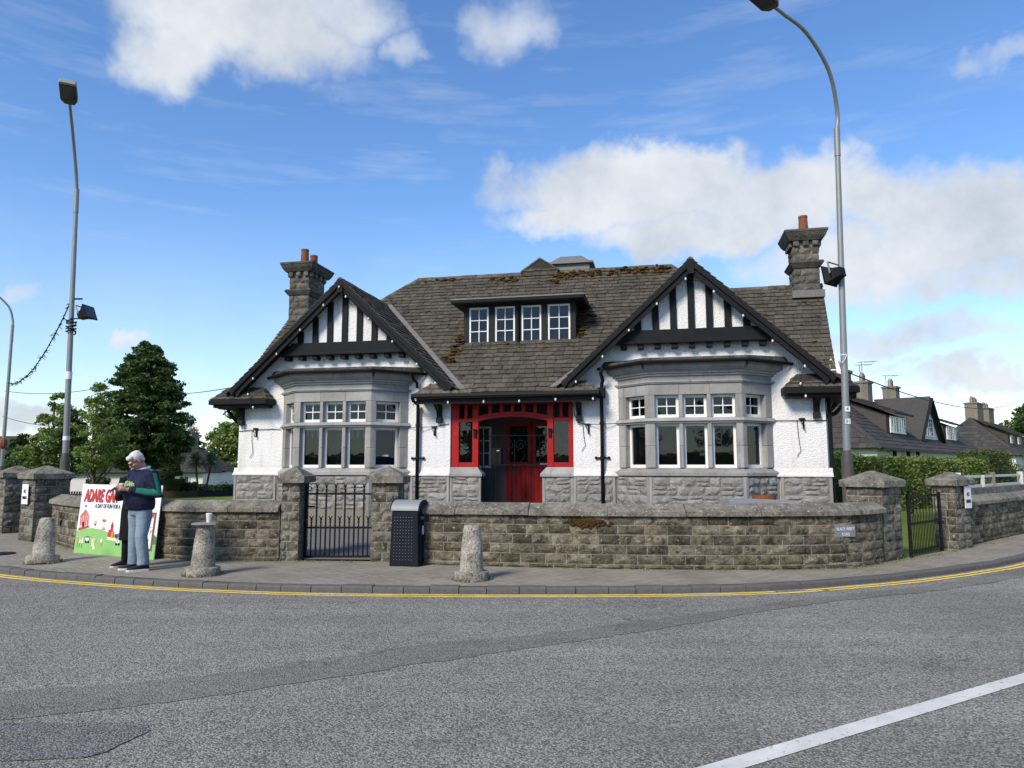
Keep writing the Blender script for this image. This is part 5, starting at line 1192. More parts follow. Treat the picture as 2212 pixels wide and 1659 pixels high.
def lamp(label, base, zj, arm, lean, r0=.105, headdir=(-.3, -1), flare=True):
    t = thing('lamp_column', label, 'lamp post', base); L = lambda z: (lean[0] * z, lean[1] * z, z)
    m = MB(); m.tube([L(-.1), L(1.55), L(1.62), L(1.78), L(1.80)], [r0, r0, r0, r0 * .72, r0 * .70], 16); smooth_obj(m.build('base_sleeve', 'lamp_dark', t))
    m = MB(); m.tube([L(1.78), L(3.2), L(5.5), L(zj)], [r0 * .66, r0 * .62, r0 * .54, r0 * .47], 16); smooth_obj(m.build('shaft', 'lamp_grey', t))
    m = MB(); m.tube([L(zj - .25), L(zj + .35), L(zj + .36)], [r0 * .56, r0 * .54, r0 * .4], 14); smooth_obj(m.build('collar', 'lamp_grey', t))
    pts = catmull([(*L(zj + .3),)] + [tuple(Vector(L(zj)) + Vector(a)) for a in arm], 6); m = MB(); m.tube(pts, [r0 * (.42 - .12 * i / len(pts)) for i in range(len(pts))], 12); smooth_obj(m.build('arm', 'lamp_grey', t))
    e = Vector(pts[-1]); dd = (Vector(pts[-1]) - Vector(pts[-2])).normalized(); sd_ = dd.cross(V3(0, 0, 1)).normalized(); up = sd_.cross(dd)
    g = lambda a, b, c: e + dd * a + sd_ * b + up * c; rg = lambda a, w, h0, h1: [g(a, -w, h0), g(a, w, h0), g(a, w, h1), g(a, -w, h1)]
    m = MB(); m.prism(rg(-.02, .10, -.05, .07), rg(.12, .17, -.07, .09)); m.prism(rg(.121, .17, -.07, .09), rg(.60, .17, -.04, .06)); h = m.build('lamp_head', 'lamp_dark', t, bevel=.01); m = MB(); m.prism(rg(.18, .14, -.085, -.068), rg(.56, .14, -.06, -.045)); m.build('diffuser', 'far_glass', h)
    m = MB(); m.prism(rg(.58, .175, -.05, .07), rg(.64, .15, -.045, .06)); m.build('head_rim', 'galvanised', h)
    return t
lp = lamp('tall grey lamp column with side floodlight and a festoon cable tied to it', (-10.45, 17.0, .1), 7.9, [(.02, -.12, .7), (.12, -.45, 1.3), (.33, -.95, 1.75), (.5, -1.3, 1.9)], (-.027, 0))
flood(lp, (.22, -.12, 5.08), (.9, -.1, .35), .95)
m = MB(); m.tube([(-.12, -.07, 5.0), (.18, -.1, 5.0)], .015, 6); m.tube([(-.13, 0, 5.5), (.1, 0, 5.5)], .02, 6); m.build('floodlight_arm', 'black_metal', lp)
rn = random.Random(2); m = MB(); m.tube([(-.125 + .105 * math.cos(k * .6), .105 * math.sin(k * .6), 4.66 + k * .006 + rn.uniform(-.03, .03)) for k in range(52)], .016, 5); m.build('coiled_cable', 'black_metal', lp)
for z, h, mt in ((3.55, .18, 'sticker_white'), (2.1, .10, 'sticker_white')): m = MB(); m.lathe([(.071, 0), (.071, h)], (-.027 * z, 0, z), 14); m.build('sticker', mt, lp)
lr = lamp('tall grey lamp column with curved arm beside the street name plaque and slim gate', (6.45, 14.0, .1), 8.0, [(.02, -.03, .7), (-.28, -.40, 1.36), (-.88, -.85, 1.87), (-1.45, -1.2, 2.03), (-1.72, -1.4, 2.06)], (.021, 0))
flood(lr, (-.02, -.14, 5.28), (-.55, .75, -.15), 1.05)
m = MB(); m.tube([(.12, 0, 5.3), (-.1, -.05, 5.28)], .03, 6); m.build('floodlight_arm', 'black_metal', lr)
for z, tx in ((2.36, '31'), (2.6, '4')):
    m = MB(); m.box(-.05 + .021 * z, .05 + .021 * z, -.078, -.070, z - .05, z + .05); st = m.build('sticker', 'sticker_white', lr); text_obj('lettering', tx, .09, 'sign_black', lr, Matrix.Translation((.021 * z, -.081, z)))
for z in (3.66, 5.35): m = MB(); m.lathe([(.070, 0), (.070, .02)], (.021 * z, 0, z), 14); m.tube([(.021 * z + .02, -.07, z), (.021 * z - .03, -.09, z - .1), (.021 * z - .09, -.08, z - .16)], .006, 5); m.build('cable_tie', 'sticker_white', lr)
# third lamp column at the left edge of the view
l3 = lamp('slim curved lamp column at the far end of the festoon cable', (-16.9, 24.0, -.2), 6.2, [(-.02, 0, .55), (-.15, -.1, 1.0), (-.6, -.4, 1.45), (-1.2, -.8, 1.6)], (-.002, 0), .09)
m = MB(); m.ball((.0, -.02, 2.55), .13, .13, .2, 8, 6); m.build('hanging_lantern', 'terracotta', l3)

# overhead wires -------------------------------------------------------------------
def sag(a, b, s, n=16): a = Vector(a); b = Vector(b); return [a.lerp(b, i / n) - V3(0, 0, s * 4 * (i / n) * (1 - i / n)) for i in range(n + 1)]
t = thing('festoon_cable', 'drooping unlit festoon cable between the two left lamp columns', 'cable', (0, 0, 0))
pts = sag((-10.62, 17.0, 5.55), (-16.85, 24.0, 4.35), .55, 24); m = MB(); m.tube(pts, .014, 5); m.build('cord', 'black_metal', t)
rn = random.Random(8); m = MB()
for i in range(150): f = rn.random() * 23.99; p = pts[int(f)].lerp(pts[int(f) + 1], f % 1); q = p + V3(rn.uniform(-.09, .09), rn.uniform(-.09, .09), rn.uniform(-.10, .05)); m.tube([p, q], [.010, .006], 4)
o = m.build('fairy_lights', 'black_metal', t); o['kind'] = 'stuff'
for nm, a, b, s_, lab in (('overhead_wire', (-34, 48, 6.6), (-22.5, 40, 6.05), .3, 'thin overhead wire running from the far lamp column into the trees'), ('overhead_wire', (-34, 48, 4.9), (-27, 44, 4.0), .2, 'lower thin overhead wire behind the far lamp column'), ('overhead_wire', (-21.5, 45, 6.1), (-7.0, 19.8, 3.9), .1, 'thin overhead wire between the chestnut tree and the cottage eave'), ('overhead_wire', (7.6, 17.5, 4.15), (40, 56, 6.9), 1.0, 'long overhead wire crossing above the slate terraces')):
    m = MB(); m.tube(sag(a, b, s_), .018 if a[0] > 0 or a[0] < -22 else .016, 5); tag(m.build(nm, 'black_metal'), lab, 'wire')

# brown moss patch on the front wall below the coping
rn = random.Random(12); mm = MB()
for i in range(150):
    x = rn.gauss(1.12, .13); z = .80 - abs(rn.gauss(0, .055)); y = 10.955 - (x - 1.12) * .1; r = rn.uniform(.010, .026); mm.ball((x, y, z), r * 1.4, .008, r, 6, 4)
o = mm.build('moss_patch', 'moss', smooth=True); o['kind'] = 'stuff'; tag(o, 'brown moss patch clinging to the front wall under its coping', 'moss')
# ------------------------------------------------------------------ vegetation
def leaf_mesh(name, P, size, mat, seed, droop=.0, jitter=.35, aspect=.6, parent=None):
    """P: n x 3 leaf positions (numpy) -> one mesh of small leaf-shaped faces"""
    g = np.random.default_rng(seed); n = len(P)
    nr = g.normal(size=(n, 3)); nr[:, 2] = np.abs(nr[:, 2]) + .35; nr /= np.linalg.norm(nr, axis=1)[:, None]
    t = g.normal(size=(n, 3)); t[:, 2] -= droop; t -= nr * (t * nr).sum(1)[:, None]; t /= np.linalg.norm(t, axis=1)[:, None]
    b = np.cross(nr, t); s = size * (1 + jitter * g.uniform(-1, 1, n))[:, None]
    v = np.stack([P - t * s, P + b * s * aspect + t * s * .1, P + t * s, P - b * s * aspect + t * s * .1], 1).reshape(-1, 3)
    me = bpy.data.meshes.new(name); me.vertices.add(4 * n); me.vertices.foreach_set('co', v.ravel().astype(np.float32))
    me.loops.add(4 * n); me.loops.foreach_set('vertex_index', np.arange(4 * n, dtype=np.int32)); me.polygons.add(n); me.polygons.foreach_set('loop_start', np.arange(0, 4 * n, 4, dtype=np.int32))
    me.materials.append(MATS[mat]); me.update(calc_edges=True); me.validate(); return link(name, me, parent)
def tree(label, base, h, prof, mat, seed, nclump, nleaf, lsize, csize, trunk_h, tr=.2, group=None, flat=.6, cat='tree', bark='bark', shell=.55, branches=10, rx=1.0, squash=1.0, droop=.5):
    """prof: list of (height fraction, radius) for the crown outline"""
    t = thing('tree', label, cat, base, 0, group); g = np.random.default_rng(seed); rn = random.Random(seed)
    hs = [p[0] for p in prof]; rs = [p[1] for p in prof]; C = []
    w = np.array([np.interp(z, hs, rs) for z in np.linspace(hs[0], hs[-1], 60)]); w = w / w.sum(); zz = np.linspace(hs[0], hs[-1], 60)
    for i in range(nclump):
        z = g.choice(zz, p=w) + g.uniform(-.01, .01); a = g.uniform(0, 2 * np.pi); r = np.interp(z, hs, rs) * (g.uniform(shell ** 2, 1) ** .5) * g.uniform(.82, 1.12)
        C.append((r * np.cos(a) * rx, r * np.sin(a) * squash, z * h))
    C = np.array(C)
    m = MB(); top = hs[-1] * h * .93; bend = [(rn.uniform(-.04, .04) * h * f, rn.uniform(-.04, .04) * h * f) for f in (0, .3, .6, 1)]
    tp = [(b[0], b[1], f * top) for b, f in zip(bend, (-.02, .33, .66, 1))]; m.tube(catmull(tp, 4), [tr * (1.15 - i / 13) for i in range(13)], 9); trunk = smooth_obj(m.build('trunk', bark, t))
    for i in range(branches):
        c = C[rn.randrange(len(C))]; z0 = max(trunk_h, c[2] - rn.uniform(.12, .3) * h); z0 = min(z0, c[2]); f = z0 / top; r0 = tr * max(.18, (.5 - .35 * f)); mid = (c[0] * .5, c[1] * .5, z0 + (c[2] - z0) * .35 + .1)
        m = MB(); m.tube([(0, 0, z0), mid, tuple(c)], [r0, r0 * .7, r0 * .2], 6); m.build('limb', bark, t)
    P = np.repeat(C, nleaf, 0); cs = csize * g.uniform(.6, 1.3, nclump); cs = np.repeat(cs, nleaf)[:, None]
    d = g.normal(size=P.shape); d /= np.linalg.norm(d, axis=1)[:, None]; d *= (g.uniform(.1, 1, (len(P), 1)) ** .5); d[:, 2] *= flat
    leaf_mesh('crown', P + d * cs, lsize, mat, seed + 1, droop, parent=t); return t
GL_ = -.75     # ground level on the left, beyond the lawn
chest = [(.23, .13), (.27, .24), (.34, .285), (.45, .285), (.60, .25), (.75, .20), (.88, .13), (.96, .07), (1.0, .03)]
H_ = 9.9; tree('big dark chestnut tree with cone-shaped crown behind the event board', (-23.0, 45, GL_), H_ + .2, [(a, r * H_ * .92) for a, r in chest], 'leaf_chestnut', 11, 520, 90, .125, .52, 1.2, .26, flat=.42, branches=26, shell=.35)
H_ = 6.6; tree('slender airy tree with bright green leaves and bare branches behind the lamp column', (-21.9, 38, GL_), H_, [(.34, .7), (.42, 1.25), (.52, 1.45), (.65, 1.25), (.8, .95), (.93, .5), (1.0, .15)], 'leaf_light', 12, 130, 60, .07, .32, 1.3, .10, flat=.6, branches=40, shell=.2)
tree('bushy mid-green tree left of the lamp column', (-33.5, 53, GL_ - .1), 7.7, [(.22, 1.3), (.3, 2.1), (.42, 2.2), (.6, 1.7), (.8, 1.0), (1.0, .2)], 'leaf_light', 13, 150, 80, .11, .45, 1.0, .2, flat=.5, branches=16, shell=.4)
tree('darker green tree just behind the lamp column', (-28.2, 46, GL_), 6.3, [(.34, .8), (.42, 1.3), (.55, 1.4), (.75, 1.0), (1.0, .2)], 'leaf_mid', 14, 120, 70, .10, .45, .9, .15, flat=.5, branches=14, shell=.4)
tree('small dense dark tree at the left edge beside the tree row', (-43.5, 64, GL_ - .2), 5.2, [(.05, 1.5), (.3, 2.0), (.6, 1.5), (1.0, .2)], 'leaf_dark', 15, 110, 60, .15, .6, .6, .15, flat=.5, branches=8, shell=.4)
tree('distant dark tree behind the leftmost roofs', (-55, 74, GL_ - .3), 6.0, [(.05, 2.2), (.4, 3.0), (.7, 2.0), (1.0, .3)], 'leaf_dark', 16, 120, 50, .2, .8, .6, .2, flat=.5, branches=6, shell=.4)
tree('small dark tree peeping out behind the chestnut by the hipped cottage', (-34.6, 76, GL_), 8.0, [(.2, 1.6), (.45, 2.0), (.7, 1.5), (1.0, .3)], 'leaf_dark', 17, 110, 56, .15, .6, 1.2, .15, flat=.5, branches=8, shell=.4)
tree('round light green tree behind the white cottage corner', (-29.0, 76, GL_ - .2), 8.3, [(.12, 2.2), (.3, 2.9), (.55, 3.0), (.8, 2.2), (1.0, .6)], 'leaf_light', 18, 230, 56, .19, .8, 1.6, .22, flat=.6, branches=10, shell=.55)
tree('leafy tree rising over the chimneys of the far terrace', (63.5, 86, 0), 9.3, [(.1, 2.6), (.35, 4.0), (.6, 4.2), (.85, 3.0), (1.0, .8)], 'leaf_mid', 19, 220, 56, .24, 1.0, 1.6, .25, flat=.6, branches=12, shell=.5)
tree('low bushy tree at the foot of the tree row beyond the pier', (-38.5, 57, GL_ - .1), 3.9, [(.02, 1.4), (.4, 1.9), (.75, 1.2), (1.0, .2)], 'leaf_mid', 20, 110, 56, .14, .55, .4, .1, flat=.5, branches=6, shell=.4)
# trees on the other side of the road, behind the camera: they show as dark shapes mirrored in the bay panes
for i, (x, y, h) in enumerate(((-19, -24, 9), (-9, -27, 7.5), (3, -26, 8.5), (15, -23, 7), (26, -20, 9.5))):
    tree('leafy street tree across the road, mirrored in the window panes', (x, y, 0), h, [(.15, 2.6), (.4, 3.8), (.7, 3.2), (1.0, .6)], 'leaf_mid', 40 + i, 70, 46, .3, 1.1, 1.6, .22, 'street trees across the road', branches=6, shell=.3)

def _h(): pass
def hedge(label, pts, w, h, z0, mat, seed, dens=420, lsize=.045, name='hedge', round_=.12, rag=.05):
    t = thing(name, label, 'hedge', (pts[0][0], pts[0][1], z0)); O = Vector(pts[0][:2]); path = [Vector(p[:2]) - O for p in pts]
    strip_solid(path, w / 2 - .12, -w / 2 + .12, 0, h - .12).build('core', 'leaf_dark', t)
    at, tan, L = path_tools(path); g = np.random.default_rng(seed); P = []
    n = int(dens * L * (2 * h + w)); 
    for _ in range(n):
        s = g.uniform(0, L); k = g.uniform(0, 2 * h + w); p = at(s); d = tan(s, .1); nn = Vector((d.y, -d.x)); dep = abs(g.normal(0, .05))
        if k < h: o, z = w / 2 - dep, k
        elif k < h + w: o, z = k - h - w / 2, h - dep
        else: o, z = -w / 2 + dep, k - h - w
        o += .05 * math.sin(s * 2.3 + z * 3) + .03 * math.sin(s * 5.1); z2 = z + (.04 * math.sin(s * 1.7) + .03 * math.sin(s * 4.3)) * (z / h)
        e = max(0, (z / h - .85) / .15) * round_; o *= (1 - e * .5)
        P.append((p.x + nn.x * o + g.normal(0, rag * .4), p.y + nn.y * o + g.normal(0, rag * .4), z2 + g.normal(0, rag * .5)))
    for en in (0, L):
        p = at(en); d = tan(en, .1); nn = Vector((d.y, -d.x))
        for _ in range(int(dens * w * h)): o = g.uniform(-w / 2, w / 2); P.append((p.x + nn.x * o + g.normal(0, .03), p.y + nn.y * o + g.normal(0, .03), g.uniform(0, h)))
    leaf_mesh('foliage', np.array(P), lsize, mat, seed, .2, parent=t); return t
hedge('long clipped bright green hedge in front of the slate terrace', [(11.0, 22.6), (13.2, 24.6), (16.2, 27.3), (18.9, 29.8)], 1.2, 1.65, .2, 'leaf_hedge', 1)
hedge('taller dark conifer hedge at the end of the clipped green hedge', [(19.1, 29.9), (21.3, 31.9)], 1.3, 1.95, .2, 'leaf_conifer', 2, dens=520, rag=.09, lsize=.04)
hedge('loose shrub beside the dark conifer hedge', [(21.9, 32.6), (23.2, 33.6)], 1.0, 1.35, .2, 'leaf_mid', 3, dens=300, rag=.2, round_=.6, name='shrub')
hedge('yellow-green garden shrub at the cottage corner behind the curved-arm lamp', [(9.3, 21.2), (10.6, 22.4)], 1.0, 1.1, .2, 'leaf_yellow', 4, dens=300, rag=.16, round_=.6, name='shrub')
hedge('leafy green shrub between the cottage corner and the curved-arm lamp', [(9.0, 21.9), (11.0, 23.4)], 1.0, 1.75, .2, 'leaf_hedge', 5, dens=330, rag=.14, round_=.5, name='shrub')
hedge('clipped green box hedge under the palms', [(-24.1, 52.4), (-19.9, 52.4)], .9, 1.05, GL_ - .05, 'leaf_mid', 6, dens=180, lsize=.07)
hedge('square clipped hedge block beneath the tiered topiary', [(-25.4, 51.6), (-22.6, 51.6)], 1.0, 1.28, GL_ - .05, 'leaf_mid', 7, dens=190, lsize=.07)
hedge('dark clipped shrub ball by the low cottage', [(-28.9, 50), (-27.9, 50)], 1.0, 1.5, GL_, 'leaf_dark', 8, dens=200, lsize=.07, round_=.8, name='shrub', rag=.1)
hedge('pale flowering shrub by the fence under the corner cottage', [(-21.5, 53.2), (-20.6, 53.2)], .8, 1.0, GL_, 'leaf_palm', 9, dens=200, lsize=.07, round_=.8, name='shrub', rag=.2)
hedge('unseen tall hedge added behind the viewer to darken reflections low in the panes', [(-40, -19), (-12, -23), (14, -23), (42, -17)], 1.2, 2.5, 0, 'leaf_mid', 30, dens=28, lsize=.16)  # added out of view so the lower panes mirror something dark
# tiered topiary
t = thing('topiary', 'tiered yew topiary with a domed top in front of the hipped cottage', 'topiary', (-23.6, 50, GL_))
g = np.random.default_rng(5); P = []
tiers = [(1.15, 1.45, .98), (1.68, 1.98, .80)]
for z0, z1, r in tiers:
    for _ in range(1500):
        a = g.uniform(0, 6.28); k = g.uniform(); P.append((r * math.cos(a) * (1 if k < .6 else g.uniform(.3, 1)), r * math.sin(a), g.uniform(z0, z1) if k < .6 else z1))
for _ in range(1800): a = g.uniform(0, 6.28); f = g.uniform(0, 1); r = .66 * math.sqrt(1 - f ** 1.6) if f < 1 else 0; P.append((r * math.cos(a), r * math.sin(a), 2.05 + f * .75))
leaf_mesh('foliage', np.array(P), .055, 'leaf_conifer', 6, parent=t)
m = MB(); m.lathe([(.3, 0), (.9, 1.2), (.9, 1.42), (.35, 1.5), (.35, 1.64), (.74, 1.70), (.74, 1.95), (.35, 2.0), (.55, 2.1), (.5, 2.4), (.1, 2.75)], n=14); m.build('core', 'leaf_dark', t)
# cordyline palms
for i, (x, hh, lab, ln) in enumerate(((-21.85, 2.75, 'cordyline palm with spiky crown, the one nearer the topiary', -.12), (-20.75, 2.75, 'cordyline palm with spiky crown, the one nearer the corner cottage', .14))):
    t = thing('palm_tree', lab, 'palm', (x, 50, GL_)); m = MB(); m.tube([(ln * -3, 0, -.1), (ln * -2, 0, .9), (0, 0, hh - .2)], [.09, .075, .06], 8); m.build('trunk', 'bark', t)
    m = MB(); rn = random.Random(i)
    for k in range(260):
        a = rn.uniform(0, 6.28); e = rn.uniform(-.55, 1.45); L = rn.uniform(.7, 1.0); d = V3(math.cos(a) * math.cos(e), math.sin(a) * math.cos(e), math.sin(e)); s = d.cross(V3(0, 0, 1)).normalized() * .035; p = V3(0, 0, hh - .1); q = p + d * L * .6; r = p + d * L - V3(0, 0, .22 * math.cos(e))
        m.add([p - s, p + s, q + s, q - s, r], [(0, 1, 2, 3), (3, 2, 4)])
    m.build('crown', 'leaf_palm', t)

# ------------------------------------------------------------------ background houses
def far_window(par, M_, x0, x1, z0, z1, nx=2, nz=3, y=-.03, name='window'):
    f = .06; mm = MB(); mm.box(x0, x0 + f, y - .05, y, z0, z1, M_); mm.box(x1 - f, x1, y - .05, y, z0, z1, M_); mm.box(x0 + f, x1 - f, y - .05, y, z0, z0 + f, M_); mm.box(x0 + f, x1 - f, y - .05, y, z1 - f, z1, M_)
    for i in range(1, nx): x = x0 + (x1 - x0) * i / nx; mm.box(x - .018, x + .018, y - .04, y - .005, z0 + f, z1 - f, M_)
    for j in range(1, nz): z = z0 + (z1 - z0) * j / nz; mm.box(x0 + f, x1 - f, y - .035, y - .008, z - .014, z + .014, M_)
    w = mm.build(name, 'white_paint', par); mm = MB(); mm.box(x0 + f, x1 - f, y - .02, y - .012, z0 + f, z1 - f, M_); mm.build('pane', 'far_glass', w); return w
def far_house(label, P0, ang, L, D, g, eave, ridge, hipL=1.2, hipR=1.2, dormers=(), gables=(), chims=(), wins=(), posts=(), seed=0, gz_=None, ov=.35, doors=()):
    """local x along the front, y backwards, front wall on y=0"""
    t = thing('terrace_house', label, 'house', (P0[0], P0[1], g), ang); E = eave - g; Z = ridge - g; h2 = D / 2; sl = (Z - E) / (h2 + ov); I = Matrix.Identity(4)
    rz = lambda y: E + (y + ov) * sl
    m = MB(); m.box(0, L, 0, D, -.3, E + .05 + ov * sl * .5); wall_ = m.build('wall', 'far_white', t)
    m = MB(); a = [(-ov, -ov, E), (L + ov, -ov, E), (L - hipR, h2, Z), (hipL, h2, Z)]; b = [(L + ov, D + ov, E), (-ov, D + ov, E), (hipL, h2, Z), (L - hipR, h2, Z)]
    for q in (a, b, [(-ov, D + ov, E), (-ov, -ov, E), (hipL, h2, Z)], [(L + ov, -ov, E), (L + ov, D + ov, E), (L - hipR, h2, Z)], [(-ov, -ov, E - .02), (-ov, D + ov, E - .02), (L + ov, D + ov, E - .02), (L + ov, -ov, E - .02)]): m.add([(x, y, z - .02) for x, y, z in q], [tuple(range(len(q)))])
    rf = m.build('roof', 'slate_deck', t); al_ = math.atan(sl); T = (h2 + ov) / math.cos(al_)
    sk = lambda s, tt: any(d0 < s < d1 and tt * math.cos(al_) - ov > yd for d0, d1, yd, *_ in dormers) or any(abs(s - c) < hw_ * max(0, 1 - (tt * math.cos(al_) - ov - yd) / 9) and tt * math.cos(al_) - ov > yd for c, hw_, yd, zt in gables)
    fl = lay((0, -ov, E), (1, 0, 0), (0, math.cos(al_), math.sin(al_)), [(-ov, 0), (L + ov, 0), (L - hipR, T), (hipL, T)], .30, .34, seed, sk, th=.025)
    for s_, xe, hp in ((-1, -ov, hipL), (1, L + ov, hipR)):
        run = hp + ov; sl2 = math.hypot(run, Z - E); fl += lay((xe, 0, E), (0, 1, 0), (-s_ * run / sl2, 0, (Z - E) / sl2), [(-ov, 0), (D + ov, 0), (h2 + .01, sl2), (h2 - .01, sl2)], .30, .34, seed + 2, th=.025)
    slate_field(rf, fl, 'far_slate')
    ridge_tiles((hipL, h2, Z + .03), (L - hipR, h2, Z + .03), .09, .9, 'far_slate', par=rf)
    for e in ((-ov, -ov), (-ov, D + ov)): ridge_tiles((e[0], e[1], E + .03), (hipL, h2, Z + .03), .08, 1.0, 'far_slate', 'hip_tile', rf)
    for e in ((L + ov, -ov),): ridge_tiles((e[0], e[1], E + .03), (L - hipR, h2, Z + .03), .08, 1.0, 'far_slate', 'hip_tile', rf)
    m = MB(); m.box(-ov, L + ov, -ov - .08, -ov, E - .1, E + .02); m.build('gutter', 'far_timber', t)
    for d0, d1, yd, zt, nw in dormers:     # long shallow-roofed dormers
        zt = zt - g; zb = rz(yd); m = MB(); m.box(d0, d1, yd, yd + .1, zb - .05, zt); dm = m.build('dormer', 'far_timber', t); yb = (Z - .05 - E) / sl - ov
        for x in (d0, d1 - .06): m = MB(); A_ = [(x, yd + .1, zb - .1), (x, yd + .1, zt), (x, yb, Z - .1)]; m.prism(A_, [(x + .06, y, z) for _, y, z in A_]); m.build('cheek', 'far_slate', dm)
        m = MB(); A_ = [(d0 - .3, yd - .4, zt), (d1 + .3, yd - .4, zt), (d1 + .3, yb + .1, Z - .02), (d0 - .3, yb + .1, Z - .02)]; m.prism(A_, [(x, y, z + .08) for x, y, z in A_]); m.build('dormer_roof', 'slate_deck', dm)
        k = Vector((0, yb + .1 - yd + .4, Z - .02 - zt)); slate_field(dm, lay((0, yd - .4, zt + .08), (1, 0, 0), k, [(d0 - .3, 0), (d1 + .3, 0), (d1 + .3, k.length), (d0 - .3, k.length)], .3, .34, seed + 7, th=.025), 'far_slate')
        w = (d1 - d0 - .12) / nw
        for i in range(nw): far_window(t, Matrix.Translation((0, yd, 0)), d0 + .06 + i * w + .03, d0 + .06 + (i + 1) * w - .03, zb + .08, zt - .06, 3 if w > 1 else 2, 4)
    for c, hw_, yd, zt in gables:           # steep front gables in white
        zt = zt - g; zb = rz(yd); m = MB(); m.xz([(c - hw_, zb), (c + hw_, zb), (c, zt)], yd, yd + .15); gb2 = m.build('gable', 'far_white', t); yb = min(D, (zt - E) / sl - ov)
        for s_ in (-1, 1):
            A_ = [V3(c, yd - .25, zt + .1), V3(c + s_ * (hw_ + .15), yd - .25, zb - .05), V3(c + s_ * (hw_ + .15), yd + .4, zb - .05), V3(c, yb, zt + .1)]; m = MB(); m.prism(A_, [p - V3(0, 0, .08) for p in A_]); m.build('gable_roof', 'far_slate', gb2)
            m = MB(); m.bar(A_[0] + V3(0, -.02, -.12), A_[1] + V3(0, -.02, -.12), .05, .22, (0, 1, 0)); m.build('bargeboard', 'far_timber', gb2)
        far_window(t, Matrix.Translation((0, yd, 0)), c - hw_ * .42, c - .04, zb + .15, zb + (zt - zb) * .52, 2, 4); far_window(t, Matrix.Translation((0, yd, 0)), c + .04, c + hw_ * .42, zb + .15, zb + (zt - zb) * .52, 2, 4)
    for x, y, w, d, zt, np_ in chims:
        zt = zt - g; m = MB(); m.box(x - w / 2, x + w / 2, y - d / 2, y + d / 2, E, zt); ch = m.build('chimney', 'render_grey', t); m = MB(); m.box(x - w / 2 - .07, x + w / 2 + .07, y - d / 2 - .07, y + d / 2 + .07, zt, zt + .12); m.build('cap', 'render_grey', ch)
        for i in range(np_): m = MB(); px_ = x + (i - (np_ - 1) / 2) * (w / max(np_, 1)); m.lathe([(.12, zt + .12), (.10, zt + .42), (.12, zt + .44), (.11, zt + .48), (.04, zt + .62), (.005, zt + .72)], (px_, y, 0), 10); m.build('chimney_pot', 'terracotta' if i % 2 else 'lamp_grey', ch)
    for x0, x1, z0, z1, nx, nz in wins: far_window(t, I, x0, x1, z0, z1, nx, nz)
    for x in posts: m = MB(); m.box(x - .09, x + .09, -ov + .05, -ov + .2, -.2, E); m.build('veranda_post', 'far_timber', t)
    for x in doors: m = MB(); m.box(x, x + .9, -.06, -.01, -.1, 1.95); m.build('door', 'far_timber', t)
    return t
ang = math.atan2(.74, .67)
rA = far_house('long slate-roofed terrace with dormers and a steep white gable behind the clipped hedge', (16.3, 32.3), ang, 24, 6.2, 0, 2.40, 5.35, 1.6, 1.6,
    dormers=((4.2, 7.2, .55, 4.15, 2), (16.6, 19.6, .55, 4.15, 2)), gables=((11.9, 2.5, .5, 5.5),), chims=((6.5, 3.4, .9, .8, 6.7, 2), (11.0, 3.6, .9, .8, 6.5, 2), (16.2, 3.4, .9, .8, 6.6, 2)),
    wins=((.5, 1.7, .5, 1.9, 2, 2), (6.8, 7.8, 1.2, 2.1, 3, 2), (9.4, 10.6, 1.1, 2.1, 4, 2), (14, 15.2, .9, 2.0, 3, 2)), posts=(2.0, 4.4, 6.2), seed=1, doors=(3.0, 12.0))
rB = far_house('second slate-roofed terrace with small dormers and broad chimneys past the conifer hedge', (37.6, 54.0), ang, 22, 6.2, 0, 2.40, 5.4, 1.9, 1.6,
    dormers=((3.0, 4.3, .7, 4.05, 1), (6.8, 8.1, .7, 4.05, 1), (10.6, 11.9, .7, 4.05, 1)), chims=((5.2, 3.3, 2.6, .9, 6.7, 5), (11.0, 3.4, 2.6, .9, 6.6, 4)), wins=((1.0, 2.0, .5, 1.8, 2, 3), (5.0, 6.4, .6, 1.9, 3, 2), (9, 10.2, .6, 1.9, 3, 2)), posts=(3.4, 7.0), seed=5)
# garden wall in front of the second terrace
m = MB(); m.box(0, 14, 0, .25, -.2, 1.55)
tag(m.build('garden_wall', 'far_white', loc=(27.0, 38.5, 0), rot=(0, 0, ang)), 'plain white rendered garden wall beyond the conifer hedge', 'wall')
angL = math.atan2(-.42, .9)
cL = far_house('hipped slate cottage with side dormer and two chimneys behind the topiary and palms', (-37.5, 66.8), angL, 9.2, 6.6, GL_ - .15, 1.15, 4.05, 1.3, 2.6, dormers=((4.6, 6.4, .55, 2.75, 2),), chims=((4.9, 3.6, .95, .8, 4.55, 1), (7.0, 3.4, .9, .8, 4.6, 2)), wins=((5.2, 6.4, .4, 1.3, 2, 2),), seed=9)
far_window(cL, Matrix.Translation((9.2, 0, 0)) @ Matrix.Rotation(R(90), 4, 'Z'), 2.3, 4.3, 2.2, 2.9, 4, 2)
far_house('low slate cottage with a long white window behind the airy tree', (-37.8, 62.2), R(4), 11.0, 5.0, GL_ - .1, 1.05, 2.55, 1.4, 1.4, wins=((1.2, 2.6, .5, 1.4, 3, 2), (4.2, 6.6, .35, 1.55, 6, 2), (9.0, 9.9, .3, 1.6, 2, 2)), posts=(7.0, 8.0), doors=(7.4,), seed=12, chims=())
far_house('small white cottage with slate roof and dormer against the left edge of the main house', (-21.6, 57.5), R(-6), 7.0, 5.0, GL_ - .1, .95, 3.2, 1.6, 1.0, dormers=((1.6, 2.6, .7, 2.55, 1),), wins=((.3, 1.0, .3, 1.45, 1, 1), (1.3, 2.3, .15, 1.5, 3, 3)), seed=14)
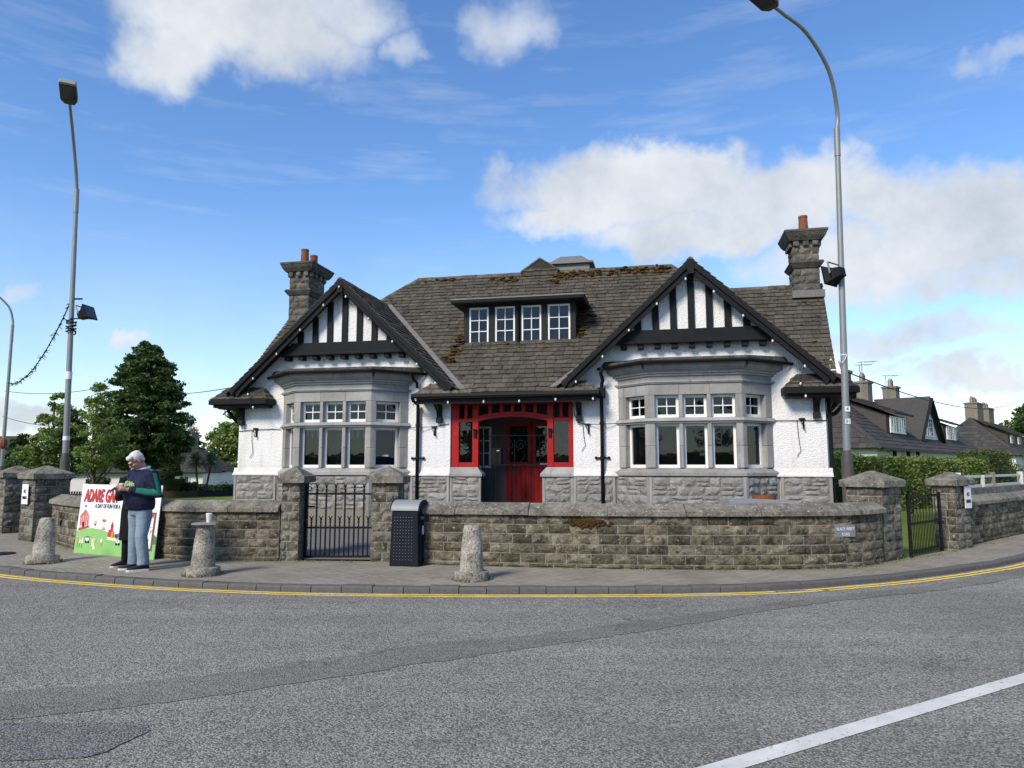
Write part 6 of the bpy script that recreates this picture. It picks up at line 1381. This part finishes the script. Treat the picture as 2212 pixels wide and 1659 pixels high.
far_house('slate-roofed house peeping in at the left edge beyond the outermost pier', (-55.0, 68), R(-14), 9, 6, GL_ - .2, 1.6, 4.4, 1.5, 1.5, wins=((6.6, 7.8, .6, 1.9, 2, 2), (4.0, 5.2, .6, 1.9, 2, 2)), seed=16)
# television aerials
def aerial(label, p, h, L, a, grid=False):
    t = thing('aerial', label, 'aerial', p, a); m = MB(); m.tube([(0, 0, 0), (0, 0, h)], .022, 6); m.build('mast', 'lamp_grey', t); m = MB(); m.tube([(-.25, 0, h), (L, 0, h + .06)], .016, 5); m.build('boom', 'lamp_grey', t)
    for i in range(5): x = -.2 + (L + .15) * i / 5; m = MB(); m.tube([(x, -.18, h), (x, .18, h)], .010, 4); m.build('element', 'lamp_grey', t)
    if grid:
        for i in range(5): m = MB(); m.tube([(-.3 + i * .15, 0, h + .05), (-.3 + i * .15, 0, h + .55)], .010, 4); m.build('element', 'lamp_grey', t)
af = lambda s, b: (16.3 + .67 * s - .74 * b, 32.3 + .74 * s + .67 * b)
aerial('tall television aerial between the first two terrace chimneys', (*af(9.2, 3.2), 5.2), 2.2, .8, R(5)); aerial('television aerial on the terrace chimney beside the white gable', (*af(11.0, 3.6), 6.5), 1.3, .95, R(0)); aerial('television aerial behind the last terrace chimney', (*af(14.8, 3.3), 5.3), 2.0, .9, R(8)); aerial('grid television aerial on the hipped cottage chimney', (-29.9, 66.8, 4.6), 1.3, .4, R(0), True)
# fences -------------------------------------------------------------------------
def board_fence(label, a, b, h, z0, mat, bw=.14, name='board', gap=.01):
    a = Vector(a); b = Vector(b); L = (b - a).length; t = thing('fence', label, 'fence', (a.x, a.y, z0), math.atan2((b - a).y, (b - a).x)); n = int(L / bw); mm = MB(); mm.box(0, bw - gap, 0, .025, 0, h); me = mm.mesh('board', mat)
    for i in range(n): o = link(name, me, t); o.location = (i * bw, random.uniform(-.004, .004), random.uniform(-.015, .015))
    for z in (.2, h - .2): m = MB(); m.box(0, L, .026, .07, z - .04, z + .04); m.build('rail', mat, t)
    return t
board_fence('brown board fence section beneath the palms', (-23.6, 49.3), (-21.3, 49.3), .72, GL_ - .05, 'fence_brown'); board_fence('black board fence section below the white cottage corner', (-21.2, 49.3), (-18.8, 49.3), .75, GL_ - .05, 'fence_dark'); board_fence('dark slatted fence behind the lamp column base', (-30.2, 44.8), (-24.6, 44.8), .80, GL_ + .0, 'fence_dark', .16, gap=.05); board_fence('dark fence panel between hedge block and brown fence', (-24.3, 49.4), (-23.65, 49.4), .70, GL_ - .05, 'fence_dark')
# white post-and-rail fence above the retaining wall
P = [Vector((9.0, 14.9)), Vector((11.9, 17.7)), Vector((18, 23.5)), Vector((27, 32.2))]; at, tan, L = path_tools(P)
t = thing('rail_fence', 'weathered white post and rail fence on the low strip wall', 'fence', (P[0].x, P[0].y, 1.1)); O = P[0]
for z in (.06, .27):
    for i in range(6): a = at(L * i / 6) - O; b = at(L * (i + 1) / 6) - O; m = MB(); m.bar((a.x, a.y, z), (b.x, b.y, z), .04, .055); m.build('rail', 'fence_white', t)
for i in range(9): a = at(.5 + L * i / 9) - O; m = MB(); m.box(a.x - .05, a.x + .05, a.y - .04, a.y + .04, -.1, .36); m.build('post', 'fence_white' if i % 2 == 0 else 'render_grey', t)
a = at(2.3) - O; d = tan(2.3); 
for i in range(5): m = MB(); p = a + d * (i * .045); m.box(p.x - .018, p.x + .018, p.y - .03, p.y - .005, -.02, .29); m.build('slat', 'fence_white', t)
# grass blades on the near lawns seen over the wall and through the gate
# ------------------------------------------------------------------ people
def organic(name, mb, mats, parent, voxel=.012, it=4, pick=None, smooth=.5):
    """joins overlapping closed shapes into one continuous skin"""
    me = mb.mesh(name, mats if isinstance(mats, list) else [mats]); o = bpy.data.objects.new(name, me); COL.objects.link(o)
    r = o.modifiers.new('r', 'REMESH'); r.mode = 'VOXEL'; r.voxel_size = voxel; r.use_smooth_shade = True
    sm = o.modifiers.new('s', 'SMOOTH'); sm.iterations = it; sm.factor = smooth
    new = bpy.data.meshes.new_from_object(o.evaluated_get(bpy.context.evaluated_depsgraph_get())); bpy.data.objects.remove(o)
    new.name = name; new.materials.clear()
    for q in (mats if isinstance(mats, list) else [mats]): new.materials.append(MATS[q])
    if pick:
        for p in new.polygons: p.material_index = pick(p.center)
    else:
        for p in new.polygons: p.material_index = 0
    new.polygons.foreach_set('use_smooth', [True] * len(new.polygons)); return link(name, new, parent)
def loft(mb, rings, n=18):
    """rings: (cx, cy, cz, rx, ry)"""
    vs = [(cx + rx * math.cos(k * 2 * math.pi / n), cy + ry * math.sin(k * 2 * math.pi / n), cz) for cx, cy, cz, rx, ry in rings for k in range(n)]; m_ = len(rings)
    fs = [(i * n + k, i * n + (k + 1) % n, (i + 1) * n + (k + 1) % n, (i + 1) * n + k) for i in range(m_ - 1) for k in range(n)] + [tuple(range(n - 1, -1, -1)), tuple((m_ - 1) * n + k for k in range(n))]
    mb.add(vs, fs); return mb
def hand(mb, wrist, palm, across, grip, s=1.0, thumb=1):
    """palm block from wrist to palm, four unequal fingers curling along grip, thumb from the side"""
    w = Vector(wrist); p = Vector(palm); d = (p - w).normalized(); a = Vector(across).normalized(); g = Vector(grip).normalized()
    mb.tube([w, w.lerp(p, .4), p], [.024 * s, .033 * s, .036 * s], 10)
    for k in (-1, 1): mb.tube([w, p + a * k * .022 * s], [.018 * s, .019 * s], 8)
    for i, ln in enumerate((.070, .080, .074, .056)):
        b = p + a * (i - 1.5) * .019 * s; k1 = b + d * ln * .42 * s + g * .008 * s; k2 = k1 + (d * .45 + g * .9).normalized() * ln * .36 * s; k3 = k2 + (g - d * .35).normalized() * ln * .28 * s; mb.tube([b - d * .02, b, k1, k2, k3], [.0095 * s, .0098 * s, .0092 * s, .0085 * s, .0068 * s], 8)
    b = w.lerp(p, .45) - a * thumb * .030 * s; k1 = b + (d * .7 - a * thumb * .5 + g * .2).normalized() * .036 * s; k2 = k1 + (d + g * .3).normalized() * .034 * s; mb.tube([w.lerp(p, .3) - a * thumb * .015, b, k1, k2], [.014 * s, .013 * s, .0105 * s, .0085 * s], 8)
def shoe(t, x, y, rz, s=1.0, mat='shoe_black'):
    M_ = Matrix.Translation((x, y, 0)) @ Matrix.Rotation(rz, 4, 'Z') @ Matrix.Scale(s, 4)
    m = MB(); pr = [(.095, .030, .045), (.07, .042, .095), (.02, .044, .100), (-.05, .046, .080), (-.11, .050, .058), (-.165, .045, .045), (-.195, .025, .035)]
    vs = []; n = 14
    for yy, w, h in pr: vs += [tuple(M_ @ V3(w * math.cos(k * 2 * math.pi / n), yy, max(.018, .018 + h * (.5 + .5 * math.sin(k * 2 * math.pi / n))))) for k in range(n)]
    m.add(vs, [(i * n + k, i * n + (k + 1) % n, (i + 1) * n + (k + 1) % n, (i + 1) * n + k) for i in range(len(pr) - 1) for k in range(n)] + [tuple(range(n - 1, -1, -1)), tuple((len(pr) - 1) * n + k for k in range(n))]); sh = m.build('shoe', mat, t, smooth=True)
    m = MB(); ol = [(.105, 0), (.09, .036), (.02, .042), (-.06, .048), (-.12, .052), (-.175, .046), (-.205, .02), (-.208, 0)]; ring = [(w, y_) for y_, w in ol] + [(-w, y_) for y_, w in ol[::-1][1:-1]]
    m.prism([tuple(M_ @ V3(a, b, .0)) for a, b in ring], [tuple(M_ @ V3(a * .97, b * .985, .030)) for a, b in ring]); m.build('sole', 'shoe_sole', sh)
def head(mb, c, tilt, yaw, s=1.0):
    """adds a modelled head (skull, jaw, nose, ears, brow) to mb; returns its matrix (face towards -Y)"""
    M_ = Matrix.Translation(c) @ Matrix.Rotation(yaw, 4, 'Z') @ Matrix.Rotation(tilt, 4, 'X') @ Matrix.Scale(s, 4); k = MB()
    k.ball((0, .012, .03), .078, .098, .092, 18, 12); k.ball((0, -.028, -.035), .060, .066, .080, 16, 10); k.ball((0, -.055, -.085), .033, .030, .026, 12, 8)
    k.tube([(0, -.090, .015), (0, -.108, -.012), (0, -.116, -.032), (0, -.100, -.042)], [.010, .014, .018, .012], 8); k.ball((0, -.085, .025), .055, .022, .014, 12, 6)
    for q in (-1, 1): k.ball((q * .078, .012, -.01), .012, .022, .034, 8, 8); k.ball((q * .036, -.075, -.03), .026, .02, .022, 8, 6)
    k.ball((0, -.094, -.062), .024, .012, .007, 10, 6); k.ball((0, -.091, -.073), .020, .012, .007, 10, 6)
    mb.add([tuple(M_ @ Vector(v)) for v in k.v], k.f); return M_
def features(t, M_, hairmat, glasses=False, hairballs=(), brow='hair_white'):
    for q in (-1, 1):
        m = MB(); m.ball((q * .030, -.084, .006), .011, .008, .008, 10, 8); m.v = [tuple(M_ @ Vector(v)) for v in m.v]; m.build('eye', 'sign_white', t, smooth=True)
        m = MB(); m.ball((q * .030, -.0905, .004), .005, .003, .005, 8, 6); m.v = [tuple(M_ @ Vector(v)) for v in m.v]; m.build('iris', 'hair_dark', t, smooth=True)
        m = MB(); m.tube([(q * .014, -.096, .022), (q * .030, -.099, .027), (q * .050, -.088, .023)], .005, 6); m.v = [tuple(M_ @ Vector(v)) for v in m.v]; m.build('eyebrow', brow, t)
    if glasses:
        m = MB()
        for q in (-1, 1):
            m.tube([(q * .033 + .026 * math.cos(a), -.103 - .004 * abs(math.cos(a)), .002 + .019 * math.sin(a)) for a in [k * .45 for k in range(15)]], .0042, 6); m.tube([(q * .058, -.100, .006), (q * .074, -.06, .008), (q * .080, .015, .008)], .0040, 6)
        m.tube([(-.008, -.108, .006), (.008, -.108, .006)], .004, 6); m.v = [tuple(M_ @ Vector(v)) for v in m.v]; m.build('glasses', 'phone_black', t)
    k = MB()
    for (x, y, z, a, b, c) in hairballs: k.ball((x, y, z), a, b, c, 12, 8)
    k.v = [tuple(M_ @ Vector(v)) for v in k.v]; organic('hair', k, hairmat, t, .009, 2)

# --- man in navy pullover reading his phone
S = 1.0; man = thing('person', 'person in navy pullover with green sleeve stripe and pale jeans looking at a phone', 'person', (-5.50, 10.80, PZ), R(-30))
LS, LE, LW = (.20, .01, 1.39), (.295, .05, 1.105), (.075, -.285, 1.185); RS, RE, RW = (-.205, .01, 1.405), (-.27, .03, 1.12), (-.075, -.275, 1.19)
body = MB()
loft(body, [(0, 0, .90, .15, .11), (0, -.01, 1.1, .17, .13), (0, 0, 1.3, .17, .12), (0, .01, 1.42, .15, .10), (0, .01, 1.47, .08, .07)])
body.tube([(0, .01, 1.42), (0, -.005, 1.50), (0, -.05, 1.57)], [.066, .060, .058], 14)
for a, b, c in ((LS, LE, LW), (RS, RE, RW)): body.tube([a, b, c], [.05, .043, .027], 12)
for sx in (-1, 1): body.tube([(sx * .10, 0, .93), (sx * .112, -.005, .5), (sx * .115, .02, .1)], [.078, .058, .042], 12)
HM = head(body, (0, -.115, 1.60), R(40), R(-14))
hand(body, LW, (.035, -.355, 1.20), (0, -.35, .94), (-1, .1, .1), 1.05, thumb=-1); hand(body, RW, (-.055, -.345, 1.185), (0, -.35, .94), (.8, -.2, .1), 1.05, thumb=-1)
organic('body', body, 'skin', man, .0075, 2, smooth=.4)
pull = MB(); loft(pull, [(0, .0, .875, .195, .155), (0, -.005, .90, .222, .18), (0, -.02, .98, .238, .20), (0, -.035, 1.1, .236, .205), (0, -.03, 1.2, .23, .195), (0, -.012, 1.3, .225, .172), (0, .0, 1.38, .20, .14), (0, .01, 1.445, .14, .105), (0, .012, 1.485, .085, .08)], 22)
lerp = lambda a, b, f: tuple(Vector(a).lerp(Vector(b), f))
for a, b, c in ((LS, LE, LW), (RS, RE, RW)): pull.tube([lerp(a, (0, 0, 1.4), .35), a, lerp(a, b, .5), b, lerp(b, c, .3), lerp(b, c, .62), lerp(b, c, .85), lerp(b, c, .93)], [.092, .104, .094, .090, .082, .070, .058, .042], 16)
def seg_d(p, a, b): a = Vector(a); b = Vector(b); d = b - a; f = max(0, min(1, (p - a).dot(d) / d.dot(d))); return (p - (a + d * f)), f
def stripe(p):
    for s, (a, b, c) in ((1, (LS, LE, LW)), (-1, (RS, RE, RW))):
        v1, f1 = seg_d(p, a, b); v2, f2 = seg_d(p, b, c)
        # band on the outer side of the sleeve, from the collar over the shoulder to above the cuff
        if p.z > 1.36 and .06 < s * p.x < .25 and abs(p.y - .005) < .032: return 1
        if v1.length < .12 and f1 > 0 and f1 < 1 and v1.length < v2.length + .02:
            if abs(v1.y + .01) < .030 and s * v1.x > 0: return 1
        if v2.length < .1 and .0 <= f2 < .70 and v2.length <= v1.length + .02:
            out = Vector((s * .75, -.35, .2)).normalized()
            if v2.normalized().dot(out) > .82: return 1
    return 0
organic('pullover', pull, ['navy_cloth', 'green_cloth'], man, .0095, 3, stripe)
m = MB(); m.tube([(.085 * math.cos(a), .012 + .082 * math.sin(a), 1.490 + .018 * math.sin(a)) for a in [k * .35 for k in range(19)]], .017, 8); m.build('shirt_collar', 'white_cloth', man, smooth=True)
jeans = MB(); loft(jeans, [(0, .005, .80, .17, .13), (0, .005, .86, .185, .145), (0, .0, .95, .19, .15)])
for sx in (-1, 1): jeans.tube([(sx * .088, .0, .90), (sx * .096, .0, .78), (sx * .105, -.005 - .012 * sx, .62), (sx * .108, -.018 - .018 * sx, .50), (sx * .110, -.004 - .01 * sx, .35), (sx * .112, .012, .18), (sx * .114, .015, .085)], [.11, .112, .095, .086, .084, .082, .086], 16)
organic('jeans', jeans, 'denim', man, .0105, 3)
shoe(man, .118, -.005, R(-26)); shoe(man, -.118, .02, R(-40))
features(man, HM, 'hair_white', True, [(0, .03, .075, .080, .095, .06), (0, .07, .03, .080, .060, .075), (.03, -.045, .088, .048, .045, .034), (-.03, -.05, .085, .048, .04, .034), (.068, .02, .045, .020, .05, .05), (-.068, .02, .045, .020, .05, .05), (0, .085, -.03, .06, .03, .045), (0, -.07, .08, .05, .025, .022)])
m = MB(); m.tube([tuple(Vector(LW).lerp(Vector(LE), .10) + Vector((.0, .30 * 0, 0)) + Vector((.034 * math.cos(a) * .5, .034 * math.cos(a) * .4, .034 * math.sin(a)))) for a in [k * .5 for k in range(14)]], .008, 6); m.build('watch', 'steel', man)
# arched lettering across the chest
tx = 'IRELAND'
for i, ch in enumerate(tx):
    f = (i - 3) / 3.0; x = f * .105; yb = -.03 - .196 * math.sqrt(max(0, 1 - (x / .235) ** 2)); z = 1.265 - .028 * f * f
    text_obj('lettering', ch, .098, 'lime_print', man, Matrix.Translation((x, yb + .002, z)) @ Matrix.Rotation(-f * R(14), 4, 'Y') @ Matrix.Rotation(R(24) * f, 4, 'Z') @ Matrix.Rotation(R(-6), 4, 'X'), depth=.004, bold=.005, sx=.52)
mw = man.matrix_basis
ph = thing('phone', 'black mobile phone held in both hands of the person in navy', 'phone', tuple((Matrix.Translation(man.location) @ Matrix.Rotation(R(-30), 4, 'Z')) @ V3(-.02, -.40, 1.205)), R(-30)); ph.rotation_euler = Euler((R(-52), 0, R(-30)))
m = MB(); m.box(-.037, .037, -.004, .004, -.075, .075); m.build('case', 'phone_black', ph, bevel=.004); m = MB(); m.box(-.033, .033, .0042, .0046, -.07, .07); m.build('screen', 'far_glass', ph)

# --- second person, half hidden behind: long black coat, holding a cup
wo = thing('person', 'dark-haired person in a long black coat holding a cup, half hidden behind', 'person', (-5.80, 11.22, PZ), R(14))
LS, LE, LW = (.17, .0, 1.31), (.22, .02, 1.05), (.10, -.16, .92); RS, RE, RW = (-.17, .0, 1.31), (-.225, -.02, 1.03), (-.135, -.235, 1.14)
body = MB(); loft(body, [(0, 0, .85, .13, .10), (0, 0, 1.05, .12, .09), (0, 0, 1.25, .14, .10), (0, 0, 1.36, .08, .07)]); body.tube([(0, 0, 1.32), (0, -.01, 1.40), (0, -.02, 1.46)], [.052, .047, .048], 12)
for a, b, c in ((LS, LE, LW), (RS, RE, RW)): body.tube([a, b, c], [.04, .034, .022], 10)
for sx in (-1, 1): body.tube([(sx * .09, 0, .86), (sx * .095, 0, .46), (sx * .095, .02, .09)], [.07, .05, .036], 12)
HW = head(body, (0, -.035, 1.50), R(14), R(-30), .93)
hand(body, RW, (-.125, -.275, 1.19), (.0, -.3, .95), (.9, -.5, 0), .92, thumb=-1); hand(body, LW, (.09, -.21, .87), (0, .3, .9), (-.6, .3, -.6), .92)
organic('body', body, 'skin', wo, .0075, 2, smooth=.4)
coat = MB(); loft(coat, [(0, .0, .40, .20, .17), (0, 0, .6, .195, .165), (0, 0, .85, .19, .15), (0, 0, 1.02, .165, .125), (0, 0, 1.2, .18, .125), (0, 0, 1.31, .16, .105), (0, 0, 1.38, .075, .07)], 20)
for a, b, c in ((LS, LE, LW), (RS, RE, RW)): coat.tube([lerp(a, (0, 0, 1.3), .3), a, lerp(a, b, .5), b, lerp(b, c, .5), lerp(b, c, .88)], [.065, .075, .068, .066, .058, .048], 14)
organic('coat', coat, 'black_cloth', wo, .010, 3)
tr = MB()
for sx in (-1, 1): tr.tube([(sx * .09, 0, .6), (sx * .095, 0, .46), (sx * .095, .015, .085)], [.075, .066, .058], 12)
organic('trousers', tr, 'black_cloth', wo, .010, 2)
shoe(wo, -.12, .0, R(-52), .9); shoe(wo, .10, .0, R(-10), .9)
features(wo, HW, 'hair_dark', False, [(0, .03, .06, .082, .095, .065), (0, .07, -.02, .078, .05, .10), (.07, .02, -.05, .022, .05, .11), (-.07, .02, -.05, .022, .05, .11), (0, .06, -.13, .07, .04, .08)], 'hair_dark')
cup('white takeaway paper cup in the raised hand of the person in the black coat', tuple((Matrix.Translation(wo.location) @ Matrix.Rotation(R(14), 4, 'Z')) @ V3(-.105, -.335, 1.135)), (0, R(-6), 0))
for o in bpy.data.objects:
    if o.type == 'MESH' and o.parent is None and 'kind' not in o and 'label' not in o: print('UNTAGGED', o.name)
